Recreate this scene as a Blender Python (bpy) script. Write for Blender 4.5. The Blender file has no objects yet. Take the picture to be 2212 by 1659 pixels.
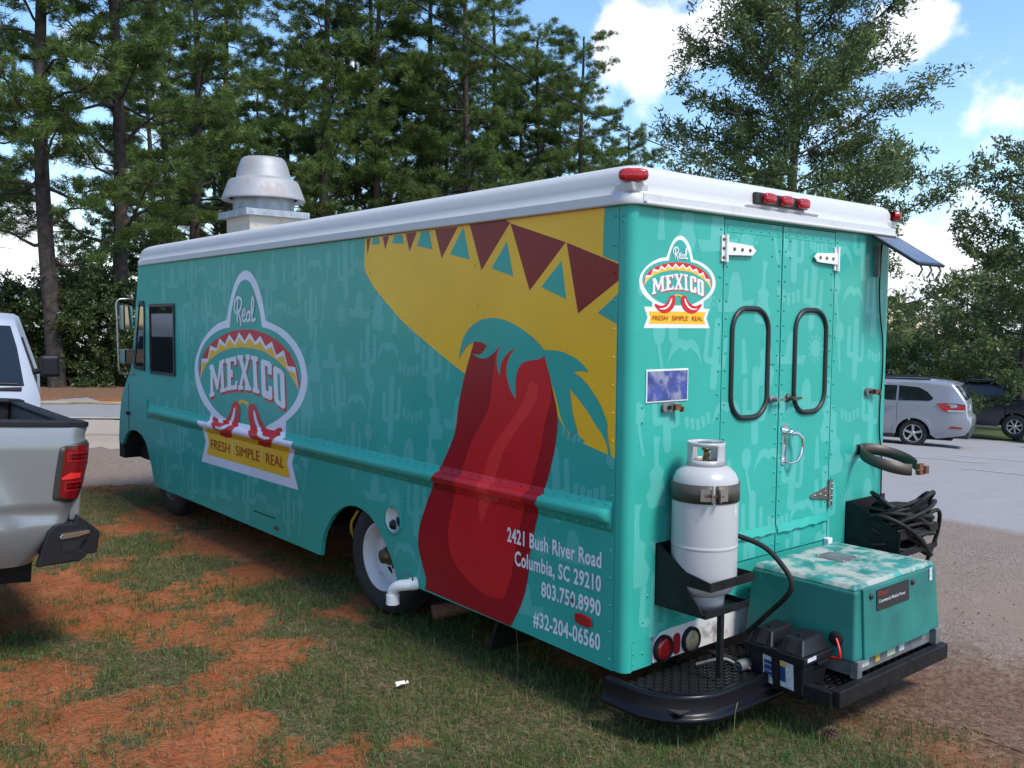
# Food truck on a clay verge beside a parking lot.  Lengths in metres: the truck's rear wall is the plane y = 0, its left side the plane x = 0.
CLOUDS = [(1385, 110, .060, .8), (1320, 62, .045, .6), (1345, 90, .04, .4), (1500, 95, .035, .5), (1610, 60, .06, .5), (1940, 62, .055, .8), (1880, 85, .045, .6), (2010, 50, .04, .55), (2060, 48, .03, .4), (60, 640, .12, .6), (180, 400, .07, .4), (640, 300, .04, .3),
          (2090, 620, .05, .5), (1905, 420, .04, .45), (2100, 450, .04, .5), (1985, 590, .06, .5), (1350, 200, .05, .4)]
SKY_SAT, SKY_VAL = 1.16, 1.28
ART={'hat':[(2.302,2.44),(2.313,2.379),(2.315,2.26),(2.298,2.222),(2.271,2.194),(2.202,2.128),(2.067,2.036),(1.872,1.911),(1.717,1.835),(1.539,1.753),(1.369,1.676),(1.24,1.621),(0.671,1.444),(0.476,1.445),(0.389,1.355),(0.379,1.488),(0.354,1.404),(0.321,1.36),(0.277,1.342),(0.296,1.329),(0.126,1.292),(0.11,1.286),(0.082,1.282),(0.081,1.903),(0.075,2.101),(0.076,2.186),(0.178,2.221),(0.176,2.344),(0.172,2.446),(0.321,2.453),(0.686,2.447),(1.429,2.45)],'tri_red':[[(2.288,2.437),(2.239,2.438),(2.276,2.331)],[(2.096,2.438),(2.02,2.437),(2.066,2.356)],[(1.838,2.439),(1.719,2.44),(1.795,2.33)],[(1.535,2.442),(1.313,2.44),(1.466,2.272)],[(1.204,2.445),(0.897,2.446),(0.856,2.428),(1.096,2.19)],[(0.854,2.425),(0.432,2.301),(0.697,2.071)],[(0.426,2.299),(0.076,2.18),(0.075,2.104),(0.34,1.954)]],'tri_teal':[[(2.224,2.394),(2.21,2.438),(2.137,2.437),(2.128,2.395)],[(1.993,2.391),(1.96,2.437),(1.873,2.436),(1.86,2.379)],[(1.718,2.358),(1.674,2.439),(1.593,2.439),(1.556,2.329)],[(1.387,2.292),(1.26,2.438),(1.202,2.253)],[(1.009,2.198),(0.881,2.333),(0.826,2.148)],[(0.609,2.088),(0.46,2.213),(0.424,2.024)],[(0.206,1.957),(0.073,2.048),(0.079,1.903)]],'leaf':[(1.294,1.703),(1.281,1.768),(1.249,1.833),(1.183,1.889),(1.094,1.925),(0.994,1.934),(0.897,1.925),(0.791,1.892),(0.688,1.845),(0.621,1.806),(0.583,1.771),(0.545,1.772),(0.461,1.77),(0.358,1.742),(0.298,1.709),(0.258,1.673),(0.307,1.679),(0.367,1.671),(0.307,1.643),(0.257,1.608),(0.178,1.524),(0.13,1.439),(0.133,1.393),(0.105,1.283),(0.124,1.292),(0.132,1.34),(0.159,1.376),(0.191,1.418),(0.185,1.4),(0.254,1.477),(0.335,1.547),(0.391,1.589),(0.38,1.523),(0.363,1.454),(0.332,1.387),(0.339,1.382),(0.378,1.358),(0.413,1.398),(0.392,1.353),(0.455,1.447),(0.477,1.516),(0.532,1.635),(0.575,1.742),(0.62,1.722),(0.686,1.716),(0.743,1.703),(0.782,1.668),(0.801,1.615),(0.798,1.509),(0.845,1.559),(0.876,1.634),(0.871,1.695),(0.836,1.749),(0.795,1.775),(0.848,1.76),(0.895,1.724),(0.924,1.685),(0.93,1.623),(0.954,1.668),(0.958,1.73),(0.925,1.79),(0.968,1.753),(1.029,1.718),(1.092,1.71),(1.143,1.724),(1.172,1.737),(1.117,1.729),(1.079,1.742),(1.042,1.782),(1.08,1.8),(1.15,1.804),(1.209,1.786),(1.261,1.744)],'pepper':[(1.15,1.819),(1.24,1.621),(1.299,1.443),(1.32,1.299),(1.381,1.191),(1.467,1.069),(1.539,0.955),(1.613,0.83),(1.688,0.681),(1.705,0.56),(1.653,0.453),(1.611,0.383),(1.624,0.312),(0.824,0.288),(0.728,0.447),(0.685,0.584),(0.68,0.704),(0.644,0.829),(0.602,0.969),(0.538,1.135),(0.492,1.278),(0.468,1.442),(0.521,1.593),(0.575,1.756),(0.79,1.795)],'pepper_bright':[(0.95,1.822),(0.991,1.636),(1.013,1.44),(1.177,1.258),(1.265,1.067),(1.355,0.869),(1.401,0.674),(1.353,0.543),(1.2,0.454),(1.025,0.403),(0.886,0.426),(0.821,0.555),(0.796,0.698),(0.759,0.842),(0.697,1.021),(0.612,1.216),(0.561,1.438),(0.509,1.543),(0.575,1.756),(0.79,1.795)],'pepper_shine':[(0.685,1.613),(0.74,1.483),(0.992,1.242),(1.074,1.064),(1.116,0.888),(1.086,0.803),(1.016,0.904),(0.962,1.079),(0.883,1.253),(0.628,1.506),(0.624,1.594)],'logo':{'outer':[(-0.0925,0.333),(-0.0845,0.35),(-0.0695,0.381),(-0.0515,0.409),(-0.0285,0.43),(0.0035,0.44),(0.0315,0.435),(0.0565,0.419),(0.0785,0.392),(0.0915,0.363),(0.1015,0.332),(0.1415,0.325),(0.1915,0.312),(0.2365,0.289),(0.2655,0.262),(0.2795,0.23),(0.2775,0.205),(0.2605,0.176),(0.2315,0.153),(0.1895,0.133),(0.1865,0.119),(0.1905,0.097),(0.2355,0.096),(0.2125,0.049),(0.2395,0.001),(-0.2435,0.0),(-0.2175,0.05),(-0.2425,0.099),(-0.1885,0.098),(-0.1865,0.12),(-0.2245,0.136),(-0.2555,0.159),(-0.2735,0.188),(-0.2795,0.217),(-0.2735,0.24),(-0.2545,0.264),(-0.2245,0.289),(-0.1845,0.31),(-0.1405,0.326)],'inner':[(-0.0765,0.317),(-0.0685,0.348),(-0.0555,0.376),(-0.0375,0.401),(-0.0195,0.415),(0.0015,0.42),(0.0235,0.417),(0.0425,0.403),(0.0595,0.379),(0.0755,0.352),(0.0855,0.319),(0.1315,0.314),(0.1765,0.3),(0.2175,0.28),(0.2455,0.254),(0.2565,0.226),(0.2495,0.201),(0.2305,0.175),(0.1965,0.152),(0.1525,0.132),(0.1045,0.116),(0.0945,0.111),(-0.0005,0.109),(-0.0885,0.107),(-0.0955,0.112),(-0.1345,0.12),(-0.1805,0.137),(-0.2165,0.16),(-0.2435,0.186),(-0.2595,0.214),(-0.2555,0.241),(-0.2365,0.265),(-0.2065,0.286),(-0.1665,0.302),(-0.1225,0.313)],'band':[(-0.2485,0.203),(-0.2455,0.224),(-0.2315,0.245),(-0.2055,0.267),(-0.1615,0.286),(-0.1125,0.3),(-0.0575,0.31),(-0.0115,0.313),(0.0455,0.313),(0.1075,0.305),(0.1625,0.29),(0.2075,0.269),(0.2355,0.242),(0.2475,0.21),(0.2455,0.193),(0.2395,0.201),(0.1985,0.234),(0.1485,0.254),(0.0945,0.269),(0.0365,0.274),(-0.0195,0.275),(-0.0755,0.271),(-0.1295,0.261),(-0.1745,0.247),(-0.2095,0.229),(-0.2355,0.208),(-0.2455,0.191)],'zig':[(-0.2455,0.193),(-0.2335,0.243),(-0.2005,0.244),(-0.1835,0.275),(-0.1475,0.269),(-0.1315,0.292),(-0.1015,0.28),(-0.0795,0.302),(-0.0505,0.285),(-0.0275,0.307),(0.0005,0.289),(0.0255,0.307),(0.0515,0.288),(0.0765,0.301),(0.1005,0.28),(0.1295,0.29),(0.1485,0.263),(0.1815,0.274),(0.1985,0.243),(0.2295,0.242),(0.2455,0.193),(0.2395,0.201),(0.1985,0.234),(0.1485,0.254),(0.0945,0.269),(0.0365,0.274),(-0.0195,0.275),(-0.0755,0.271),(-0.1295,0.261),(-0.1745,0.247),(-0.2095,0.229),(-0.2355,0.208)],'zigy':[(-0.2425,0.199),(-0.2315,0.233),(-0.2005,0.237),(-0.1835,0.265),(-0.1475,0.262),(-0.1315,0.282),(-0.1015,0.273),(-0.0795,0.292),(-0.0495,0.278),(-0.0275,0.296),(0.0005,0.282),(0.0255,0.297),(0.0515,0.281),(0.0775,0.29),(0.1005,0.272),(0.1295,0.28),(0.1485,0.256),(0.1815,0.264),(0.1985,0.235),(0.2295,0.231),(0.2395,0.199),(0.2395,0.201),(0.1985,0.234),(0.1485,0.254),(0.0945,0.269),(0.0365,0.274),(-0.0195,0.275),(-0.0755,0.271),(-0.1295,0.261),(-0.1745,0.247),(-0.2095,0.229),(-0.2355,0.208)],'M':[(-0.1905,0.228),(-0.1695,0.233),(-0.1455,0.199),(-0.1315,0.241),(-0.1065,0.247),(-0.1055,0.238),(-0.1135,0.236),(-0.1085,0.181),(-0.1005,0.183),(-0.0995,0.174),(-0.1295,0.17),(-0.1305,0.179),(-0.1235,0.18),(-0.1285,0.216),(-0.1415,0.177),(-0.1495,0.175),(-0.1705,0.206),(-0.1695,0.169),(-0.1635,0.17),(-0.1625,0.161),(-0.1905,0.155),(-0.1915,0.163),(-0.1855,0.165),(-0.1835,0.22),(-0.1895,0.219)],'E':[(-0.0995,0.247),(-0.0435,0.255),(-0.0415,0.237),(-0.0515,0.235),(-0.0545,0.244),(-0.0725,0.242),(-0.0715,0.224),(-0.0625,0.225),(-0.0605,0.208),(-0.0715,0.208),(-0.0705,0.189),(-0.0495,0.192),(-0.0475,0.201),(-0.0385,0.201),(-0.0395,0.183),(-0.0975,0.176),(-0.0975,0.185),(-0.0895,0.186),(-0.0915,0.238),(-0.0995,0.237)],'X':[(-0.0365,0.257),(-0.0075,0.259),(-0.0075,0.251),(-0.0105,0.25),(0.0005,0.233),(0.0105,0.251),(0.0055,0.251),(0.0055,0.26),(0.0255,0.261),(0.0255,0.251),(0.0215,0.25),(0.0065,0.221),(0.0255,0.192),(0.0305,0.193),(0.0305,0.184),(-0.0005,0.184),(-0.0005,0.193),(0.0045,0.193),(-0.0055,0.21),(-0.0145,0.192),(-0.0085,0.192),(-0.0085,0.184),(-0.0335,0.182),(-0.0335,0.191),(-0.0275,0.192),(-0.0125,0.223),(-0.0295,0.248),(-0.0365,0.248)],'I':[(0.0315,0.259),(0.0635,0.257),(0.0645,0.247),(0.0565,0.248),(0.0625,0.19),(0.0705,0.189),(0.0705,0.18),(0.0385,0.182),(0.0385,0.191),(0.0445,0.191),(0.0395,0.249),(0.0315,0.25)],'C':[(0.0785,0.248),(0.0855,0.253),(0.1195,0.249),(0.1285,0.243),(0.1285,0.222),(0.1105,0.224),(0.1105,0.238),(0.0975,0.24),(0.1015,0.189),(0.1145,0.187),(0.1135,0.2),(0.1295,0.198),(0.1305,0.175),(0.1235,0.17),(0.0905,0.174),(0.0815,0.18)],'O':[(0.1345,0.236),(0.1415,0.241),(0.1685,0.236),(0.1835,0.227),(0.1875,0.161),(0.1795,0.156),(0.1495,0.164),(0.1395,0.171)],'Ohole':[(0.1535,0.227),(0.1645,0.225),(0.1685,0.17),(0.1575,0.173)],'chili':[(-0.1725,0.107),(-0.1685,0.113),(-0.1575,0.112),(-0.1345,0.104),(-0.1075,0.107),(-0.0845,0.121),(-0.0715,0.14),(-0.0625,0.152),(-0.0465,0.157),(-0.0305,0.153),(-0.0225,0.138),(-0.0265,0.116),(-0.0425,0.092),(-0.0695,0.075),(-0.0965,0.069),(-0.1245,0.072),(-0.1495,0.087)],'hi':[(-0.0485,0.143),(-0.0525,0.122),(-0.0705,0.1),(-0.0975,0.088),(-0.1295,0.087),(-0.1405,0.093),(-0.1115,0.093),(-0.0845,0.103),(-0.0665,0.122),(-0.0575,0.14)],'stem':[(-0.0325,0.156),(-0.0205,0.161),(-0.0025,0.163),(-0.0025,0.156),(-0.0185,0.155),(-0.0225,0.147)],'chili2':[(0.1505,0.09),(0.1245,0.074),(0.0955,0.07),(0.0665,0.075),(0.0365,0.091),(0.0195,0.115),(0.0145,0.137),(0.0205,0.152),(0.0375,0.158),(0.0545,0.153),(0.0635,0.141),(0.0785,0.123),(0.1035,0.109),(0.1325,0.107),(0.1575,0.117),(0.1695,0.118),(0.1745,0.112)],'hi2':[(0.0495,0.141),(0.0595,0.122),(0.0795,0.104),(0.1085,0.094),(0.1405,0.096),(0.1285,0.09),(0.0945,0.089),(0.0655,0.101),(0.0455,0.122),(0.0405,0.143)],'stem2':[(0.0135,0.146),(0.0085,0.153),(-0.0075,0.155),(-0.0075,0.161),(0.0115,0.16),(0.0235,0.155)],'banner':[(-0.2135,0.078),(0.2065,0.08),(0.1925,0.05),(0.2055,0.02),(-0.2105,0.021),(-0.1975,0.05)],'real':[[(-0.0425,0.349),(-0.0475,0.361),(-0.0435,0.375),(-0.0295,0.382),(-0.0155,0.379),(-0.0105,0.369),(-0.0175,0.357),(-0.0315,0.35)],[(-0.0295,0.377),(-0.0335,0.356),(-0.0325,0.331)],[(-0.0275,0.35),(-0.0195,0.338),(-0.0145,0.323)],[(-0.0085,0.341),(0.0015,0.344),(0.0075,0.352),(0.0025,0.356),(-0.0055,0.351),(-0.0075,0.34),(-0.0025,0.331),(0.0075,0.333),(0.0125,0.337)],[(0.0305,0.349),(0.0215,0.351),(0.0145,0.343),(0.0145,0.334),(0.0205,0.331),(0.0285,0.338),(0.0315,0.35)],[(0.0315,0.35),(0.0295,0.336),(0.0345,0.332),(0.0395,0.335)],[(0.0405,0.341),(0.0475,0.36),(0.0495,0.377),(0.0445,0.381),(0.0395,0.369),(0.0405,0.344),(0.0455,0.332),(0.0555,0.336)]],'txt':[(-0.1855,0.036),(0.1805,0.037),(-0.1855,0.061),(-0.0815,0.037),(-0.0495,0.037),(0.0685,0.037),(0.0995,0.037),(-0.0665,0.034),(0.0835,0.035)]},'pk':{'rail':[(0.001,1.34),(0.457,1.344),(0.107,1.361),(0.313,1.41),(0.412,1.452)],'edge':[(0.0,1.337),(-0.001,1.304),(0.01,1.283),(0.011,1.247),(-0.006,1.225),(-0.003,1.124),(0.014,1.016),(0.038,0.921),(0.052,0.91),(0.06,0.87),(0.08,0.79)],'lamp':[(0.171,1.209),(0.146,1.221),(0.009,1.247),(-0.006,1.225),(-0.003,1.124),(0.014,1.016),(0.034,0.936),(0.056,0.91),(0.131,0.915),(0.196,0.929),(0.203,0.942),(0.196,1.05),(0.179,1.195)],'red':[(0.146,1.202),(0.011,1.236),(-0.006,1.222),(-0.003,1.124),(0.014,1.016),(0.037,0.936),(0.056,0.927),(0.17,0.942),(0.164,1.043),(0.152,1.181)],'bump':[(0.078,0.797),(0.061,0.848),(-0.003,0.798),(-0.019,0.762),(-0.016,0.725),(0.014,0.703),(0.029,0.655),(-0.01,0.634),(-0.006,0.615),(0.03,0.589),(0.276,0.57),(0.221,0.76),(0.185,0.793)],'chrome':[(0.157,0.727),(0.142,0.746),(-0.015,0.759),(-0.016,0.743),(0.042,0.728),(0.15,0.715)],'bottom':[(0.479,0.568),(0.276,0.573)]}}
import bpy, bmesh, math, random
import numpy as np
from mathutils import Vector, Matrix
from mathutils.geometry import tessellate_polygon
R = math.radians
rnd = random.Random(7)
rng = np.random.default_rng(11)
sc = bpy.context.scene
COL = sc.collection

# ------------------------------------------------------------------ camera
RT = Vector((0.76618097, -0.64257403, 0.00808322))
DN = Vector((-0.03504696, -0.05434179, -0.99790715))
FW = Vector((0.64166848, 0.76429417, -0.06415591))
CP = Vector((-3.136, -2.9032, 1.9))
cam = bpy.data.cameras.new('camera'); cam_o = bpy.data.objects.new('camera', cam); COL.objects.link(cam_o)
cam_o.matrix_world = Matrix(((RT.x, -DN.x, -FW.x, CP.x), (RT.y, -DN.y, -FW.y, CP.y), (RT.z, -DN.z, -FW.z, CP.z), (0, 0, 0, 1)))
cam.sensor_width = 36; cam.lens = 36 * 2010 / 2212; cam.clip_start = .05; cam.clip_end = 3000
sc.camera = cam_o
# ------------------------------------------------------------------ light
SUN_EL, SUN_DIR = 52, Vector((0.10, -1.0, 0)).normalized()      # horizontal direction TOWARDS the sun
SUN_AZ = math.atan2(SUN_DIR.x, SUN_DIR.y)
sun = bpy.data.lights.new('sun', 'SUN'); sun.energy = 2.0; sun.angle = R(14); sun.color = (1, .95, .88)
sun_o = bpy.data.objects.new('sun', sun); COL.objects.link(sun_o)
tosun = Vector((SUN_DIR.x * math.cos(R(SUN_EL)), SUN_DIR.y * math.cos(R(SUN_EL)), math.sin(R(SUN_EL))))
sun_o.rotation_euler = tosun.to_track_quat('Z', 'Y').to_euler(); sun_o.location = (0, -5, 20)
sc.view_settings.view_transform = 'Standard'; sc.view_settings.look = 'None'
sc.view_settings.exposure = 0.95; sc.view_settings.gamma = 1; sc.view_settings.use_curve_mapping = False
world = bpy.data.worlds.new('World'); sc.world = world; world.use_nodes = True
wn = world.node_tree; wn.nodes.clear()
def N(nt, typ, loc=None, **kw):
    n = nt.nodes.new(typ)
    for k, v in kw.items():
        if k in n.inputs.keys() if hasattr(n.inputs, 'keys') else False: n.inputs[k].default_value = v
        else: setattr(n, k, v)
    return n
def math_(nt, op, a, b=None, c=None, clamp=False):
    n = nt.nodes.new('ShaderNodeMath'); n.operation = op; n.use_clamp = clamp
    for i, v in enumerate((a, b, c)):
        if v is None: continue
        if isinstance(v, (int, float)): n.inputs[i].default_value = v
        else: nt.links.new(v, n.inputs[i])
    return n.outputs[0]
L = wn.links.new
sky = wn.nodes.new('ShaderNodeTexSky'); sky.sky_type = 'NISHITA'; sky.sun_disc = False
sky.sun_elevation = R(SUN_EL); sky.sun_rotation = SUN_AZ; sky.air_density = 1.0; sky.dust_density = .6; sky.ozone_density = 1.6
tc = wn.nodes.new('ShaderNodeTexCoord')
nrm = wn.nodes.new('ShaderNodeVectorMath'); nrm.operation = 'NORMALIZE'; L(tc.outputs['Generated'], nrm.inputs[0])
sep = wn.nodes.new('ShaderNodeSeparateXYZ'); L(nrm.outputs[0], sep.inputs[0])
zz = math_(wn, 'MAXIMUM', sep.outputs['Z'], 0.0)
den = math_(wn, 'ADD', zz, .22)
cmb = wn.nodes.new('ShaderNodeCombineXYZ')
L(math_(wn, 'DIVIDE', sep.outputs['X'], den), cmb.inputs[0]); L(math_(wn, 'DIVIDE', sep.outputs['Y'], den), cmb.inputs[1])
n1 = wn.nodes.new('ShaderNodeTexNoise'); n1.inputs['Scale'].default_value = 1.7; n1.inputs['Detail'].default_value = 9; n1.inputs['Roughness'].default_value = .55
L(cmb.outputs[0], n1.inputs['Vector'])
n2 = wn.nodes.new('ShaderNodeTexNoise'); n2.inputs['Scale'].default_value = 9; n2.inputs['Detail'].default_value = 9; n2.inputs['Roughness'].default_value = .58
L(nrm.outputs[0], n2.inputs['Vector'])
def dirpx(x, y): return (FW + RT * ((x - 1106) / 2010) + DN * ((y - 829.5) / 2010)).normalized()
dens = math_(wn, 'MULTIPLY', math_(wn, 'SUBTRACT', n1.outputs['Fac'], .60), 2.2)
for (x, y, rad, amp) in CLOUDS:
    d = dirpx(x, y)
    dt = wn.nodes.new('ShaderNodeVectorMath'); dt.operation = 'DOT_PRODUCT'; L(nrm.outputs[0], dt.inputs[0]); dt.inputs[1].default_value = d
    mr = wn.nodes.new('ShaderNodeMapRange'); mr.interpolation_type = 'SMOOTHSTEP'
    mr.inputs['From Min'].default_value = math.cos(rad); mr.inputs['From Max'].default_value = 1; mr.inputs['To Min'].default_value = 0; mr.inputs['To Max'].default_value = amp
    L(dt.outputs['Value'], mr.inputs['Value'])
    dens = math_(wn, 'ADD', dens, mr.outputs[0])
band = wn.nodes.new('ShaderNodeMapRange'); band.interpolation_type = 'SMOOTHSTEP'   # bank of cloud low all round the horizon
band.inputs['From Min'].default_value = .25; band.inputs['From Max'].default_value = .04; band.inputs['To Min'].default_value = 0; band.inputs['To Max'].default_value = .30
L(sep.outputs['Z'], band.inputs['Value']); dens = math_(wn, 'ADD', dens, band.outputs[0])
dens = math_(wn, 'ADD', dens, math_(wn, 'MULTIPLY', math_(wn, 'SUBTRACT', n2.outputs['Fac'], .5), 4.2))
cr = wn.nodes.new('ShaderNodeMapRange'); cr.interpolation_type = 'SMOOTHSTEP'
cr.inputs['From Min'].default_value = .06; cr.inputs['From Max'].default_value = .85
L(dens, cr.inputs['Value'])
hs = wn.nodes.new('ShaderNodeHueSaturation'); hs.inputs['Saturation'].default_value = SKY_SAT; hs.inputs['Value'].default_value = SKY_VAL
L(sky.outputs[0], hs.inputs['Color'])
mx = wn.nodes.new('ShaderNodeMix'); mx.data_type = 'RGBA'
L(cr.outputs[0], mx.inputs['Factor']); L(hs.outputs[0], mx.inputs['A'])
shade = wn.nodes.new('ShaderNodeMix'); shade.data_type = 'RGBA'; L(n2.outputs['Fac'], shade.inputs['Factor'])
shade.inputs['A'].default_value = (4.6, 4.9, 5.8, 1); shade.inputs['B'].default_value = (7.6, 7.7, 8.1, 1)
L(shade.outputs['Result'], mx.inputs['B'])
bg = wn.nodes.new('ShaderNodeBackground'); bg.inputs['Strength'].default_value = .105; L(mx.outputs['Result'], bg.inputs['Color'])
wo = wn.nodes.new('ShaderNodeOutputWorld'); L(bg.outputs[0], wo.inputs['Surface'])
sc.cycles.max_bounces = 6; sc.cycles.transparent_max_bounces = 6; sc.cycles.diffuse_bounces = 3; sc.cycles.glossy_bounces = 3

# ------------------------------------------------------------------ materials
def mat(name, col, rough=.5, metal=0., spec=.5, noise=None, bump=None, coat=0, grime=None, trans=0, attr=None, alpha=None, emis=None):
    """noise=(scale, dark factor, light factor); bump=(scale, strength, distance); grime=(scale, threshold, colour, amount)"""
    m = bpy.data.materials.new(name); m.use_nodes = True; nt = m.node_tree
    b = nt.nodes['Principled BSDF']; b.inputs['Roughness'].default_value = rough; b.inputs['Metallic'].default_value = metal
    b.inputs['Specular IOR Level'].default_value = spec; b.inputs['Coat Weight'].default_value = coat; b.inputs['Coat Roughness'].default_value = .08
    b.inputs['Base Color'].default_value = (*col, 1)
    geo = nt.nodes.new('ShaderNodeTexCoord'); out = None
    if attr:
        a = nt.nodes.new('ShaderNodeAttribute'); a.attribute_name = attr; out = a.outputs['Color']
    if noise:
        n = nt.nodes.new('ShaderNodeTexNoise'); n.inputs['Scale'].default_value = noise[0]; n.inputs['Detail'].default_value = 6
        nt.links.new(geo.outputs['Object'], n.inputs['Vector'])
        r = nt.nodes.new('ShaderNodeMapRange'); r.inputs['From Min'].default_value = .3; r.inputs['From Max'].default_value = .7
        r.inputs['To Min'].default_value = noise[1]; r.inputs['To Max'].default_value = noise[2]; nt.links.new(n.outputs['Fac'], r.inputs['Value'])
        v = nt.nodes.new('ShaderNodeMix'); v.data_type = 'RGBA'; v.blend_type = 'MULTIPLY'; v.inputs['Factor'].default_value = 1
        v.inputs['A'].default_value = (*col, 1)
        if out: nt.links.new(out, v.inputs['A'])
        nt.links.new(r.outputs[0], v.inputs['B']); out = v.outputs['Result']
    if grime:
        n = nt.nodes.new('ShaderNodeTexNoise'); n.inputs['Scale'].default_value = grime[0]; n.inputs['Detail'].default_value = 8; n.inputs['Roughness'].default_value = .65
        nt.links.new(geo.outputs['Object'], n.inputs['Vector'])
        r = nt.nodes.new('ShaderNodeMapRange'); r.inputs['From Min'].default_value = grime[1]; r.inputs['From Max'].default_value = grime[1] + .12
        r.inputs['To Max'].default_value = grime[3]; nt.links.new(n.outputs['Fac'], r.inputs['Value'])
        v = nt.nodes.new('ShaderNodeMix'); v.data_type = 'RGBA'; nt.links.new(r.outputs[0], v.inputs['Factor'])
        v.inputs['A'].default_value = (*col, 1)
        if out: nt.links.new(out, v.inputs['A'])
        v.inputs['B'].default_value = (*grime[2], 1); out = v.outputs['Result']
        if len(grime) < 5:
            rr = nt.nodes.new('ShaderNodeMapRange'); rr.inputs['To Min'].default_value = rough; rr.inputs['To Max'].default_value = min(1, rough + .25)
            nt.links.new(r.outputs[0], rr.inputs['Value']); nt.links.new(rr.outputs[0], b.inputs['Roughness'])
    if out: nt.links.new(out, b.inputs['Base Color'])
    if bump:
        n = nt.nodes.new('ShaderNodeTexNoise'); n.inputs['Scale'].default_value = bump[0]; n.inputs['Detail'].default_value = bump[3] if len(bump) > 3 else 4
        nt.links.new(geo.outputs['Object'], n.inputs['Vector'])
        bm_ = nt.nodes.new('ShaderNodeBump'); bm_.inputs['Strength'].default_value = bump[1]; bm_.inputs['Distance'].default_value = bump[2]
        nt.links.new(n.outputs['Fac'], bm_.inputs['Height']); nt.links.new(bm_.outputs[0], b.inputs['Normal'])
        if coat: nt.links.new(bm_.outputs[0], b.inputs['Coat Normal'])
    if trans:
        t = nt.nodes.new('ShaderNodeBsdfTranslucent'); ms = nt.nodes.new('ShaderNodeMixShader'); ms.inputs[0].default_value = trans
        t.inputs['Color'].default_value = (*col, 1)
        if out: nt.links.new(out, t.inputs['Color'])
        nt.links.new(b.outputs[0], ms.inputs[1]); nt.links.new(t.outputs[0], ms.inputs[2]); nt.links.new(ms.outputs[0], nt.nodes['Material Output'].inputs['Surface'])
    if emis: b.inputs['Emission Color'].default_value = (*emis[0], 1); b.inputs['Emission Strength'].default_value = emis[1]
    if alpha is not None: b.inputs['Alpha'].default_value = alpha
    return m
WAVE = (1.3, .5, .012, 1)      # gentle sheet-metal ripple, shows in the reflections
def wrap(name, col, rough=.30, n=(2.2, .93, 1.05)): return mat(name, col, rough, spec=.22, noise=n, bump=WAVE, coat=.03)
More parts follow.
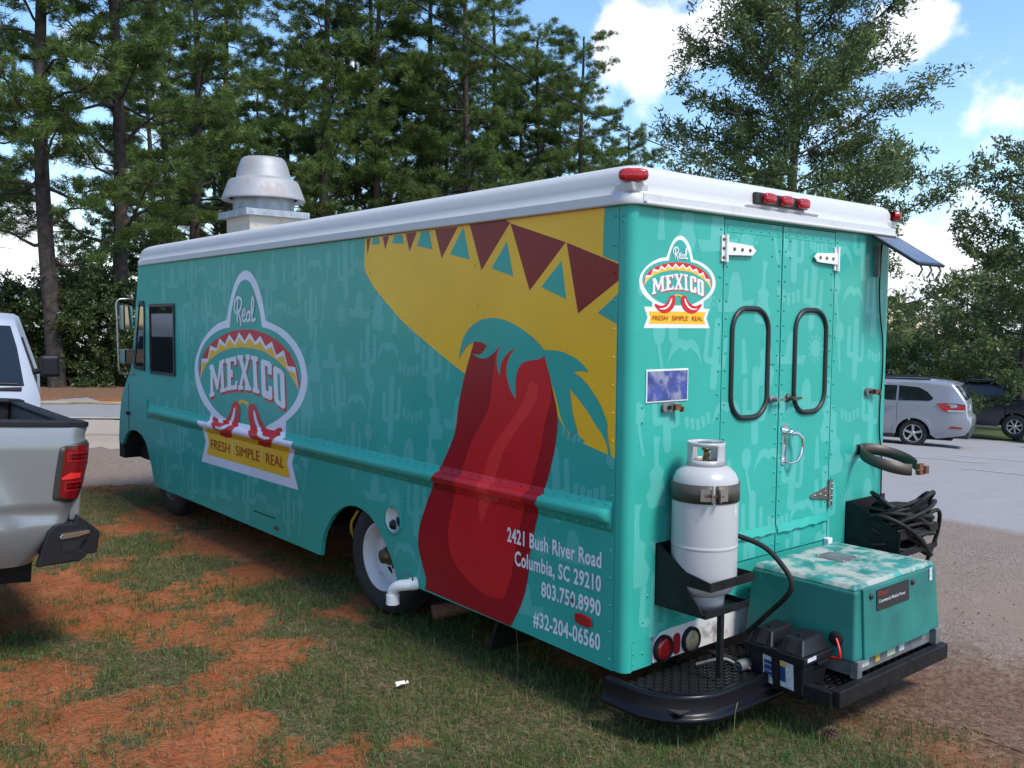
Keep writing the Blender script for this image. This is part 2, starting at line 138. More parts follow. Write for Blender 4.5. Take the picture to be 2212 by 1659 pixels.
M = dict(
 teal=mat('teal_vinyl', (.034, .350, .285), .30, spec=.22, noise=(2.2, .93, 1.05), bump=WAVE, coat=.03, grime=(3.2, .60, (.085, .385, .33), .45, 1)), teal_pale=wrap('pale_teal_print', (.085, .41, .355)),
 yellow=wrap('yellow_vinyl', (.82, .46, .022)), maroon=wrap('maroon_vinyl', (.215, .004, .006)), red=wrap('red_vinyl', (.56, .016, .020)), crimson=wrap('crimson_vinyl', (.31, .008, .014)),
 redlit=wrap('bright_red_vinyl', (.68, .035, .032)), white=wrap('white_vinyl', (.72, .72, .80)), letter=wrap('letter_vinyl', (.72, .73, .78)),
 brick=wrap('rust_red_vinyl', (.36, .025, .012)),
 roof=mat('white_fibreglass', (.53, .53, .53), .48, grime=(3.5, .63, (.42, .40, .36), .55), bump=(2, .25, .02)),
 whitep=mat('white_paint', (.72, .72, .70), .4, grime=(9, .6, (.30, .28, .25), .5)),
 black=mat('black_steel', (.007, .007, .008), .5, spec=.3, noise=(20, .6, 1.8), bump=(60, .2, .002)),
 blackgloss=mat('black_gloss_steel', (.005, .005, .008), .28, spec=.25, bump=(12, .3, .003)),
 rubber=mat('black_rubber', (.008, .008, .008), .6, spec=.3, noise=(15, .7, 1.7), bump=(40, .3, .003)),
 dark=mat('dark_void', (.006, .006, .007), .9),
 chassis=mat('chassis_grime', (.022, .019, .017), .85, noise=(6, .5, 1.8)),
 glass=mat('dark_glass', (.010, .014, .016), .04, spec=.8, bump=(1.2, .2, .006)),
 chrome=mat('chrome', (.75, .75, .76), .12, 1, grime=(14, .62, (.25, .23, .2), .6)),
 steel=mat('steel', (.42, .41, .39), .38, 1, grime=(18, .55, (.16, .08, .04), .7)),
 bronze=mat('weathered_strap_steel', (.075, .062, .052), .5, .35, grime=(20, .6, (.07, .035, .02), .6)),
 alu=mat('spun_aluminium', (.33, .33, .34), .55, .25, noise=(3, .85, 1.1), grime=(5, .50, (.30, .26, .23), .6)),
 galv=mat('galvanised_steel', (.30, .33, .36), .55, .4, noise=(12, .75, 1.2), grime=(6, .62, (.10, .07, .05), .7)),
 beige=mat('beige_duct_paint', (.42, .37, .31), .6, grime=(5, .6, (.2, .15, .11), .6)),
 lampred=mat('red_lens', (.42, .010, .012), .18, spec=.6, noise=(30, .6, 1.1)),
 lampamber=mat('clear_ribbed_lens', (.36, .30, .17), .25, noise=(50, .7, 1.2)),
 lampgrime=mat('red_reflector', (.36, .012, .016), .3),
 tank=mat('tank_white', (.42, .415, .42), .36, bump=(10, .15, .003), grime=(13, .65, (.33, .26, .20), .75)),
 rust=mat('rust', (.12, .05, .025), .85, noise=(40, .5, 1.7)),
 brass=mat('brass', (.16, .10, .04), .5, .6, noise=(60, .5, 1.2)),
 genteal=mat('faded_teal_steel', (.014, .150, .132), .45, noise=(4, .7, 1.3), grime=(7, .60, (.08, .26, .24), .6), bump=(7, .2, .004)),
 gentop=mat('worn_teal_top', (.024, .22, .19), .6, noise=(9, .7, 1.3), grime=(8, .44, (.40, .39, .35), .85), bump=(30, .2, .002)),
 plastic=mat('black_plastic', (.008, .008, .011), .42, spec=.35, bump=(120, .15, .001)),
 gasket=mat('gasket_rubber', (.012, .012, .013), .45),
 galvd=mat('dull_frame_steel', (.16, .17, .17), .6, .3, noise=(15, .6, 1.3)),
 pvc=mat('white_pvc', (.78, .78, .76), .3), redwire=mat('red_wire', (.55, .02, .02), .4),
 blue=mat('plate_blue', (.035, .05, .20), .4, noise=(18, .7, 1.6), grime=(11, .48, (.27, .27, .36), .85, 1)), blur=mat('plate_pale', (.36, .36, .44), .5, noise=(14, .6, 1.5)),
 lblue=mat('label_blue', (.012, .05, .17), .4), lwhite=mat('label_white', (.55, .57, .60), .5, noise=(60, .7, 1.1)), lyellow=mat('label_yellow', (.62, .36, .04), .45),
 sign=mat('sign_black', (.018, .018, .018), .45),
 solar=mat('solar_cells', (.03, .042, .080), .15, spec=.9), wood=mat('pole_wood', (.11, .075, .05), .85, noise=(9, .6, 1.3)),
 silver=mat('silver_paint', (.20, .212, .218), .34, .45, coat=.6), silver2=mat('bright_silver_paint', (.33, .34, .375), .30, .45, coat=.7),
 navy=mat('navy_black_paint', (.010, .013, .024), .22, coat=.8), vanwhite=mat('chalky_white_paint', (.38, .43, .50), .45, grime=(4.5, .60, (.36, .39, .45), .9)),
 rim=mat('white_wheel_paint', (.60, .58, .57), .5, grime=(9, .57, (.30, .24, .2), .7)), alloy=mat('alloy_wheel', (.55, .55, .56), .3, .8),
 tyre=mat('tyre_rubber', (.018, .018, .019), .75, noise=(20, .7, 1.6)),
 concrete=mat('kerb_concrete', (.40, .37, .33), .85, noise=(3, .8, 1.1)), paint=mat('road_paint', (.40, .40, .39), .7, grime=(6, .5, (.28, .27, .26), .7)),
 ypaint=mat('yellow_road_paint', (.50, .38, .16), .7, grime=(6, .5, (.25, .24, .22), .7)),
 signy=mat('yellow_sign', (.75, .42, .01), .4), bwall=mat('beige_wall', (.45, .42, .38), .8, noise=(1, .9, 1.1)), broof=mat('pale_metal_roof', (.66, .70, .70), .5),
 paper=mat('paper', (.75, .73, .70), .7), cone=mat('pine_cone', (.10, .06, .04), .9),
 bark=mat('pine_bark', (.040, .030, .025), .9, noise=(7, .4, 1.6), bump=(9, .9, .04, 8)), barkg=mat('grey_bark', (.065, .058, .05), .9, noise=(6, .6, 1.4), bump=(9, .7, .03, 6)),
 needle=mat('pine_needles', (.05, .1, .03), .55, attr='tint', trans=.28, spec=.3),
 leaf=mat('oak_leaves', (.05, .1, .03), .45, attr='tint', trans=.30, spec=.4),
 grassm=mat('grass_blades', (.05, .1, .03), .6, attr='tint', trans=.25, spec=.25),
 flower=mat('white_blossom', (.70, .70, .66), .6),
)

# ------------------------------------------------------------------ mesh helpers
def tag(o, label=None, cat=None, group=None, kind=None):
    if label: o['label'] = label
    if cat: o['category'] = cat
    if group: o['group'] = group
    if kind: o['kind'] = kind
    return o
def empty(name, loc, rz=0, **kw):
    o = bpy.data.objects.new(name, None); COL.objects.link(o); o.location = loc; o.rotation_euler = (0, 0, rz); o.empty_display_size = .2
    return tag(o, **kw)
class MB:
    def __init__(s): s.v = []; s.f = []; s.m = []; s.s = []
    def add(s, vs, fs, mi=0, smooth=False):
        k = len(s.v); s.v += [tuple(map(float, p)) for p in vs]
        for f in fs: s.f.append(tuple(i + k for i in f)); s.m.append(mi); s.s.append(smooth)
        return s
    def box(s, x0, x1, y0, y1, z0, z1, mi=0):
        return s.add([(x, y, z) for x in (x0, x1) for y in (y0, y1) for z in (z0, z1)], [(0, 1, 3, 2), (4, 6, 7, 5), (0, 4, 5, 1), (2, 3, 7, 6), (0, 2, 6, 4), (1, 5, 7, 3)], mi)
    def hexa(s, p, mi=0):   # p: 4 bottom + 4 top corners, same winding
        return s.add(p, [(3, 2, 1, 0), (4, 5, 6, 7), (0, 1, 5, 4), (1, 2, 6, 5), (2, 3, 7, 6), (3, 0, 4, 7)], mi)
    def prism(s, poly, fn, w0, w1, mi=0, side=True, hole=None):
        n = len(poly)
        if hole:
            tr = tessellate_polygon([[Vector((p[0], p[1], 0)) for p in poly], [Vector((p[0], p[1], 0)) for p in hole]]); al = poly + hole; k = len(al)
            return s.add([fn(p[0], p[1], w) for w in (w0, w1) for p in al], [tuple(t) for t in tr] + [tuple(i + k for i in t[::-1]) for t in tr] + [(i, (i + 1) % n, (i + 1) % n + k, i + k) for i in range(n)], mi)
        tr = tessellate_polygon([[Vector((p[0], p[1], 0)) for p in poly]])
        vs = [fn(p[0], p[1], w0) for p in poly] + [fn(p[0], p[1], w1) for p in poly]
        fs = [tuple(t) for t in tr] + [tuple(i + n for i in t[::-1]) for t in tr]
        if side: fs += [(i, (i + 1) % n, (i + 1) % n + n, i + n) for i in range(n)]
        return s.add(vs, fs, mi)
    def flat(s, poly, fn, w, mi=0):
        tr = tessellate_polygon([[Vector((p[0], p[1], 0)) for p in poly]])
        return s.add([fn(p[0], p[1], w) for p in poly], [tuple(t) for t in tr], mi)
    def tube(s, path, r, n=8, mi=0, cap=True, smooth=True):
        P = [Vector(p) for p in path]; rs = r if isinstance(r, (list, tuple)) else [r] * len(P)
        vs = []; up = None
        for i, p in enumerate(P):
            t = (P[min(i + 1, len(P) - 1)] - P[max(i - 1, 0)]).normalized()
            if up is None: up = t.orthogonal().normalized()
            up = (up - t * up.dot(t)).normalized(); sd = t.cross(up)
            vs += [p + (up * math.cos(2 * math.pi * j / n) + sd * math.sin(2 * math.pi * j / n)) * rs[i] for j in range(n)]
        fs = [(i * n + j, i * n + (j + 1) % n, (i + 1) * n + (j + 1) % n, (i + 1) * n + j) for i in range(len(P) - 1) for j in range(n)]
        s.add(vs, fs, mi, smooth)
        if cap: s.add(vs[:n], [tuple(range(n))[::-1]], mi); s.add(vs[-n:], [tuple(range(n))], mi)
        return s
    def lathe(s, prof, c=(0, 0, 0), axis='z', n=32, mi=0, smooth=True, sgn=1):
        vs = []
        for r, h in prof:
            for j in range(n):
                a = 2 * math.pi * j / n; ca, sa = r * math.cos(a), r * math.sin(a)
                vs.append((c[0] + ca, c[1] + sa, c[2] + h) if axis == 'z' else (c[0] + h * sgn, c[1] + ca, c[2] + sa) if axis == 'x' else (c[0] + ca, c[1] + h * sgn, c[2] + sa))
        return s.add(vs, [(i * n + j, i * n + (j + 1) % n, (i + 1) * n + (j + 1) % n, (i + 1) * n + j) for i in range(len(prof) - 1) for j in range(n)], mi, smooth)
    def dome(s, p, nrm_, r, h=.5, n=6, mi=0):
        nv = Vector(nrm_); u = nv.orthogonal().normalized(); w = nv.cross(u); p = Vector(p); vs = []
        for rr, hh in ((1, 0), (.75, .65)):
            vs += [p + (u * math.cos(2 * math.pi * j / n) + w * math.sin(2 * math.pi * j / n)) * r * rr + nv * r * h * hh for j in range(n)]
        vs.append(p + nv * r * h)
        return s.add(vs, [(j, (j + 1) % n, n + (j + 1) % n, n + j) for j in range(n)] + [(n + j, n + (j + 1) % n, 2 * n) for j in range(n)], mi, True)
    def build(s, name, mats, parent=None, bevel=0, loc=None, seg=2, **kw):
        me = bpy.data.meshes.new(name); me.from_pydata(s.v, [], s.f)
        for m in (mats if isinstance(mats, (list, tuple)) else [mats]): me.materials.append(M[m] if isinstance(m, str) else m)
        me.polygons.foreach_set('material_index', s.m); me.polygons.foreach_set('use_smooth', s.s)
        bmm = bmesh.new(); bmm.from_mesh(me); bmesh.ops.recalc_face_normals(bmm, faces=bmm.faces) if kw.pop('recalc', True) else None; bmm.to_mesh(me); bmm.free()
        o = bpy.data.objects.new(name, me); COL.objects.link(o)
        if parent: o.parent = parent
        if loc: o.location = loc
        if bevel:
            b = o.modifiers.new('bevel', 'BEVEL'); b.width = bevel; b.segments = seg; b.limit_method = 'ANGLE'; b.angle_limit = R(35); b.harden_normals = False
            for p in me.polygons: p.use_smooth = False
        return tag(o, **kw)
def copy_tree(o, parent=None):
    c = o.copy(); COL.objects.link(c)
    if parent: c.parent = parent
    for ch in [k for k in bpy.data.objects if k.parent == o]: copy_tree(ch, c)
    return c
def split_loose(o):
    me = o.data; n = len(me.vertices); par = list(range(n))
    def find(a):
        while par[a] != a: par[a] = par[par[a]]; a = par[a]
        return a
    for e in me.edges: par[find(e.vertices[0])] = find(e.vertices[1])
    groups = {}
    for p in me.polygons: groups.setdefault(find(p.vertices[0]), []).append(p)
    first = True; out = []
    for g_, ps in groups.items():
        vi = sorted({v for p in ps for v in p.vertices}); mp = {v: i for i, v in enumerate(vi)}; nm = bpy.data.meshes.new(o.name)
        nm.from_pydata([me.vertices[v].co[:] for v in vi], [], [[mp[v] for v in p.vertices] for p in ps])
        for m_ in me.materials: nm.materials.append(m_)
        for a, b in zip(nm.polygons, ps): a.material_index = b.material_index; a.use_smooth = b.use_smooth
        c = o.copy(); c.data = nm; COL.objects.link(c); out.append(c)
    nm_ = o.name; bpy.data.objects.remove(o); return out
def smooth_poly(P, it=2, closed=True, keep=52):
    S = []
    for i in range(len(P)):
        a, b, c = P[i - 1], P[i], P[(i + 1) % len(P)]; u, v = (b[0] - a[0], b[1] - a[1]), (c[0] - b[0], c[1] - b[1])
        S.append(abs(math.degrees(math.atan2(u[0] * v[1] - u[1] * v[0], u[0] * v[0] + u[1] * v[1]))) > keep)
    for _ in range(it):
        Q = []; T = []; n = len(P)
        for i in range(n):
            a, b, c = P[i - 1], P[i], P[(i + 1) % n]
            if S[i] or (not closed and i in (0, n - 1)): Q.append(b); T.append(True)
            else: Q += [(b[0] * .78 + a[0] * .22, b[1] * .78 + a[1] * .22), (b[0] * .78 + c[0] * .22, b[1] * .78 + c[1] * .22)]; T += [False, False]
        P, S = Q, T
    return P
def catmull(P, k=5):
    P = [Vector(p) for p in P]; o = []
    for i in range(len(P) - 1):
        p0, p1, p2, p3 = P[max(i - 1, 0)], P[i], P[i + 1], P[min(i + 2, len(P) - 1)]
        for j in range(k):
            t = j / k; o.append(.5 * ((2 * p1) + (p2 - p0) * t + (2 * p0 - 5 * p1 + 4 * p2 - p3) * t * t + (3 * p1 - p0 - 3 * p2 + p3) * t ** 3))
    return o + [P[-1]]
def np_mesh(name, V, F, mats, parent=None, tint=None, smooth=False, mi=None, **kw):
    """V (n,3); F (m,k) all faces with k corners; tint (n,3) point colours"""
    me = bpy.data.meshes.new(name); n, (m, k) = len(V), F.shape
    me.vertices.add(n); me.vertices.foreach_set('co', np.asarray(V, np.float32).ravel())
    me.loops.add(m * k); me.loops.foreach_set('vertex_index', F.astype(np.int32).ravel())
    me.polygons.add(m); me.polygons.foreach_set('loop_start', (np.arange(m) * k).astype(np.int32)); me.polygons.foreach_set('loop_total', np.full(m, k, np.int32))
    for x in (mats if isinstance(mats, (list, tuple)) else [mats]): me.materials.append(M[x] if isinstance(x, str) else x)
    if mi is not None: me.polygons.foreach_set('material_index', mi.astype(np.int32))
    if smooth: me.polygons.foreach_set('use_smooth', np.ones(m, bool))
    me.update(calc_edges=True)
    if tint is not None:
        a = me.color_attributes.new('tint', 'FLOAT_COLOR', 'POINT'); c = np.ones((n, 4), np.float32); c[:, :tint.shape[1]] = tint; a.data.foreach_set('color', c.ravel())
    o = bpy.data.objects.new(name, me); COL.objects.link(o)
    if parent: o.parent = parent
    return tag(o, **kw)
_perm = rng.random((64, 64))
def vnoise(x, y, s, ox=0, oy=0):
    x = np.asarray(x, float) * s + ox + 1000; y = np.asarray(y, float) * s + oy + 1000
    i = np.floor(x).astype(int); j = np.floor(y).astype(int); fx = x - i; fy = y - j
    fx = fx * fx * (3 - 2 * fx); fy = fy * fy * (3 - 2 * fy); g = lambda a, b: _perm[a % 64, b % 64]
    return (g(i, j) * (1 - fx) + g(i + 1, j) * fx) * (1 - fy) + (g(i, j + 1) * (1 - fx) + g(i + 1, j + 1) * fx) * fy
def fbm(x, y, s, o=0): return (vnoise(x, y, s, o, 3 * o) + .5 * vnoise(x, y, 2.1 * s, o + 7, o) + .25 * vnoise(x, y, 4.3 * s, o, o + 9)) / 1.75
def textmesh(body, size, sx=1., bold=0., shear=0.):
    c = bpy.data.curves.new('t', 'FONT'); c.body = body; c.size = 1; c.offset = bold; c.shear = shear; c.resolution_u = 3; c.space_character = 1 + bold * 2
    o = bpy.data.objects.new('t', c); COL.objects.link(o); dg = bpy.context.evaluated_depsgraph_get()
    me = bpy.data.meshes.new_from_object(o.evaluated_get(dg)); bpy.data.objects.remove(o)
    V = np.array([(v.co.x, v.co.y) for v in me.vertices]); F = [tuple(p.vertices) for p in me.polygons]
    V[:, 0] -= V[:, 0].min(); V = V / .729 * size; V[:, 0] *= sx
    return V, F

# ------------------------------------------------------------------ ground
def tz(x, y):
    x = np.asarray(x, float); y = np.asarray(y, float)
    d = np.clip(x - 4.0, 0, 42); d = np.where(d < 2, d * d / 4, d - 1)
    v = (x + 3.136) * .643 + (y + 2.903) * .766
    return -d * .0745 + .12 * np.clip((v - 22) / 2, 0, 1) * (np.clip(12 - x, 0, 8) / 8)
def axis_pts(fine0, fine1, h, far0, far1):
    a = list(np.arange(fine0, fine1, h)); s = h; x = fine1
    while x < far1: a.append(x); s = min(s * 1.13, 25); x += s
    s = h; x = fine0
    b = []
    while x > far0: s = min(s * 1.13, 25); x -= s; b.append(x)
    return np.array(b[::-1] + a)
gx = axis_pts(-2.6, 3.2, .045, -400, 600); gy = axis_pts(-1.6, 9.0, .06, -400, 600)
GX, GY = np.meshgrid(gx, gy, indexing='ij')
def vdist(x, y): return (x + 3.136) * .643 + (y + 2.903) * .766
def udist(x, y): return (x + 3.136) * .766 - (y + 2.903) * .643
def lot_edge(x, y):   # signed distance, positive on the asphalt
    wob = (fbm(x, y, .9, 5) - .5) * .5 + (fbm(x, y, 4, 2) - .5) * .18
    right = x - (1.05 + .10 * np.clip(-y, 0, 20))
    return np.maximum(np.minimum(right, 30 + 0 * x), (vdist(x, y) - 10.75)) + wob
BL_D = [(-1.64, 3.5, .35), (-.92, 3.45, .3), (-.15, 3.6, .45), (-.82, 1.95, .25), (-1.45, .97, .28), (-1.73, 1.0, .2), (-1.85, 1.75, .25), (1.1, 2.8, .4), (.2, 2.6, .3), (-.15, 5.9, .5), (-.1, 4.75, .45), (-.87, 1.27, .12), (-1.96, 2.56, .3), (-.8, .53, .09), (.19, -.27, .07), (-1.5, 4.5, .5), (-1.32, 3.15, .3), (-.6, 3.0, .25), (.3, 4.6, .5), (1.0, 4.2, .6), (-1.2, .55, .15), (-1.0, 2.6, .2)]
BL_G = [(-.42, 4.2, .35), (-.12, 3.0, .3), (-1.5, 2.2, .35), (-.62, 1.23, .3), (-.49, .6, .3), (.05, .53, .35), (-.59, .13, .3), (.04, -.38, .35), (-.55, 5.06, .3), (-.9, 1.46, .2), (-.02, 1.78, .4), (-1.8, 2.9, .12), (.5, -.7, .35), (-.1, 7.4, .5), (.1, 1.1, .3), (-.15, .1, .4)]
def grassness(x, y):
    g = .68 + (fbm(x, y, 2.2, 3) - .5) * 1.1 + (fbm(x, y, 9, 8) - .5) * 1.0
    for a, b, r in BL_D: g = g - .50 * np.exp(-((x - a) ** 2 + (y - b) ** 2) / (r * r))
    for a, b, r in BL_G: g = g + .50 * np.exp(-((x - a) ** 2 + (y - b) ** 2) / (r * r))
    under = (x > .25) & (x < 2.4) & (y > .1)
    g = np.where(under, g - .25, g)
    return np.clip(g, 0, 1) * np.clip(-lot_edge(x, y) / .5 + .25, 0, 1)
Zg = tz(GX, GY) + (fbm(GX, GY, 3, 1) - .5) * .035 + (vnoise(GX, GY, 17) - .5) * .008 * (np.abs(GX) < 12)
gm = grassness(GX, GY)
straw = np.maximum(np.clip((vdist(GX, GY) - 21.6) / .8, 0, 1) * (udist(GX, GY) < 12), np.clip(1.1 + lot_edge(GX, GY) / .55, 0, 1) * (vdist(GX, GY) < 7))
nX, nY = GX.shape; idx = np.arange(nX * nY).reshape(nX, nY)
Fg = np.stack([idx[:-1, :-1], idx[1:, :-1], idx[1:, 1:], idx[:-1, 1:]], -1).reshape(-1, 4)
def gmat():
    m = bpy.data.materials.new('clay_and_turf'); m.use_nodes = True; nt = m.node_tree; b = nt.nodes['Principled BSDF']; b.inputs['Roughness'].default_value = .92; b.inputs['Specular IOR Level'].default_value = .15
    a = nt.nodes.new('ShaderNodeAttribute'); a.attribute_name = 'tint'; sp = nt.nodes.new('ShaderNodeSeparateColor'); nt.links.new(a.outputs['Color'], sp.inputs[0])
    t = nt.nodes.new('ShaderNodeTexCoord')
    def no(s, d=8, r=.6):
        n = nt.nodes.new('ShaderNodeTexNoise'); n.inputs['Scale'].default_value = s; n.inputs['Detail'].default_value = d; n.inputs['Roughness'].default_value = r; nt.links.new(t.outputs['Object'], n.inputs['Vector']); return n.outputs['Fac']
    def mixc(f, A, B):
        x = nt.nodes.new('ShaderNodeMix'); x.data_type = 'RGBA'
        if isinstance(f, float): x.inputs['Factor'].default_value = f
        else: nt.links.new(f, x.inputs['Factor'])
        for s_, c in (('A', A), ('B', B)):
            if isinstance(c, tuple): x.inputs[s_].default_value = (*c, 1)
            else: nt.links.new(c, x.inputs[s_])
        return x.outputs['Result']
    def mr(v, a0, a1, b0=0., b1=1.):
        r = nt.nodes.new('ShaderNodeMapRange'); r.inputs['From Min'].default_value = a0; r.inputs['From Max'].default_value = a1; r.inputs['To Min'].default_value = b0; r.inputs['To Max'].default_value = b1; nt.links.new(v, r.inputs['Value']); return r.outputs[0]
    clay = mixc(mr(no(3), .35, .65), (.285, .078, .026), (.39, .130, .052))
    clay = mixc(mr(no(26), .5, .72), clay, (.13, .060, .032))
    thatch = mixc(mr(no(34, 4), .4, .62), (.058, .060, .026), (.175, .13, .068))
    f = math_(nt, 'ADD', sp.outputs[0], math_(nt, 'MULTIPLY', math_(nt, 'SUBTRACT', no(16), .5), 1.1))
    c = mixc(mr(f, .50, .64), clay, thatch)
    pine = mixc(mr(no(22, 5), .4, .6), (.12, .062, .036), (.23, .135, .08))
    c = mixc(sp.outputs[1], c, pine)
    far = mixc(mr(no(.08, 3), .4, .6), (.05, .075, .025), (.09, .11, .04)); c = mixc(sp.outputs[2], c, far)
    nt.links.new(c, b.inputs['Base Color'])
    bp = nt.nodes.new('ShaderNodeBump'); bp.inputs['Strength'].default_value = .9; bp.inputs['Distance'].default_value = .02; nt.links.new(no(30, 9, .7), bp.inputs['Height']); nt.links.new(bp.outputs[0], b.inputs['Normal'])
    return m
M['ground'] = gmat()
tint = np.stack([gm.ravel(), straw.ravel(), np.clip(np.clip((np.hypot(GX, GY).ravel() - 45) / 15, 0, 1) + np.clip((vdist(GX, GY).ravel() - 24) / 1.5, 0, 1) * (udist(GX, GY).ravel() > 8), 0, 1)], -1)
np_mesh('ground', np.stack([GX.ravel(), GY.ravel(), Zg.ravel()], -1), Fg, 'ground', tint=tint, smooth=True, kind='structure')
def amat(name, c0, c1, stain, sc_=30, edge=True):
    m = bpy.data.materials.new(name); m.use_nodes = True; nt = m.node_tree; b = nt.nodes['Principled BSDF']; b.inputs['Roughness'].default_value = .85; b.inputs['Specular IOR Level'].default_value = .25
    t = nt.nodes.new('ShaderNodeTexCoord')
    def no(s, d=6):
        n = nt.nodes.new('ShaderNodeTexNoise'); n.inputs['Scale'].default_value = s; n.inputs['Detail'].default_value = d; n.inputs['Roughness'].default_value = .65; nt.links.new(t.outputs['Object'], n.inputs['Vector']); return n.outputs['Fac']
    def mixc(f, A, B):
        x = nt.nodes.new('ShaderNodeMix'); x.data_type = 'RGBA'; nt.links.new(f, x.inputs['Factor'])
        for s_, c in (('A', A), ('B', B)):
            if isinstance(c, tuple): x.inputs[s_].default_value = (*c, 1)
            else: nt.links.new(c, x.inputs[s_])
        return x.outputs['Result']
    def mr(v, a0, a1, b1=1.):
        r = nt.nodes.new('ShaderNodeMapRange'); r.inputs['From Min'].default_value = a0; r.inputs['From Max'].default_value = a1; r.inputs['To Max'].default_value = b1; nt.links.new(v, r.inputs['Value']); return r.outputs[0]
    c = mixc(mr(no(60, 3), .40, .62), c0, c1)
    c = mixc(mr(no(.45, 5), .42, .68, .75), c, stain)
    c = mixc(mr(no(14, 8), .60, .78, .7), c, (.12, .075, .05))
    if edge:
        a = nt.nodes.new('ShaderNodeAttribute'); a.attribute_name = 'tint'; sp = nt.nodes.new('ShaderNodeSeparateColor'); nt.links.new(a.outputs['Color'], sp.inputs[0])
        f = math_(nt, 'ADD', sp.outputs[0], math_(nt, 'MULTIPLY', math_(nt, 'SUBTRACT', no(11), .5), .9))
        litter = mixc(mr(no(30, 5), .4, .62), (.095, .050, .032), (.20, .115, .075)); c = mixc(mr(f, .30, .62), c, litter)
        c = mixc(sp.outputs[1], c, mixc(mr(no(60, 3), .4, .65), (.25, .24, .245), (.34, .325, .33)))
    nt.links.new(c, b.inputs['Base Color'])
    bp = nt.nodes.new('ShaderNodeBump'); bp.inputs['Strength'].default_value = .7; bp.inputs['Distance'].default_value = .006; nt.links.new(no(110, 3), bp.inputs['Height']); nt.links.new(bp.outputs[0], b.inputs['Normal'])
    return m
M['lot'] = amat('worn_asphalt', (.12, .092, .076), (.31, .25, .205), (.24, .175, .135))
M['road'] = amat('road_asphalt', (.22, .215, .22), (.29, .285, .29), (.30, .28, .25), edge=False)
M['apron'] = amat('concrete_apron', (.33, .285, .235), (.42, .365, .30), (.33, .255, .19), edge=False)
def sheet(name, fn, lift, m, tintfn=None, **kw):
    ox = GX[:-1, :-1] * .5 + GX[1:, 1:] * .5; oy = GY[:-1, :-1] * .5 + GY[1:, 1:] * .5
    k = fn(ox, oy).ravel(); F = Fg[k]; u, inv = np.unique(F, return_inverse=True)
    V = np.stack([GX.ravel()[u], GY.ravel()[u], Zg.ravel()[u] * 1. + lift], -1)
    return np_mesh(name, V, inv.reshape(F.shape), m, smooth=True, kind='structure', tint=None if tintfn is None else tintfn(V[:, 0], V[:, 1]), **kw)
def tl(x, y):
    e = 1 - np.clip(lot_edge(x, y) / 2.0, 0, 1)
    seam = np.clip(((x - 6.5) - (y * .0)) / .06, 0, 1) * (y < 12)
    return np.stack([e * (vdist(x, y) < 9.5), seam, 0 * x], -1)
sheet('parking_lot', lambda x, y: (lot_edge(x, y) > .0) & ((vdist(x, y) < 17.9) | (udist(x, y) > 2)) & (x < 60) & (y > -60) & (y < 80) & ((udist(x, y) < 15.5) | (vdist(x, y) < 27)), .004, 'lot', tl)
sheet('concrete_apron', lambda x, y: (vdist(x, y) > 13.8) & (vdist(x, y) < 18.2) & (udist(x, y) < 2.2) & (udist(x, y) > -60), .008, 'apron')
sheet('road', lambda x, y: (vdist(x, y) > 17.9) & (vdist(x, y) < 22.0) & (udist(x, y) < 2.2) & (udist(x, y) > -90), .012, 'road')
def uv(u, v): return (-3.136 + .766 * u + .643 * v, -2.903 - .643 * u + .766 * v)
def stripe(name, u0, u1, v0, v1, m, lift, n=40):
    V = []; 
    for i in range(n + 1):
        for v in (v0, v1):
            x, y = uv(u0 + (u1 - u0) * i / n, v); V.append((x, y, float(tz(x, y)) + lift))
    F = np.array([(2 * i, 2 * i + 2, 2 * i + 3, 2 * i + 1) for i in range(n)]); return np_mesh(name, np.array(V), F, m, kind='structure')
stripe('road_marking', -60, 2, 21.0, 21.15, 'ypaint', .035); stripe('road_marking', -60, 2, 21.3, 21.45, 'ypaint', .035)
stripe('expansion_joint', -60, 2, 15.3, 15.34, 'dark', .03); stripe('gutter', -60, 2, 17.75, 18.0, 'concrete', .035)
for k, (u0, v0, u1, v1) in enumerate([(7.6, 19.4, 9.6, 18.6), (9.9, 20.6, 12.6, 19.4), (8.2, 16.8, 9.3, 16.2)]):
    a, b = np.array(uv(u0, v0)), np.array(uv(u1, v1)); d = b - a; nn = np.array((-d[1], d[0])) / np.hypot(*d) * .04
    V = [(p[0], p[1], float(tz(*p)) + .022) for p in (a - nn, b - nn, b + nn, a + nn)]; np_mesh('lot_marking', np.array(V), np.array([[0, 1, 2, 3]]), 'paint', kind='structure')
# ------------------------------------------------------------------ food truck
W_, ZT, ZB = 2.33, 2.45, .28
truck = empty('food_truck', (1.16, 3.4, 0), label='teal step van food truck with sombrero artwork and a white roof', cat='food truck')
TI = Matrix.Translation((-1.16, -3.4, 0))
def fix(o):
    if o.parent is truck: o.matrix_parent_inverse = TI
    return o
def TB(mb, name, mats, parent=None, **kw): return fix(mb.build(name, mats, parent or truck, **kw))
side_poly = [(.078, .268), (.078, 2.455), (6.639, 2.455), (6.676, 2.24), (6.737, 2.05), (6.80, 1.75), (6.86, 1.50), (6.934, 1.40), (7.042, 1.30), (7.16, 1.18), (7.248, 1.06), (7.31, .85), (7.345, .63), (7.24, .60)]
arch_f = [(7.222, .605), (7.16, .67), (7.111, .708), (7.02, .76), (6.902, .784), (6.77, .785), (6.64, .76), (6.55, .72), (6.486, .671), (6.43, .60), (6.399, .546), (6.355, .48), (6.32, .40), (6.28, .33), (6.24, .289)]
arch_r = [(2.918, .262), (2.905, .32), (2.894, .369), (2.86, .44), (2.801, .511), (2.73, .58), (2.644, .632), (2.58, .662), (2.515, .679), (2.43, .688), (2.349, .679), (2.26, .655), (2.19, .615), (2.13, .57), (2.075, .511), (2.02, .45), (1.981, .395), (1.955, .35), (1.935, .305)]
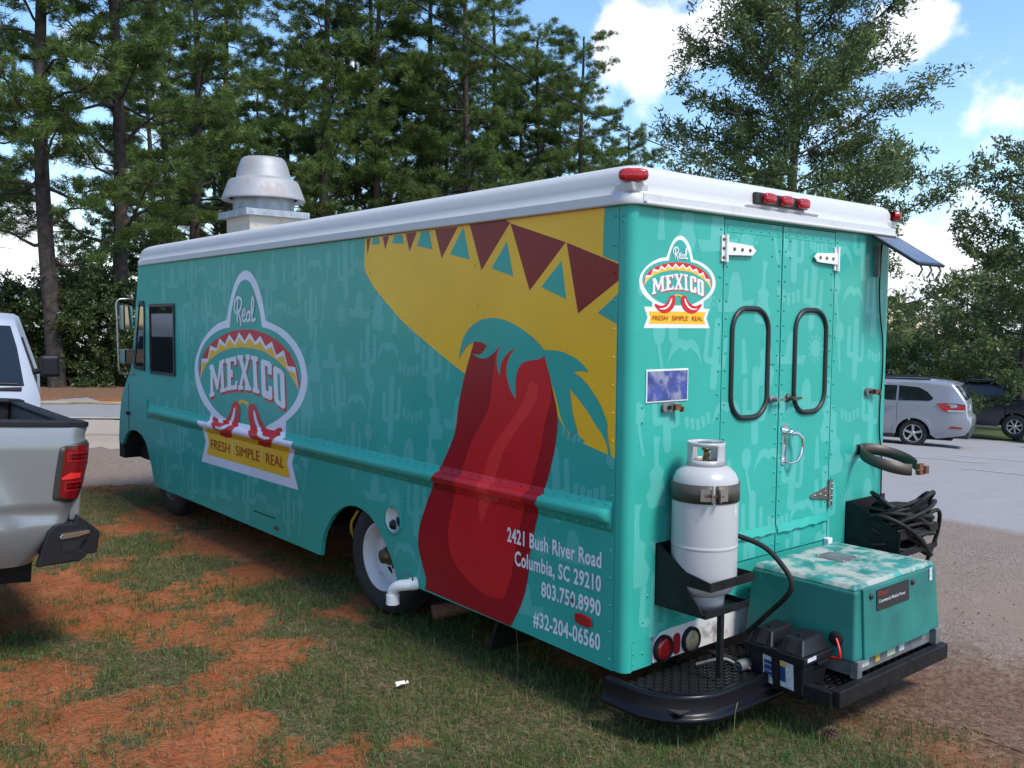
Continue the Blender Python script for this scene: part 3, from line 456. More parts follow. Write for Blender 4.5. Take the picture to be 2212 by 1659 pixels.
side_poly += arch_f + [(5.247, .285)] + arch_r + [(1.6, .300), (.82, .288)]
win1 = [(6.322, 2.067), (5.657, 2.063), (5.658, 1.393), (6.325, 1.39)]
qwin = [(6.607, 2.102), (6.49, 2.10), (6.462, 2.06), (6.478, 1.43), (6.50, 1.405), (6.78, 1.42), (6.80, 1.45)]
def SX(w): return lambda a, b, c=0: (w - c, a, b)
side_fn = lambda y, z, w: (w, y, z)
sp_ = MB(); sp_.prism(side_poly, side_fn, 0, .03, hole=[(1.972 + .077 * math.cos(2 * math.pi * i / 32), .677 + .077 * math.sin(2 * math.pi * i / 32)) for i in range(32)]); side = TB(sp_, 'side_panel', 'teal', label='left side panel covered in printed artwork')
s2 = MB(); s2.prism(side_poly, side_fn, W_ - .03, W_); side_r = TB(s2, 'side_panel', 'teal', label='plain teal right side panel')
def kid(mb, name, mats, parent, **kw):
    o = mb.build(name, mats, parent, **kw); o.matrix_parent_inverse = parent.matrix_parent_inverse if False else Matrix.Identity(4)
    return o
def sub(parent):   # sub-parts are modelled in the same truck coordinates
    return lambda mb, name, mats, **kw: mb.build(name, mats, parent, **kw)
SUBS = sub(side)
# front, floor, interior
fr = MB(); fp = [(6.655, 2.44), (6.69, 2.24), (6.75, 2.05), (6.81, 1.75), (6.87, 1.50), (6.945, 1.39), (7.05, 1.29), (7.17, 1.17), (7.255, 1.05), (7.315, .85), (7.35, .62)]
fr.add([(x, y - .012, z) for y, z in fp for x in (.02, W_ - .02)], [(2 * i, 2 * i + 1, 2 * i + 3, 2 * i + 2) for i in range(len(fp) - 1)], 0, True)
TB(fr, 'front_panel', 'teal')
wsd = MB(); wsd.add([(x, y + .004, z) for y, z in fp[1:5] for x in (.18, W_ - .18)], [(2 * i, 2 * i + 1, 2 * i + 3, 2 * i + 2) for i in range(3)], 0, True); TB(wsd, 'windscreen', 'glass')
fl = MB(); fl.box(.03, W_ - .03, .06, 1.78, .40, .44); fl.box(.60, 1.73, 1.79, 2.98, .40, .44); fl.box(.03, W_ - .03, 2.99, 6.2, .40, .44); fl.box(.66, .74, .3, 6.2, .27, .40); fl.box(1.60, 1.68, .3, 6.2, .27, .40); fl.box(.56, .60, 1.75, 2.95, .2, .8); fl.box(.7, 1.6, 3.1, 5.6, .24, .36); fl.box(.6, .64, .1, 7.1, .44, 2.4)
fl.box(.42, 1.9, 2.15, 2.3, .30, .42); fl.box(.7, 1.5, .7, 1.6, .2, .38); fl.box(.05, .60, 6.33, 6.36, .30, .8); fl.box(.03, .6, 7.22, 7.25, .6, .85); fl.box(.03, .6, 6.3, 7.3, .80, .83)
split_loose(TB(fl, 'underbody_frame', 'chassis'))
# roof: rings shrinking upwards, front end rounder
rf = MB(); prof = [(-.002, 2.448), (-.026, 2.446), (-.028, 2.452), (-.027, 2.494), (-.014, 2.500), (-.012, 2.54), (-.008, 2.585), (.003, 2.607), (.022, 2.624), (.055, 2.634), (.10, 2.638), (.35, 2.648), (1.0, 2.66)]
rings = []; rc = .075; K = 6
for d, z in prof:
    x0, x1, y0 = d, W_ - d, d; y1 = 6.63 - (max(d, 0) * 2.6 if d < .35 else .6) - (max(0, z - 2.5) ** 2) * 9; r_ = max(rc - d * .3, .03); ring = []
    for cx, cy, a0 in ((x1 - r_, y0 + r_, -90), (x1 - r_, y1 - r_, 0), (x0 + r_, y1 - r_, 90), (x0 + r_, y0 + r_, 180)):
        for j in range(K + 1): a = R(a0 + 90 * j / K); ring.append((cx + r_ * math.cos(a), cy + r_ * math.sin(a), z))
    rings.append(ring)
n = len(rings[0]); vs = [p for r_ in rings for p in r_]
rf.add(vs, [(i * n + j, i * n + (j + 1) % n, (i + 1) * n + (j + 1) % n, (i + 1) * n + j) for i in range(len(rings) - 1) for j in range(n)], 0, True)
rf.add(rings[-1], [tuple(range(n))], 0, True)
roof = TB(rf, 'roof', 'roof')
rv = MB()
y = .14
while y < 6.6: rv.dome((-.0275, y, 2.475), (-1, 0, 0), .0065, .55); y += .075 if y > 3.2 else .115
for i in range(21): rv.dome((.09 + i * .1085, -.0275, 2.478), (0, -1, 0), .0075, .6)
sub(roof)(rv, 'rivets', 'roof', kind='stuff')
tr = MB(); tr.box(.045, W_ - .02, -.0305, -.024, 2.458, 2.497); tr.tube([(.05, -.036, 2.453), (W_ - .03, -.036, 2.453)], .010, 8); tr.box(-.0305, -.024, .085, 3.9, 2.450, 2.495); tr.box(-.0305, -.024, 3.905, 6.45, 2.450, 2.495)
sub(roof)(tr, 'drip_rail', 'roof', bevel=.002)
# moulded ledges and marker lamps at the rear edge
lg = MB(); lg.hexa([(.80, -.012, 2.502), (1.50, -.012, 2.502), (1.50, .03, 2.502), (.80, .03, 2.502), (.82, -.030, 2.518), (1.48, -.030, 2.518), (1.48, .05, 2.53), (.82, .05, 2.53)])
lg.hexa([(-.012, .10, 2.50), (-.012, -.012, 2.50), (.10, -.012, 2.50), (.10, .10, 2.50), (-.022, .09, 2.545), (-.022, -.022, 2.545), (.09, -.022, 2.545), (.09, .09, 2.545)])
lg.hexa([(2.23, -.012, 2.50), (2.342, -.012, 2.50), (2.342, .10, 2.50), (2.23, .10, 2.50), (2.24, -.022, 2.545), (2.352, -.022, 2.545), (2.352, .09, 2.545), (2.24, .09, 2.545)])
split_loose(sub(roof)(lg, 'lamp_ledge', 'roof', bevel=.012, seg=3))
def pill(mb, c, w, h, d, nrm_, mi=0):
    nv = Vector(nrm_).normalized(); u = Vector((0, 0, 1)).cross(nv).normalized(); k = 14; vs = []
    for sc_, dd in ((1, 0), (1, .55), (.9, .85), (.6, 1)):
        for j in range(k):
            a = 2 * math.pi * j / k; ca, sa = math.cos(a), math.sin(a)
            px = abs(ca) ** .6 * (1 if ca > 0 else -1) * w / 2 * (1 - (1 - sc_) * h / w); pz = abs(sa) ** .6 * (1 if sa > 0 else -1) * h / 2 * sc_
            vs.append(Vector(c) + u * px + Vector((0, 0, pz)) + nv * d * dd)
    mb.add(vs, [(i * k + j, i * k + (j + 1) % k, (i + 1) * k + (j + 1) % k, (i + 1) * k + j) for i in range(3) for j in range(k)] + [tuple(range(3 * k, 4 * k))], mi, True)
    return mb
TB(MB().box(.885, 1.35, -.033, -.012, 2.528, 2.582), 'lamp_plate', 'gasket', bevel=.002)
for x in (.985, 1.14, 1.295):
    o = TB(pill(MB(), (x, -.033, 2.556), .098, .055, .028, (0, -1, 0)), 'marker_lamp', 'lampred')
TB(pill(MB(), (.008, .004, 2.574), .135, .060, .040, (-.62, -.78, 0)), 'marker_lamp', 'lampred', label='lone red marker lamp on the left rear roof corner')
TB(pill(MB(), (2.322, .004, 2.574), .13, .060, .040, (.7, -.7, 0)), 'marker_lamp', 'lampred', label='red marker lamp on the right rear roof corner')
# rear wall: corner posts, fixed panels, doors
def rear_fn(x, z, w): return (x, w, z)
def corner(sx, x0):
    m = MB(); r_ = .045; pts = [(0, .075)] + [(r_ - r_ * math.cos(R(a)), r_ - r_ * math.sin(R(a))) for a in range(0, 91, 15)]
    pts = [(0, .075)] + [(r_ * (1 - math.cos(R(a))), r_ * (1 - math.sin(R(a)))) for a in range(0, 91, 15)]
    vs = [(x0 + sx * a, b, z) for z in (.272, ZT) for a, b in pts]; k = len(pts)
    m.add(vs, [(i, i + 1, i + 1 + k, i + k) for i in range(k - 1)], 0, True)
    m.box(x0 + (.004 if sx > 0 else -.03), x0 + (.03 if sx > 0 else -.004), .006 + .04, .07, .275, ZT)
    return TB(m, 'corner_post', 'teal', recalc=True)
post_l = corner(1, 0); corner(-1, W_)
def rp(x0, x1, z0, z1, name, **kw): return TB(MB().box(x0, x1, 0, .03, z0, z1), name, 'teal', **kw)
rear_l = rp(.045, .672, .41, 2.449, 'rear_panel', label='left rear panel with small round logo'); rear_r = rp(1.694, 2.285, .30, 2.449, 'rear_panel', label='right rear panel under the solar panel')
rp(.678, 1.688, 2.437, 2.449, 'header'); rp(.678, 1.688, .41, .665, 'rear_sill')
TB(MB().box(.046, .185, 0, .03, .278, .409), 'rear_panel', 'teal', label='small lower corner panel left of the tail lamps')
TB(MB().box(.05, 2.28, .034, .05, .29, 2.44), 'door_frame_backing', 'dark')
door_l = rp(.678, 1.172, .672, 2.432, 'rear_door', label='left rear door'); door_r = rp(1.182, 1.688, .672, 2.432, 'rear_door', label='right rear door with chrome handle')
def rear_rivets(pts, parent):
    m = MB()
    for x, z in pts: m.dome((x, -.001, z), (0, -1, 0), .0078, .7)
    sub(parent)(m, 'rivets', 'teal', kind='stuff')
lin = lambda a, b, n_: [a + (b - a) * i / (n_ - 1) for i in range(n_)]
rear_rivets([(.647, z) for z in lin(.5, 2.38, 17)] + [(.09, 1.52), (.09, 1.45), (.12, .35), (.12, .50), (.15, .62)], rear_l)
rear_rivets([(.702, z) for z in lin(.72, 2.2, 18)] + [(1.150, z) for z in lin(.72, 2.38, 22)] + [(x, 2.388) for x in lin(.74, 1.13, 6)] + [(1.085, 2.36), (1.085, 2.27), (1.12, 1.70), (1.10, 1.70)], door_l)
rear_rivets([(1.205, z) for z in lin(.72, 2.38, 22)] + [(1.662, z) for z in lin(.72, 2.2, 18)] + [(x, 2.388) for x in lin(1.23, 1.62, 6)] + [(1.25, 2.36), (1.25, 2.27)], door_r)
rear_rivets([(1.715, z) for z in lin(.9, 2.38, 12)] + [(2.30, 1.55), (2.30, 1.45)], rear_r)
m = MB()
for z in (2.40, 2.375): m.dome((.0, .05, z), (-1, 0, 0), .008, .6)
for z in (.31, .36, .42): m.dome((.055, -.001, z), (0, -1, 0), .006, .6)
sub(post_l)(m, 'rivets', 'teal', kind='stuff')
# thin raised strips on the doors
for d, x0, x1 in ((door_l, .70, 1.155), (door_r, 1.20, 1.665)): sub(d)(MB().box(x0, x1, -.002, .001, 2.370, 2.408), 'stiffener', 'teal', bevel=.001)
def flap(x0, x1, zl, zr, par):
    m = MB(); n_ = 14; vs = []
    for i in range(n_ + 1):
        t = i / n_; x = x0 + (x1 - x0) * t; b = .008 * math.sin(i * 1.7) * (1 if 0 < i < n_ else 0)
        vs += [(x, -.003, zl + (zr - zl) * t + .045 + .3 * b), (x, -.011 - abs(b), zl + (zr - zl) * t + b * .6)]
    m.add(vs, [(2 * i, 2 * i + 1, 2 * i + 3, 2 * i + 2) for i in range(n_)], 0, True); sub(par)(m, 'drip_flap', 'teal')
flap(.70, 1.168, .79, .785, door_l); flap(1.19, 1.692, .780, .787, door_r)
# window rubber rings (windows are covered by the vinyl)
def rrect(cx, cz, w, h, r_, k=7):
    o = []
    for sx, sz, a0 in ((1, -1, -90), (1, 1, 0), (-1, 1, 90), (-1, -1, 180)):
        for j in range(k + 1): a = R(a0 + 90 * j / k); o.append((cx + sx * (w / 2 - r_) + r_ * math.cos(a), cz + sz * (h / 2 - r_) + r_ * math.sin(a)))
    return o
for par, cx, w in ((door_l, .905, .310), (door_r, 1.462, .305)):
    P = rrect(cx, 1.708, w, .565, .115); m = MB(); P3 = [(a, -.004, b) for a, b in P]; m.tube(P3 + [P3[0], P3[1]], .0145, 8, cap=False); sub(par)(m, 'window_gasket', 'gasket')
def hinge(x0, z0, dirx, mats, par, tri=False):
    m = MB()
    if not tri:
        m.box(x0 - .028, x0 + .028, -.012, -.001, z0 - .065, z0 + .065)
        P = [(x0 + dirx * .01, z0 - .033), (x0 + dirx * .01, z0 + .033), (x0 + dirx * .215, z0 + .024), (x0 + dirx * .245, z0), (x0 + dirx * .215, z0 - .026)]
        m.prism(P, rear_fn, -.020, -.012); m.tube([(x0 + dirx * .002, -.018, z0 - .068), (x0 + dirx * .002, -.018, z0 + .068)], .010, 8)
        b = [(.06, .012), (.13, 0), (.19, 0)]; h_ = sub(par)(m, 'hinge', mats, bevel=.002)
        q = MB()
        for dx in (.06, .125, .19): q.dome((x0 + dirx * dx, -.020, z0), (0, -1, 0), .010, .9)
        for dz in (-.045, 0, .045): q.dome((x0 - dirx * .016, -.012, z0 + dz), (0, -1, 0), .009, .9)
        sub(par)(q, 'hinge_bolts', 'brass', kind='stuff')
    else:
        m.box(x0 - .013, x0 + .02, -.014, -.001, z0 - .075, z0 + .075); P = [(x0 - .013, z0 - .040), (x0 - .013, z0 + .040), (x0 - .19, z0 + .008), (x0 - .20, z0 - .006), (x0 - .19, z0 - .014)]
        m.prism(P, rear_fn, -.009, -.001); m.tube([(x0 - .012, -.014, z0 - .078), (x0 - .012, -.014, z0 + .078)], .008, 8)
        for dx, dz in ((-.05, .012), (-.05, -.015), (-.10, 0), (-.16, 0)): m.dome((x0 + dx, -.010, z0 + dz), (0, -1, 0), .006, .9)
        for dz in (-.05, -.02, .02, .05): m.dome((x0 + .010, -.014, z0 + dz), (0, -1, 0), .006, .9)
        sub(par)(m, 'hinge', mats)
hinge(.672, 2.285, 1, 'whitep', door_l); hinge(1.700, 2.283, -1, 'whitep', door_r); hinge(1.700, .945, -1, 'steel', door_r, True); hinge(.66, .93, 1, 'steel', door_l, True)
# chrome handle
m = MB(); m.prism(rrect(1.235, 1.262, .05, .225, .012), rear_fn, -.008, -.001); m.lathe([(.020, 0), (.022, .02), (.016, .04), (0, .042)], (1.250, -.008, 1.325), 'y', 14, sgn=-1)
m.tube([(1.252, -.045, 1.325), (1.29, -.052, 1.318), (1.318, -.06, 1.295), (1.325, -.062, 1.25), (1.312, -.058, 1.20), (1.292, -.05, 1.168), (1.262, -.035, 1.158), (1.25, -.01, 1.16)], [.012, .011, .010, .0095, .009, .008, .007, .006], 8)
m.box(1.238, 1.30, -.052, -.03, 1.318, 1.332); sub(door_r)(m, 'handle', 'chrome')
for par, x in ((door_l, 1.10), (door_r, 1.255)):
    m = MB(); m.lathe([(.022, 0), (.022, .012), (.014, .02), (.010, .05), (0, .05)], (x, -.001, 1.512), 'y', 14, sgn=-1); m.box(x - .004, x + .095, -.034, -.026, 1.502, 1.516); sub(par)(m, 'latch', 'bronze' if x > 1.2 else 'galvd', bevel=.001)
# licence plate and plate lamps
m = MB(); m.box(.110, .411, -.006, -.0015, 1.538, 1.694); plate = TB(m, 'licence_plate', 'whitep', bevel=.004)
m = MB(); m.box(.117, .404, -.0075, -.0065, 1.545, 1.686, 0)
P = smooth_poly([(.125, 1.58), (.14, 1.64), (.17, 1.625), (.20, 1.66), (.235, 1.63), (.28, 1.665), (.31, 1.635), (.35, 1.66), (.395, 1.64), (.392, 1.58), (.33, 1.565), (.30, 1.59), (.26, 1.57), (.2, 1.585), (.17, 1.56)], 2)
sub(plate)(m, 'plate_face', ['blue'])
for x, w in ((.27, 1), (2.105, 1)):
    m = MB(); m.prism(rrect(x - .01, 1.512, .085, .045, .02), rear_fn, -.020, -.001, 0); m.box(x + .015, x + .055, -.04, -.018, 1.498, 1.527, 1); m.lathe([(.010, 0), (.010, .012), (0, .012)], (x - .015, -.020, 1.513), 'y', 10, 2, sgn=-1); m.box(x + .052, x + .062, -.05, -.03, 1.490, 1.515, 1)
    TB(m, 'plate_lamp', ['galvd', 'rust', 'dark'], bevel=.002)
# white lamp fascia with lamps
P = [(.19, .286), (2.14, .286), (2.14, .432), (.33, .432), (.245, .424), (.215, .405), (.195, .35)]
fas = TB(MB().prism(P, rear_fn, -.004, .02), 'lamp_fascia', mat('sooty_white_paint', (.66, .64, .62), .45, grime=(5, .52, (.10, .09, .08), .85)))
def lamp_round(x, z, r_, mi):
    m = MB(); m.lathe([(r_ * 1.0, 0), (r_ * 1.0, .016), (r_ * .92, .022), (r_ * .80, .018), (r_ * .80, .004)], (x, -.004, z), 'y', 32, 0, sgn=-1)
    g = MB(); g.lathe([(r_ * .80, .008), (r_ * .72, .018), (r_ * .4, .022), (0, .023)], (x, -.004, z), 'y', 32, 0, sgn=-1)
    b = TB(m, 'tail_lamp', 'rubber'); sub(b)(g, 'lens', mi); return b
lamp_round(.258, .345, .066, 'lampred'); lamp_round(.466, .343, .066, 'lampamber'); lamp_round(1.86, .343, .066, 'lampamber'); lamp_round(2.06, .345, .066, 'lampred')
refl = lambda cx, cz, w, h: [(cx - w / 2, cz - h * .36), (cx - w * .22, cz - h / 2), (cx + w * .22, cz - h / 2), (cx + w / 2, cz - h * .36), (cx + w / 2, cz + h * .36), (cx + w * .22, cz + h / 2), (cx - w * .22, cz + h / 2), (cx - w / 2, cz + h * .36)]
TB(MB().prism(refl(.363, .345, .05, .105), rear_fn, -.009, -.004), 'reflector', 'lampgrime', bevel=.001)
# belt moulding on both sides, coloured by the artwork that runs over it
def inside(P, a, b):
    c = False; j = len(P) - 1
    for i in range(len(P)):
        if (P[i][1] > b) != (P[j][1] > b) and a < (P[j][0] - P[i][0]) * (b - P[i][1]) / (P[j][1] - P[i][1]) + P[i][0]: c = not c
        j = i
    return c
LG = ART['logo']; KS = 3.77; KZ = 3.72
def side_logo(P): return [(4.147 - x * KS, .675 + z * KZ) for x, z in P]
sm1 = lambda P: smooth_poly(P, 1)
hat, leaf, pep, pbr, psh = ART['hat'], sm1(ART['leaf']), smooth_poly(ART['pepper'], 2), smooth_poly(ART['pepper_bright'], 2), smooth_poly(ART['pepper_shine'], 2)
pep = [(a, max(b, .292 if a < 1.0 else .303)) for a, b in pep]; pbr = [(a, max(b, .296 if a < 1.0 else .307)) for a, b in pbr]
hat = [(a, min(b, 2.448)) for a, b in hat]
SL = [('yellow', hat)] + [('maroon', t) for t in ART['tri_red']] + [('teal', t) for t in ART['tri_teal']] + [('crimson', pep), ('red', pbr), ('redlit', psh), ('teal', leaf)]
LL = [('white', 'outer', 2), ('teal', 'inner', 2), ('red', 'band', 0), ('white', 'zig', 0), ('yellow', 'zigy', 0), ('yellow', 'banner', 0), ('red', 'chili', 2), ('red', 'chili2', 2), ('letter', 'hi', 2), ('letter', 'hi2', 2), ('yellow', 'stem', 1), ('yellow', 'stem2', 1)]
def LP(k, s_): return smooth_poly(LG[k], s_) if s_ else LG[k]
BL = SL + [(c, side_logo(LP(k, s_))) for c, k, s_ in LL]
BN = ['teal', 'crimson', 'yellow', 'maroon', 'red', 'redlit', 'white', 'letter', 'teal_pale']
for pnl, X0, sg in ((side, 0, -1), (side_r, W_, 1)):
    m = MB(); st_ = .009; ys = [.088 + st_ * i for i in range(int((6.40 - .088) / st_) + 1)]
    cs = [(1.072, .0), (1.071, .006), (1.040, .006)] + [(1.002 + .036 * math.cos(R(a)), .006 + .036 * math.sin(R(a))) for a in range(12, 180, 13)] + [(.964, .006), (.931, .006), (.930, .0)]
    vs = []
    for y in ys:
        end = min(1, max(0, (y - .105) / .05), max(0, (6.36 - y) / .05)); e = math.sqrt(max(0, 1 - (1 - end) ** 2))
        for z, d in cs: vs.append((X0 + sg * (min(d, .006) + max(0, d - .006) * e), y, z + .000 + (y * .0032 if 1 else 0)))
    k = len(cs)
    for i in range(len(ys) - 1):
        for j in range(k - 1):
            a, b = ys[i] + st_ / 2, (cs[j][0] + cs[j + 1][0]) / 2 + ys[i] * .0032; mi = 0
            if sg < 0:
                for nm, P in BL:
                    if inside(P, a, b): mi = BN.index(nm)
            m.add([vs[i * k + j], vs[i * k + j + 1], vs[(i + 1) * k + j + 1], vs[(i + 1) * k + j]], [(0, 1, 2, 3)], mi, True)
    bo = sub(pnl)(m, 'belt_moulding', BN); bmm = bmesh.new(); bmm.from_mesh(bo.data); bmesh.ops.remove_doubles(bmm, verts=bmm.verts, dist=.0004); bmesh.ops.recalc_face_normals(bmm, faces=bmm.faces); bmm.to_mesh(bo.data); bmm.free()
rv = MB(); rvr = MB(); rvy = MB()
def rcol(y, z):
    c = 'teal'
    for nm, P in BL:
        if inside(P, y, z): c = nm
    return c
RVT = {}
def add_rv(y, z, r_=.0058, off=.0):
    r_ *= 1.2
    c = rcol(y, z); RVT.setdefault(c, MB()).dome((-.001 - off, y, z), (-1, 0, 0), r_, .6)
y = .13
while y < 6.4: add_rv(y, 1.058 + y * .0032, .0052, .006); add_rv(y + .02, .944 + y * .0032, .0052, .006); y += .088
for z in lin(.32, 2.40, 17):
    if not .90 < z < 1.1: add_rv(.10, z, .0072)
for yy in (1.15, 2.25, 3.3, 4.6, 5.4):
    for z in (1.25, 1.5, 1.75, 2.0, 2.22): add_rv(yy + (rnd.random() - .5) * .05, z, .0065)
for i in range(26): add_rv(3.0 + i * .125, .36 + (.03 if i % 2 else 0), .0045); add_rv(2.2 + .1 * (i % 13) + .04, .74 + .06 * (i // 13), .0045)
for i in range(11): add_rv(.2 + .14 * i, .40 + .05 * (i % 2), .0055)
for i in range(9): add_rv(3.25, .5 + .04 * i, .0045)
for (yy, zz) in ((1.74, .52), (1.78, .62), (1.67, .50), (1.83, .43), (2.07, .6), (1.87, .74), (1.86, .60)): add_rv(yy, zz, .006)
for c, m in RVT.items(): sub(side)(m, 'rivets', c, kind='stuff')
# ---- printed artwork
class Decal:
    def __init__(s, fn, w0, dw): s.mb = MB(); s.fn = fn; s.w = w0; s.dw = dw; s.names = []
    def put(s, P, m, VF=None):
        if m not in s.names: s.names.append(m)
        mi = s.names.index(m)
        if VF is not None: s.mb.add([s.fn(a, b, s.w) for a, b in VF[0]], VF[1], mi)
        else: s.mb.flat(P, s.fn, s.w, mi)
        s.w += s.dw; return s
    def done(s, name, par, **kw): return sub(par)(s.mb, name, s.names, recalc=False, **kw)
def ribbon(P, w):
    P = [Vector(p) for p in catmull([(a, b, 0) for a, b in P], 5)]; Lf, Rg = [], []
    for i, p in enumerate(P):
        t = (P[min(i + 1, len(P) - 1)] - P[max(i - 1, 0)]).normalized(); n_ = Vector((-t.y, t.x, 0)) * w / 2; Lf.append((p + n_)[:2]); Rg.append((p - n_)[:2])
    V = Lf + Rg; k = len(P); return V, [(i, i + 1, k + i + 1, k + i) for i in range(k - 1)]
def cap(P, r_, k=5):
    V, F = ribbon(P, r_ * 2); n_ = len(V) // 2; out = V[:n_]
    e = Vector(P[-1]) - Vector(P[-2]); a0 = math.atan2(e.y, e.x) + math.pi / 2; out += [(P[-1][0] + r_ * math.cos(a0 - math.pi * i / k), P[-1][1] + r_ * math.sin(a0 - math.pi * i / k)) for i in range(1, k)]
    out += V[n_:][::-1]
    e = Vector(P[0]) - Vector(P[1]); a0 = math.atan2(e.y, e.x) + math.pi / 2; out += [(P[0][0] + r_ * math.cos(a0 - math.pi * i / k), P[0][1] + r_ * math.sin(a0 - math.pi * i / k)) for i in range(1, k)]
    return out
def logo(fn, w0, dw, par, T, TV, kname):
    d = Decal(fn, w0, dw)
    for c, k, s_ in LL[:6]: d.put(T(LP(k, s_)), c)
    for k in 'MEXICO': d.put(T([(a + .0055, b - .0055) for a, b in LG[k]]), 'red'); d.w -= dw * .8
    d.w += dw
    for k in 'MEXICO': d.put(T(LG[k]), 'letter'); d.w -= dw * .8
    d.w += dw * 3; d.put(T(LG['Ohole']), 'teal')
    for c, k, s_ in LL[6:]: d.put(T(LP(k, s_)), c)
    w_keep = d.w
    for si, s_ in enumerate(LG['real']):
        C_ = catmull([(a, b, 0) for a, b in s_], 4)
        for i in range(len(C_) - 1): d.w = w_keep + si * .00022 + (i % 3) * .00007; d.put(T(cap([C_[i][:2], C_[i + 1][:2]], .0032, 4)), 'letter')
    d.w = w_keep + .0008
    h = .0235
    for t, x0, x1 in (('FRESH', -.1855, -.0815), ('SIMPLE', -.0495, .0685), ('REAL', .0995, .1805)):
        V, F = textmesh(t, h, 1, 0); V[:, 0] *= (x1 - x0) / V[:, 0].max(); V[:, 0] += x0; V[:, 1] += .0368; d.put(None, 'brick', (T([tuple(p) for p in V]), F)); d.w -= dw
    d.w += dw
    for x in (-.0655, .0840): d.put(T([(x - .0008, .034), (x + .0008, .034), (x + .0008, .066), (x - .0008, .066)]), 'letter'); d.w -= dw
    return d.done(kname, par)
sfn = lambda y, z, w: (-w, y, z); rfn = lambda x, z, w: (x, -w, z)
# pale background print: cactus, guitar, maraca, hat, moustache, sun, bunting
ell = lambda cx, cy, a, b, k=16: [(cx + a * math.cos(2 * math.pi * i / k), cy + b * math.sin(2 * math.pi * i / k)) for i in range(k)]
MOT = dict(
 cactus=[cap([(0, -.19), (0, 0), (0, .17)], .032), cap([(-.040, -.05), (-.085, -.045), (-.088, .0), (-.088, .12)], .020), cap([(.040, -.08), (.080, -.075), (.084, -.03), (.084, .08)], .018)],
 guitar=[smooth_poly([(-.06, -.16), (.06, -.16), (.085, -.09), (.045, -.03), (.06, .03), (.018, .06), (.018, .17), (.035, .21), (-.02, .22), (-.016, .06), (-.058, .03), (-.042, -.03), (-.085, -.09)], 2)],
 maraca=[ell(0, .10, .045, .06), cap([(0, .033), (.02, -.06), (.035, -.12)], .012)],
 hat=[smooth_poly([(-.13, -.07), (.13, -.07), (.15, -.01), (.06, -.02), (.045, .08), (.02, .12), (-.02, .12), (-.045, .08), (-.06, -.02), (-.15, -.01)], 1)],
 tache=[smooth_poly([(-.13, -.07), (-.09, -.01), (-.04, .02), (0, .0), (.04, .02), (.09, -.01), (.13, -.07), (.10, .03), (.05, .065), (0, .05), (-.05, .065), (-.10, .03)], 1)],
 sun=[ell(0, 0, .055, .055, 18)] + [[(math.cos(a) * .062 - math.sin(a) * .012, math.sin(a) * .062 + math.cos(a) * .012), (math.cos(a) * .095, math.sin(a) * .095), (math.cos(a) * .062 + math.sin(a) * .012, math.sin(a) * .062 - math.cos(a) * .012)] for a in [2 * math.pi * i / 12 for i in range(12)]],
 bunting=[[(-.11 + .044 * i, .02 - .012 * (2 - abs(i - 2))), (-.075 + .044 * i, .02 - .012 * (2 - abs(i - 2))), (-.07 + .044 * i, -.04 - .012 * (2 - abs(i - 2))), (-.098 + .044 * i, -.045 - .012 * (2 - abs(i - 2)))] for i in range(5)],
 shaker=[smooth_poly([(-.03, -.10), (.03, -.10), (.02, 0), (.014, .10), (-.014, .10), (-.02, 0)], 1)])
SEQ = ['cactus', 'sun', 'hat', 'guitar', 'bunting', 'cactus', 'maraca', 'tache', 'cactus', 'shaker', 'guitar', 'hat', 'sun', 'maraca', 'cactus', 'bunting', 'tache']
def pattern(fn, x0, x1, z0, z1, clips, keep, par_of):
    lay = 0; decs = {}; r2 = random.Random(3); row = 0; z = z0 + .1; q = 0
    while z < z1:
        x = x0 + (.02 if row % 2 else .15); c = 0
        while x < x1:
            nm = SEQ[q % len(SEQ)]; q += 1; a = r2.uniform(-.10, .10); s_ = r2.uniform(.85, 1.08); cx, cz = x, z + r2.uniform(-.05, .05); ca, sa = math.cos(a) * s_, math.sin(a) * s_
            if keep(cx, cz):
                for k, P in enumerate(MOT[nm]):
                    Q = [(cx + u * ca - v * sa, cz + u * sa + v * ca) for u, v in P]
                    for (c0, c1, ca0, ca1, par) in clips:
                        Z = Q
                        for ax, lim, sgn in ((0, c0, 1), (0, c1, -1), (1, ca0, 1), (1, ca1, -1)):
                            o_ = []
                            for i in range(len(Z)):
                                A_, B_ = Z[i], Z[(i + 1) % len(Z)]; da, db = (A_[ax] - lim) * sgn, (B_[ax] - lim) * sgn
                                if da >= 0: o_.append(A_)
                                if (da >= 0) != (db >= 0): t = da / (da - db); o_.append((A_[0] + (B_[0] - A_[0]) * t, A_[1] + (B_[1] - A_[1]) * t))
                            Z = o_
                            if len(Z) < 3: break
                        if len(Z) >= 3:
                            d = decs.setdefault(par.name, (Decal(fn, .0003, 0), par))[0]; lay = (lay + 1) % 17; d.w = .00015 + .00004 * lay; d.put(Z, 'teal_pale')
            x += .19 if nm in ('maraca', 'shaker') else .235
        z += .30; row += 1
    for d, par in decs.values(): d.done('background_print', par, kind='stuff')
pattern(rfn, .05, 2.28, .45, 2.44, [(.048, .670, .413, 2.445, rear_l), (.680, 1.170, .675, 2.43, door_l), (1.184, 1.686, .675, 2.43, door_r), (1.696, 2.28, .33, 2.445, rear_r)], lambda x, z: True, None)
lo = side_logo(LP('outer', 1))
pattern(sfn, .1, 6.3, .38, 2.44, [(.085, 6.6, .93 + .14, 2.44, side), (.085, 6.2, .31, .93, side)], lambda y, z: not (y > 5.45 and 1.3 < z < 2.2) and not (1.85 < y < 3.0 and z < .75) and z < 2.35 and not (y < .95 and z < .9 and rnd.random() < .5), None)
d = Decal(sfn, .0008, .0003); d.put(hat, 'yellow')
for t in ART['tri_red']: d.put(t, 'maroon'); d.w -= d.dw
d.w += d.dw
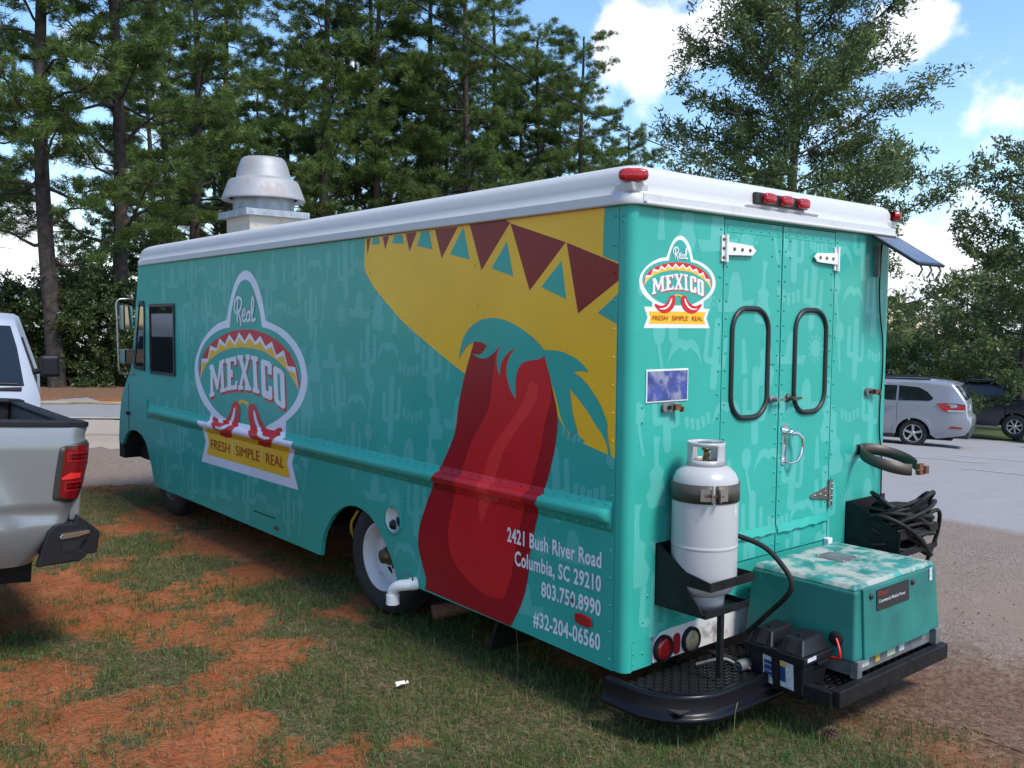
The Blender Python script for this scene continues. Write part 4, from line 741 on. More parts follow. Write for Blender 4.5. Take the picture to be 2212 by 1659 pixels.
for t in ART['tri_teal']: d.put(t, 'teal'); d.w -= d.dw
d.done('sombrero_print', side)
d = Decal(sfn, .0022, .0004); d.put(pep, 'crimson'); d.put(pbr, 'red'); d.put(psh, 'redlit'); d.put(leaf, 'teal'); d.done('chilli_print', side)
logo(sfn, .0008, .0002, side, side_logo, None, 'large_logo')
logo(rfn, .0008, .00015, rear_l, lambda P: [(a + .3335, b + 1.887) for a, b in P], None, 'small_logo')
for t, zl, h, y0 in (('2421 Bush River Road', .747, .078, .858), ('Columbia, SC 29210', .632, .078, .794), ('803.750.8990', .513, .079, .582), ('#32-204-06560', .346, .081, .642)):
    d = Decal(sfn, .0034, .0); V, F = textmesh(t, h, 1, .026); V[:, 0] *= (y0 - .157) / V[:, 0].max(); V[:, 0] = y0 - V[:, 0]; V[:, 1] += zl; d.put(None, 'letter', ([tuple(p) for p in V], F)); d.done('address_line', side)
# ---- side details
def frame(P, w_, x0, x1, name, par, m_='gasket'):
    cx = sum(p[0] for p in P) / len(P); cz = sum(p[1] for p in P) / len(P); n_ = len(P); mb = MB()
    Q = [(p[0] + (cx - p[0]) * w_ / max(.001, math.hypot(cx - p[0], cz - p[1])) * 1.3, p[1] + (cz - p[1]) * w_ / max(.001, math.hypot(cx - p[0], cz - p[1])) * 1.3) for p in P]
    vs = [(x0, a, b) for a, b in P] + [(x1, a, b) for a, b in P] + [(x1, a, b) for a, b in Q] + [(x0, a, b) for a, b in Q]
    mb.add(vs, [(k * n_ + i, k * n_ + (i + 1) % n_, ((k + 1) % 4) * n_ + (i + 1) % n_, ((k + 1) % 4) * n_ + i) for k in range(4) for i in range(n_)]); return sub(par)(mb, name, m_), Q
w1 = rrect(5.99, 1.729, .665, .675, .03, 3); f1, q1 = frame(w1, .028, -.001, -.014, 'window_frame', side); sub(side)(MB().prism(q1, side_fn, -.003, -.005), 'window', 'glass')
f2, q2 = frame(smooth_poly(qwin, 1), .03, -.001, -.012, 'window_frame', side); sub(side)(MB().prism(q2, side_fn, -.003, -.005), 'quarter_window', 'glass')
sub(side)(MB().box(-.012, -.004, 5.70, 6.29, 1.405, 1.418), 'window_track', 'steel')
sub(side)(MB().box(-.014, -.002, 6.43, 6.455, .94, 1.13), 'bracket', 'teal', bevel=.002)
sub(side)(MB().prism([(6.995, 1.26), (7.004, 1.26), (7.014, .77), (6.999, .77)], side_fn, -.0015, -.0005).box(-.015, -.002, 6.97, 7.05, .93, .965), 'hood_seam', 'dark')
sub(side)(MB().box(-.0022, -.0008, 3.62, 4.0, .402, .410), 'panel_seam', 'dark')
sub(side)(MB().dome((-.002, 3.60, .335), (-1, 0, 0), .02, .8).box(-.02, -.004, 3.57, 3.63, .33, .342), 'latch', 'rust')
m = MB(); m.lathe([(.098, 0), (.098, .006), (.080, .008), (.078, -.015), (.072, -.075), (0, -.08)], (0, 1.972, .677), 'x', 32, 0, sgn=-1); fuel = sub(side)(m, 'fuel_filler', ['teal', 'whitep']);
for p in fuel.data.polygons: p.material_index = 1 if abs(Vector(p.center[1:]) .x - 0) >= 0 and math.hypot(p.center.y - 1.972, p.center.z - .677) < .079 else 0
fuel.data.transform(Matrix.Translation((-.0, 0, 0)))
sub(side)(MB().dome((-.004, 1.965, .645), (-1, 0, 0), .034, .8, 12), 'fuel_cap', 'plastic')
TB(MB().prism([(y, z + (y - .27) * .05) for y, z in refl(.267, .468, .112, .055)], side_fn, -.016, -.005), 'reflector', 'lampgrime', bevel=.002, label='red side reflector below the phone number')
TB(MB().dome((-.004, .352, .545), (-1, 0, 0), .012, .7, 10), 'bolt', 'rust')
# gutter of white drain pipe
m = MB(); P = catmull([(-.01, 1.735, .325), (-.045, 1.75, .318), (-.075, 1.80, .305), (-.085, 1.845, .27), (-.085, 1.85, .225)], 5); m.tube(P, .034, 16); m.tube([(-.085, 1.85, .245), (-.085, 1.85, .185)], .042, 16); m.tube([(.01, 1.725, .325), (-.03, 1.742, .322)], .040, 16)
dp = TB(m, 'drain_pipe', 'pvc'); sub(dp)(MB().tube([(-.03, 1.715, .33), (-.032, 1.712, .375)], .006, 6).tube([(-.03, 1.78, .30), (-.032, 1.78, .385)], .006, 6), 'hanger', 'steel', kind='stuff')
TB(MB().tube([(.30, 1.50, .20), (.05, 1.62, .16)], .045, 14), 'exhaust_pipe', 'rust')
TB(MB().hexa([(.06, 1.08, .07), (.52, 1.08, .07), (.52, 1.10, .07), (.06, 1.10, .07), (.06, .98, .32), (.52, .98, .32), (.52, 1.0, .32), (.06, 1.0, .32)]), 'mudflap', 'rubber')
# wheels
def wheel(name, x, y, r_, wd, mirror, dual=False, label=None, rimm='rim'):
    s_ = 1 if mirror else -1
    e = fix(bpy.data.objects.new('wheel', None)); COL.objects.link(e); e.parent = truck; e.matrix_parent_inverse = TI; e.location = (x, y, r_ + .0)
    if label: e['label'] = label
    for k in range(2 if dual else 1):
        o_ = k * (.24) * -s_
        pr = [(r_ * .60, 0), (r_ * .64, .012), (r_ * .80, .020), (r_ * .93, .010), (r_ * .985, -.015), (r_, -.04), (r_, -wd + .04), (r_ * .985, -wd + .015), (r_ * .9, -wd - .005), (r_ * .6, -wd)]
        m = MB(); m.lathe(pr, (o_, 0, 0), 'x', 48, 0, sgn=s_)
        for i in range(0, 48, 1):     # tread lugs
            a = 2 * math.pi * i / 48; c0 = Vector((0, math.cos(a), math.sin(a))); t_ = Vector((0, -math.sin(a), math.cos(a)))
            for xx in (-.05, -wd + .085): 
                p = c0 * (r_ * 1.003) + Vector((o_ + s_ * xx, 0, 0)); m.hexa([p + t_ * a_ * .009 + Vector((b_ * .028, 0, 0)) + c0 * h_ for h_ in (-.01, .0025) for a_, b_ in ((-1, -1), (1, -1), (1, 1), (-1, 1))], 0)
        m.build('tyre', 'tyre', e)
    rr = r_ * .605
    m = MB(); m.lathe([(rr, -.01), (rr * .985, .006), (rr * .94, .0), (rr * .92, -.02), (rr * .86, -.035), (rr * .84, -.07), (rr * .80, -.10), (rr * .66, -.115), (rr * .30, -.115), (rr * .28, -.10), (0, -.10)], (0, 0, 0), 'x', 48, 0, sgn=s_); rim = m.build('rim', rimm, e)
    m = MB(); m.lathe([(rr * .30, -.113), (rr * .28, -.05), (rr * .22, -.03), (rr * .20, -.005), (0, -.003)], (0, 0, 0), 'x', 24, 0, sgn=s_)
    for i in range(8): a = 2 * math.pi * i / 8; m.tube([(s_ * -.114, math.cos(a) * rr * .36, math.sin(a) * rr * .36), (s_ * -.085, math.cos(a) * rr * .36, math.sin(a) * rr * .36)], .013, 6)
    m.build('hub', 'brass', e)
    m = MB()
    for i in range(4): a = 2 * math.pi * (i + .35) / 4; m.lathe([(.036, 0), (0, .0)], (s_ * -.1135, math.cos(a) * rr * .70, math.sin(a) * rr * .70), 'x', 14, 0, False)
    m.build('hand_holes', 'dark', e, kind='stuff')
wheel('w', .075, 2.235, .375, .20, False, True, 'near rear wheel with deep white rim'); wheel('w', W_ - .075, 2.235, .375, .20, True, True)
wheel('w', .13, 6.17, .375, .21, False, rimm='galvd'); wheel('w', W_ - .13, 6.17, .375, .21, True, rimm='galvd')
TB(MB().tube(catmull([(.12, 2.60, .62), (.10, 2.66, .52), (.14, 2.70, .42), (.2, 2.72, .38)], 5), .011, 7), 'brake_hose', mat('yellow_hose', (.45, .28, .03), .5))
TB(MB().prism([(7.24, .607), (7.19, .458), (7.04, .452), (6.25, .462), (6.27, .60), (6.5, .62), (6.9, .62)], side_fn, .16, .20).box(.02, 2.3, 7.24, 7.40, .45, .62), 'front_bumper', 'rubber', bevel=.006)
# door mirror
mm = fix(bpy.data.objects.new('mirror', None)); COL.objects.link(mm); mm.parent = truck; mm.matrix_parent_inverse = TI; mm.location = (0, 6.8, 0)
P = [(.005, 0, 2.118), (-.06, 0, 2.122), (-.13, 0, 2.120), (-.158, 0, 2.105), (-.168, 0, 2.07), (-.163, 0, 1.9), (-.158, 0, 1.6), (-.154, 0, 1.42), (-.146, 0, 1.385), (-.12, 0, 1.368), (-.05, 0, 1.362), (.005, 0, 1.362)]
MB().tube(P, .0095, 8).build('mirror_arm', 'steel', mm)
for z0, h_, w_ in ((1.935, .245, .125), (1.545, .145, .145)):
    m = MB(); q = rrect(-.072, z0, w_, h_, .022, 4); m.prism(q, lambda x, z, w: (x, w, z), -.018, .03, 0); hd = m.build('mirror_head', 'galvd', mm, bevel=.003)
    MB().prism(rrect(-.072, z0, w_ - .016, h_ - .016, .018, 4), lambda x, z, w: (x, w, z), -.021, -.0185).build('mirror_glass', mat('mirror_glass', (.8, .82, .84), .02, 1), hd)
    MB().box(-.165, -.13, -.006, .012, z0 - .012, z0 + .012).build('mirror_clamp', 'steel', mm)
# roof extractor
vent = fix(bpy.data.objects.new('extractor_fan', None)); COL.objects.link(vent); vent.parent = truck; vent.matrix_parent_inverse = TI
VX, VY, VZ = .83, 5.55, 0; vent.location = (VX, VY, 0); vent.scale = (.79, .79, 1)
MB().box(-.33, .33, -.33, .33, 2.64, 2.90).build('curb_duct', 'beige', vent, bevel=.004)
MB().box(-.405, .405, -.405, .405, 2.885, 2.945).build('curb_flange', 'galv', vent, bevel=.003)
MB().lathe([(.36, 2.945), (.36, 3.10)], n=40).build('windband', 'galv', vent)
MB().lathe([(.40, 3.075), (.485, 3.055), (.495, 3.062), (.49, 3.075), (.455, 3.15), (.42, 3.225), (.40, 3.245), (.335, 3.262), (.325, 3.27), (.30, 3.36), (.262, 3.44), (.235, 3.46), (.18, 3.468), (0, 3.472)], n=48).build('fan_hood', 'alu', vent)
m = MB()
for a in range(-2, 3): m.dome((a * .17, -.406, 2.915), (0, -1, 0), .010, .6); m.dome((-.406, a * .17, 2.915), (-1, 0, 0), .010, .6)
for a in (-.25, 0, .25): m.dome((a, -.331, 2.80), (0, -1, 0), .010, .6); m.dome((-.331, a, 2.80), (-1, 0, 0), .010, .6)
m.build('bolts', 'galv', vent, kind='stuff')
# solar panel on brackets over the right rear corner
sp = fix(bpy.data.objects.new('solar_panel', None)); COL.objects.link(sp); sp.parent = truck; sp.matrix_parent_inverse = TI; sp.location = (2.18, -.02, 2.40)
def sol(u, v, w): return Vector((u, -.015 - v * .845 - w * .53, .035 - v * .53 + w * .845))
vs = lambda u0, u1, v0, v1, w0, w1: [sol(u, v, w) for w in (w0, w1) for u, v in ((u0, v0), (u1, v0), (u1, v1), (u0, v1))]
MB().hexa(vs(-.16, .16, 0, .34, -.006, .010)).build('panel_frame', 'gasket', sp, bevel=.002)
for w in (.0105, -.0065): MB().add([sol(u, v, w) for u, v in ((-.14, .02), (.14, .02), (.14, .32), (-.14, .32))], [(0, 1, 2, 3)]).build('solar_cell', 'solar', sp)
for u in (-.11, .0, .11): MB().tube([sol(u, .33, -.006), sol(u, .355, -.02), sol(u, .35, -.05) + Vector((-.01, 0, -.02))], .006, 6).build('clip', 'bronze', sp)
MB().box(-.055, -.035, -.008, .02, -.2, -.02).build('bracket', 'galvd', sp)
# hanging wire from the solar panel
P = [(2.17, -.02, 2.40), (2.176, -.012, 2.25), (2.178, -.010, 2.12), (2.20, -.010, 1.96), (2.237, -.010, 1.81), (2.245, -.010, 1.62), (2.228, -.010, 1.42), (2.235, -.010, 1.25), (2.262, -.012, 1.12), (2.27, -.012, .95), (2.26, -.02, .80)]
TB(MB().tube(catmull(P, 4), .0048, 6), 'solar_cable', 'rubber')
# strap ring without a bottle
def strap(name, cx, cy, cz, r_, tilt, m_, par_kw):
    m = MB(); n_ = 40; vs = []
    for i in range(n_ + 1):
        a = R(-78) + (2 * math.pi - R(20)) * i / n_; x, y = r_ * math.cos(a), r_ * math.sin(a); z = tilt * (y - r_)
        for dr, dz in ((0, -.034), (0, .034), (.003, .034), (.003, -.034)): vs.append((cx + x * (1 + dr / r_), cy + y * (1 + dr / r_), cz + z + dz))
    m.add(vs, [(4 * i + j, 4 * i + (j + 1) % 4, 4 * i + 4 + (j + 1) % 4, 4 * i + 4 + j) for i in range(n_) for j in range(4)], 0, True); return m
s_ = strap('s', 2.06, -.165, 1.17, .155, .28, 'bronze', {}); ring = TB(s_, 'strap_ring', 'bronze', recalc=True)
sub(ring)(MB().box(2.085, 2.135, -.345, -.318, 1.05, 1.115).box(2.125, 2.165, -.36, -.34, 1.055, 1.10).tube([(2.06, -.335, 1.08), (2.16, -.350, 1.08)], .006, 6), 'clasp', 'rust', bevel=.002)
TB(MB().box(1.99, 2.13, -.012, -.001, 1.14, 1.20), 'strap_plate', 'bronze')
# black wire basket for the cord
bk = MB(); X0, X1, Y0, Z0, Z1 = 1.885, 2.33, -.34, .60, .87
bk.add([(X0, -.002, Z0), (X0, -.002, Z1), (X0, -.06, Z1), (X0, Y0, .74), (X0, Y0, Z0), (X0 + .006, -.002, Z0), (X0 + .006, -.002, Z1), (X0 + .006, -.06, Z1), (X0 + .006, Y0, .74), (X0 + .006, Y0, Z0)], [(0, 1, 2, 3, 4), (9, 8, 7, 6, 5), (0, 5, 6, 1), (1, 6, 7, 2), (2, 7, 8, 3), (3, 8, 9, 4), (4, 9, 5, 0)])
bk.box(X0, X1, -.008, -.001, Z0, Z1).box(X0, X1, Y0, -.002, Z0 - .006, Z0).box(X0, X1, Y0 - .006, Y0, .70, .745).box(X1 - .006, X1, Y0, -.002, .70, .745).box(X0, X1, Y0 - .006, Y0, Z0, Z0 + .03)
TB(bk, 'cord_basket', 'black')
# bottle bracket
br = MB(); X0, X1, Y0 = .200, .530, -.325
br.add([(X0, -.002, .575), (X0, -.002, .867), (X0, -.03, .86), (X0, -.19, .765), (X0, Y0, .742), (X0, Y0, .700), (X0, -.185, .700), (X0, -.30, .575)] + [(X0 + .005, a, b) for a, b in ((-.002, .575), (-.002, .867), (-.03, .86), (-.19, .765), (Y0, .742), (Y0, .700), (-.185, .700), (-.30, .575))],
       [(0, 1, 2, 3, 6, 7), (3, 4, 5, 6), (15, 14, 11, 10, 9, 8), (14, 13, 12, 11), (0, 8, 9, 1), (1, 9, 10, 2), (2, 10, 11, 3), (3, 11, 12, 4), (4, 12, 13, 5), (5, 13, 14, 6), (6, 14, 15, 7), (7, 15, 8, 0)])
br.box(X0, X1, Y0 - .005, Y0, .700, .742).box(X1 - .005, X1, Y0, -.002, .700, .742).box(X0, X1, -.30, -.002, .570, .576).box(X0, X1, -.305, -.299, .570, .602).box(X1 - .005, X1, -.30, -.002, .570, .602).box(X0, X1, -.007, -.001, .575, .867)
bra = TB(br, 'bottle_bracket', 'black'); TB(MB().box(.332, .356, -.292, -.268, .262, .571), 'bracket_leg', 'black')
# rear step: rounded bar with expanded-metal tread
def arc(cx, cy, r_, a0, a1, k): return [(cx + r_ * math.cos(R(a0 + (a1 - a0) * i / k)), cy + r_ * math.sin(R(a0 + (a1 - a0) * i / k))) for i in range(k + 1)]
path = [(-.030, .075)] + arc(.245, -.09, .275, 180, 270, 14) + [(.66, -.365)]
m = MB(); n_ = len(path)
def off(P, d):
    o = []
    for i, p in enumerate(P):
        a = P[max(i - 1, 0)]; b = P[min(i + 1, len(P) - 1)]; t = Vector((b[0] - a[0], b[1] - a[1])).normalized(); o.append((p[0] + t.y * -d * -1 * -1, p[1] - t.x * -d * -1 * -1))
    return o
pr = [(-.012, .245), (-.010, .256), (.010, .259), (.020, .253), (.023, .240), (.022, .165), (.028, .150), (.042, .142), (.050, .130), (.048, .112), (.036, .104), (.010, .104), (.008, .245)]
vs = []
for d, z in pr: vs += [(a, b, z) for a, b in [(p[0] - q * d, p[1] - w * d) for p, (q, w) in zip(path, [(lambda t: (t.y * -1 * -1 * -1 * -1, 0))(Vector((0, 0))) for _ in path])]]
vs = []
nrmls = []
for i in range(n_):
    a = path[max(i - 1, 0)]; b = path[min(i + 1, n_ - 1)]; t = Vector((b[0] - a[0], b[1] - a[1])).normalized(); nrmls.append((t.y, -t.x))   # points outwards
for d, z in pr: vs += [(p[0] + q[0] * d, p[1] + q[1] * d, z) for p, q in zip(path, nrmls)]
m.add(vs, [(k * n_ + i, k * n_ + i + 1, ((k + 1) % len(pr)) * n_ + i + 1, ((k + 1) % len(pr)) * n_ + i) for k in range(len(pr)) for i in range(n_ - 1)], 0, True)
m.v = [(a, b, .255 - (.255 - c) * .80) for a, b, c in m.v]
step = TB(m, 'rear_step', 'blackgloss'); 
low = [(p[0] - q[0] * .004, p[1] - q[1] * .004, .128) for p, q in zip(path, nrmls)]; sub(step)(MB().tube(low, .012, 10), 'lower_rail', 'blackgloss')
split_loose(sub(step)(MB().box(.10, .14, -.30, .2, .13, .17).box(.5, .54, -.3, .2, .13, .17), 'step_support', 'black'))
tr = MB(); iy = 0; y = -.345
def in_step(x, y): return x > -.03 and y > -.36 and not (x < .24 and y < -.09 and math.hypot(x - .24, y + .09) > .26)
while y < -.012:
    x = -.02 + (.03 if iy % 2 else 0)
    while x < .82:
        if in_step(x, y) and in_step(x + .05, y):
            tr.hexa([(x, y - .008, .236), (x + .044, y - .008, .236), (x + .044, y + .001, .230), (x, y + .001, .230), (x + .003, y - .009, .250), (x + .041, y - .009, .250), (x + .041, y + .003, .247), (x + .003, y + .003, .247)])
            for xx in (x - .008, x + .044): tr.hexa([(xx, y - .008, .232), (xx + .008, y - .008, .232), (xx + .016 - .010, y + .026, .232), (xx - .004, y + .026, .232), (xx, y - .008, .240), (xx + .008, y - .008, .240), (xx + .006, y + .026, .240), (xx - .004, y + .026, .240)])
        x += .064
    y += .026; iy += 1
sub(step)(tr, 'step_tread', mat('worn_black_steel', (.035, .035, .038), .28, .5), kind='stuff')
sub(step)(MB().box(.0, .82, -.33, -.0, .19, .196), 'under_tray', 'chassis')
# generator frame
ff = MB(); ff.box(.62, 1.66, -.735, -.690, .185, .262).box(.60, .645, -.70, -.002, .185, .255).box(1.62, 1.66, -.69, -.002, .185, .255).box(.645, 1.62, -.36, -.31, .18, .235)
frm = TB(ff, 'generator_frame', 'black', bevel=.004)
t2 = MB(); y = -.67; iy = 0
while y < -.02:
    x = .65 + (.03 if iy % 2 else 0)
    while x < 1.6: t2.hexa([(x, y - .006, .240), (x + .04, y - .006, .240), (x + .04, y + .003, .236), (x, y + .003, .236), (x, y - .006, .250), (x + .04, y - .006, .250), (x + .04, y + .003, .246), (x, y + .003, .246)]); x += .064
    y += .028; iy += 1
sub(frm)(t2, 'frame_tread', 'black', kind='stuff')
TB(MB().box(.62, 1.66, -.69, -.002, .19, .20), 'frame_floor', 'chassis')

# ------------------------------------------------------------------ gas bottle (rests in the bracket)
tk = empty('gas_bottle', (.357, -.165, .576), label='white gas bottle in the black bracket beside the rear doors', cat='gas bottle')
rT = .1545
prof = [(0, .058), (.05, .056), (.10, .064), (.130, .082), (.148, .108), (rT, .145), (rT, .286), (rT, .2925), (rT + .0012, .294), (rT + .0012, .304), (rT, .3055), (rT, .312), (rT, .585), (.150, .612), (.138, .638), (.115, .660), (.085, .674), (.05, .680), (0, .682)]
MB().lathe(prof, n=48).build('tank_body', 'tank', tk)
MB().lathe([(.100, .072), (.098, .0), (.094, 0), (.094, .07)], n=36).build('foot_ring', 'tank', tk)
m = MB(); k = 48; zs = [.672, .70, .72, .765, .782]; rr = [.088, .086, .085, .085, .087]; vs = []
for z, r_ in zip(zs, rr):
    for j in range(k): a = 2 * math.pi * j / k; vs.append((r_ * math.cos(a), r_ * math.sin(a), z))
fs = []
for i in range(4):
    for j in range(k):
        a = (j + .5) / k * 360
        if i in (1, 2) and (170 < a < 252 or 20 < a < 70): continue
        fs.append((i * k + j, i * k + (j + 1) % k, (i + 1) * k + (j + 1) % k, (i + 1) * k + j))
m.add(vs, fs, 0, True); cl = m.build('collar', 'tank', tk); cl.data.transform(Matrix.Scale(1, 4)); so = cl.modifiers.new('solid', 'SOLIDIFY'); so.thickness = .004; so.offset = 0
m = MB(); m.lathe([(.016, .68), (.016, .71), (.012, .715), (.012, .74), (.022, .742), (.022, .752), (0, .752)], n=12); m.tube([(0, 0, .726), (-.03, -.035, .726)], .012, 8); m.tube([(0, 0, .722), (.025, .01, .722)], .009, 8); m.build('valve', 'brass', tk)
m = MB(); n_ = 56; vs = []
for i in range(n_ + 1):
    a = R(-123.5) + (2 * math.pi - R(5)) * i / n_
    for dr, z in ((.001, .512), (.001, .597), (.005, .597), (.005, .512)): vs.append(((rT + dr) * math.cos(a), (rT + dr) * math.sin(a), z))
fs = [(4 * i + j, 4 * i + (j + 1) % 4, 4 * i + 4 + (j + 1) % 4, 4 * i + 4 + j) for i in range(n_) for j in range(4)] + [(0, 1, 2, 3), (4 * n_ + 3, 4 * n_ + 2, 4 * n_ + 1, 4 * n_)]
m.add(vs, fs, 0, True); band_ = m.build('strap', 'bronze', tk)
ga = R(-126); 
def onring(a, dz, dr): return Vector(((rT + dr) * math.cos(a), (rT + dr) * math.sin(a), dz))
for s2_ in (-1, 1):
    a0, a1 = ga + s2_ * R(5), ga + s2_ * R(23); m = MB()
    m.hexa([onring(a, z, d) for z in (.525, .582) for a, d in ((a0, .006), (a1, .004), (a1, .009), (a0, .011))]); m.hexa([onring(a, z, d) for z in (.525, .582) for a, d in ((a0, .006), (a0 + s2_ * R(1.5), .006), (a0 + s2_ * R(1.5), .040), (a0, .040))])
    m.build('clamp_plate', 'steel', tk)
MB().tube([onring(ga - R(16), .553, .024), onring(ga + R(12), .553, .024)], .005, 7).build('clamp_bolt', 'rust', tk)
m = MB(); m.hexa([onring(a, z, d) for z in (.445, .50) for a, d in ((R(-84), .0005), (R(-72), .0005), (R(-72), .0015), (R(-84), .0015))]); m.build('sticker', 'lwhite', tk)
# small white block on the rear wall behind the generator
TB(MB().box(1.655, 1.70, -.035, -.001, .60, .685), 'junction_box', 'pvc', bevel=.004)

# ------------------------------------------------------------------ generator
gn = empty('generator', (1.235, -.385, .20), label='faded teal boxed generator standing on the black rear frame', cat='generator')
def T(x, y, z): return (x - 1.235, y + .385, z - .20)
def Tl(L_): return [T(*p) for p in L_]
b_ = Tl([(.815, -.690, .335), (1.655, -.690, .335), (1.655, -.080, .335), (.815, -.080, .335), (.840, -.672, .665), (1.630, -.672, .665), (1.630, -.095, .665), (.840, -.095, .665)])
MB().hexa(b_).build('housing', 'genteal', gn, bevel=.014, seg=3)
MB().hexa(Tl([(.842, -.668, .664), (1.628, -.668, .664), (1.628, -.097, .664), (.842, -.097, .664), (.862, -.655, .690), (1.608, -.655, .690), (1.608, -.110, .690), (.862, -.110, .690)])).build('lid', 'gentop', gn, bevel=.010, seg=3)
MB().hexa(Tl([(.885, -.703, .340), (1.520, -.703, .340), (1.520, -.688, .340), (.885, -.688, .340), (.885, -.686, .672), (1.520, -.686, .672), (1.520, -.670, .672), (.885, -.670, .672)])).build('front_door', 'genteal', gn, bevel=.004)
MB().hexa(Tl([(1.2, -.40, .690), (1.365, -.395, .690), (1.362, -.225, .690), (1.205, -.225, .690), (1.205, -.395, .6965), (1.36, -.39, .6965), (1.357, -.23, .6965), (1.21, -.23, .6965)])).build('access_plate', 'galvd', gn, bevel=.001)
m = MB()
for x, y in ((1.215, -.385), (1.35, -.382), (1.348, -.24), (1.218, -.24)): m.dome(T(x, y, .6965), (0, 0, 1), .006, .6)
m.build('bolts', 'steel', gn, kind='stuff')
FN = lambda x, z, w: T(x, -.7035 + (z - .34) * .051 - w, z)
MB().prism(rrect(1.150, .602, .31, .100, .008, 3), FN, .0005, .004).build('name_plate', 'sign', gn)
for t, h, x0, z0, w_, c in (('Onan', .021, 1.012, .622, .085, 'lampgrime'), ('Commercial Mobile Power', .0165, 1.012, .588, .255, 'lwhite')):
    V, F = textmesh(t, h, 1, .012); V[:, 0] *= w_ / V[:, 0].max(); mb = MB(); mb.add([FN(a + x0, b + z0, .0046) for a, b in V], F); mb.build('lettering', c, gn)
m = MB()
for x in (.945, 1.345): m.lathe([(.014, 0), (.014, .006), (.008, .009), (0, .009)], T(x, -.6905, .632), 'y', 12, sgn=-1)
split_loose(m.build('door_latch', 'sign', gn))
MB().prism([(1.545, .60), (1.572, .602), (1.574, .668), (1.547, .665)], lambda x, z, w: T(x, -.692 + (z - .34) * .051 - w, z), .001, .0022).build('sticker', 'lwhite', gn)
m = MB(); m.lathe([(.036, 0), (.036, .006), (0, .006)], T(.8205, -.590, .428), 'x', 20, sgn=-1); m.build('cable_grommet', 'dark', gn)
base = MB(); base.box(*[v for v in (.84 - 1.235, 1.64 - 1.235, -.665 + .385, -.1 + .385, .262 - .20, .336 - .20)]); base.build('base_tray', 'galvd', gn, bevel=.004)
m = MB()
for x0, x1, mi in ((.90, .99, 0), (1.05, 1.09, 1), (1.16, 1.24, 2), (1.28, 1.33, 0)): m.box(x0 - 1.235, x1 - 1.235, -.667 + .385, -.6655 + .385, .285 - .2, .32 - .2, mi)
split_loose(m.build('warning_label', ['lwhite', 'lyellow', mat('pale_green_label', (.35, .45, .32), .6)], gn))
for x in (.83, 1.60): MB().box(x - 1.235, x + .04 - 1.235, -.70 + .385, -.66 + .385, .055, .14).build('mount_bracket', 'galvd', gn, bevel=.003)

# ------------------------------------------------------------------ battery box
bt = empty('battery_box', (.675, -.425, .20), label='black plastic battery box with a blue label on the rear step', cat='battery box')
def B_(x, y, z): return (x - .675, y + .425, z - .20)
MB().hexa([B_(*p) for p in ((.585, -.565, .20), (.765, -.565, .20), (.765, -.285, .20), (.585, -.285, .20), (.570, -.578, .375), (.780, -.578, .375), (.780, -.272, .375), (.570, -.272, .375))]).build('battery_case', 'plastic', bt, bevel=.006, seg=3)
MB().hexa([B_(*p) for p in ((.556, -.592, .352), (.794, -.592, .352), (.794, -.258, .352), (.556, -.258, .352), (.556, -.592, .388), (.794, -.592, .388), (.794, -.258, .388), (.556, -.258, .388))]).build('lid_rim', 'plastic', bt, bevel=.006, seg=3)
for y0, y1 in ((-.580, -.430), (-.412, -.270)):
    ld = MB().hexa([B_(*p) for p in ((.562, y0, .386), (.788, y0, .386), (.788, y1, .386), (.562, y1, .386), (.605, y0 + .028, .455), (.765, y0 + .028, .462), (.765, y1 - .022, .462), (.605, y1 - .022, .455))]).build('lid', 'plastic', bt, bevel=.009, seg=3)
    yc = (y0 + y1) / 2; MB().hexa([B_(*p) for p in ((.564, yc - .03, .396), (.575, yc - .03, .396), (.575, yc + .02, .396), (.564, yc + .02, .396), (.598, yc - .028, .449), (.604, yc - .028, .449), (.604, yc + .018, .449), (.598, yc + .018, .449))]).build('lid_vent', 'dark', ld)
    MB().hexa([B_(*p) for p in ((.64, yc - .005, .455), (.70, yc - .005, .457), (.70, yc + .012, .457), (.64, yc + .012, .455), (.64, yc - .004, .466), (.70, yc - .004, .468), (.70, yc + .011, .468), (.64, yc + .011, .466))]).build('lid_rib', 'plastic', ld, bevel=.001)
MB().hexa([B_(*p) for p in ((.592, -.425, .386), (.76, -.425, .386), (.76, -.418, .386), (.592, -.418, .386), (.60, -.425, .43), (.75, -.425, .43), (.75, -.418, .43), (.60, -.418, .43))]).build('lid_web', 'plastic', bt)
m = MB(); m.box(*[q for q in (.553 - .675, .797 - .675, -.447 + .425, -.415 + .425, .385 - .2, .391 - .2)])
m.hexa([B_(*p) for p in ((.580, -.449, .20), (.584, -.449, .20), (.584, -.413, .20), (.580, -.413, .20), (.552, -.449, .392), (.557, -.449, .392), (.557, -.413, .392), (.552, -.413, .392))]); m.build('hold_down_strap', 'rubber', bt)
LF = lambda y, z, w: B_(.5855 - (z - .20) * .0857 - w, y, z)
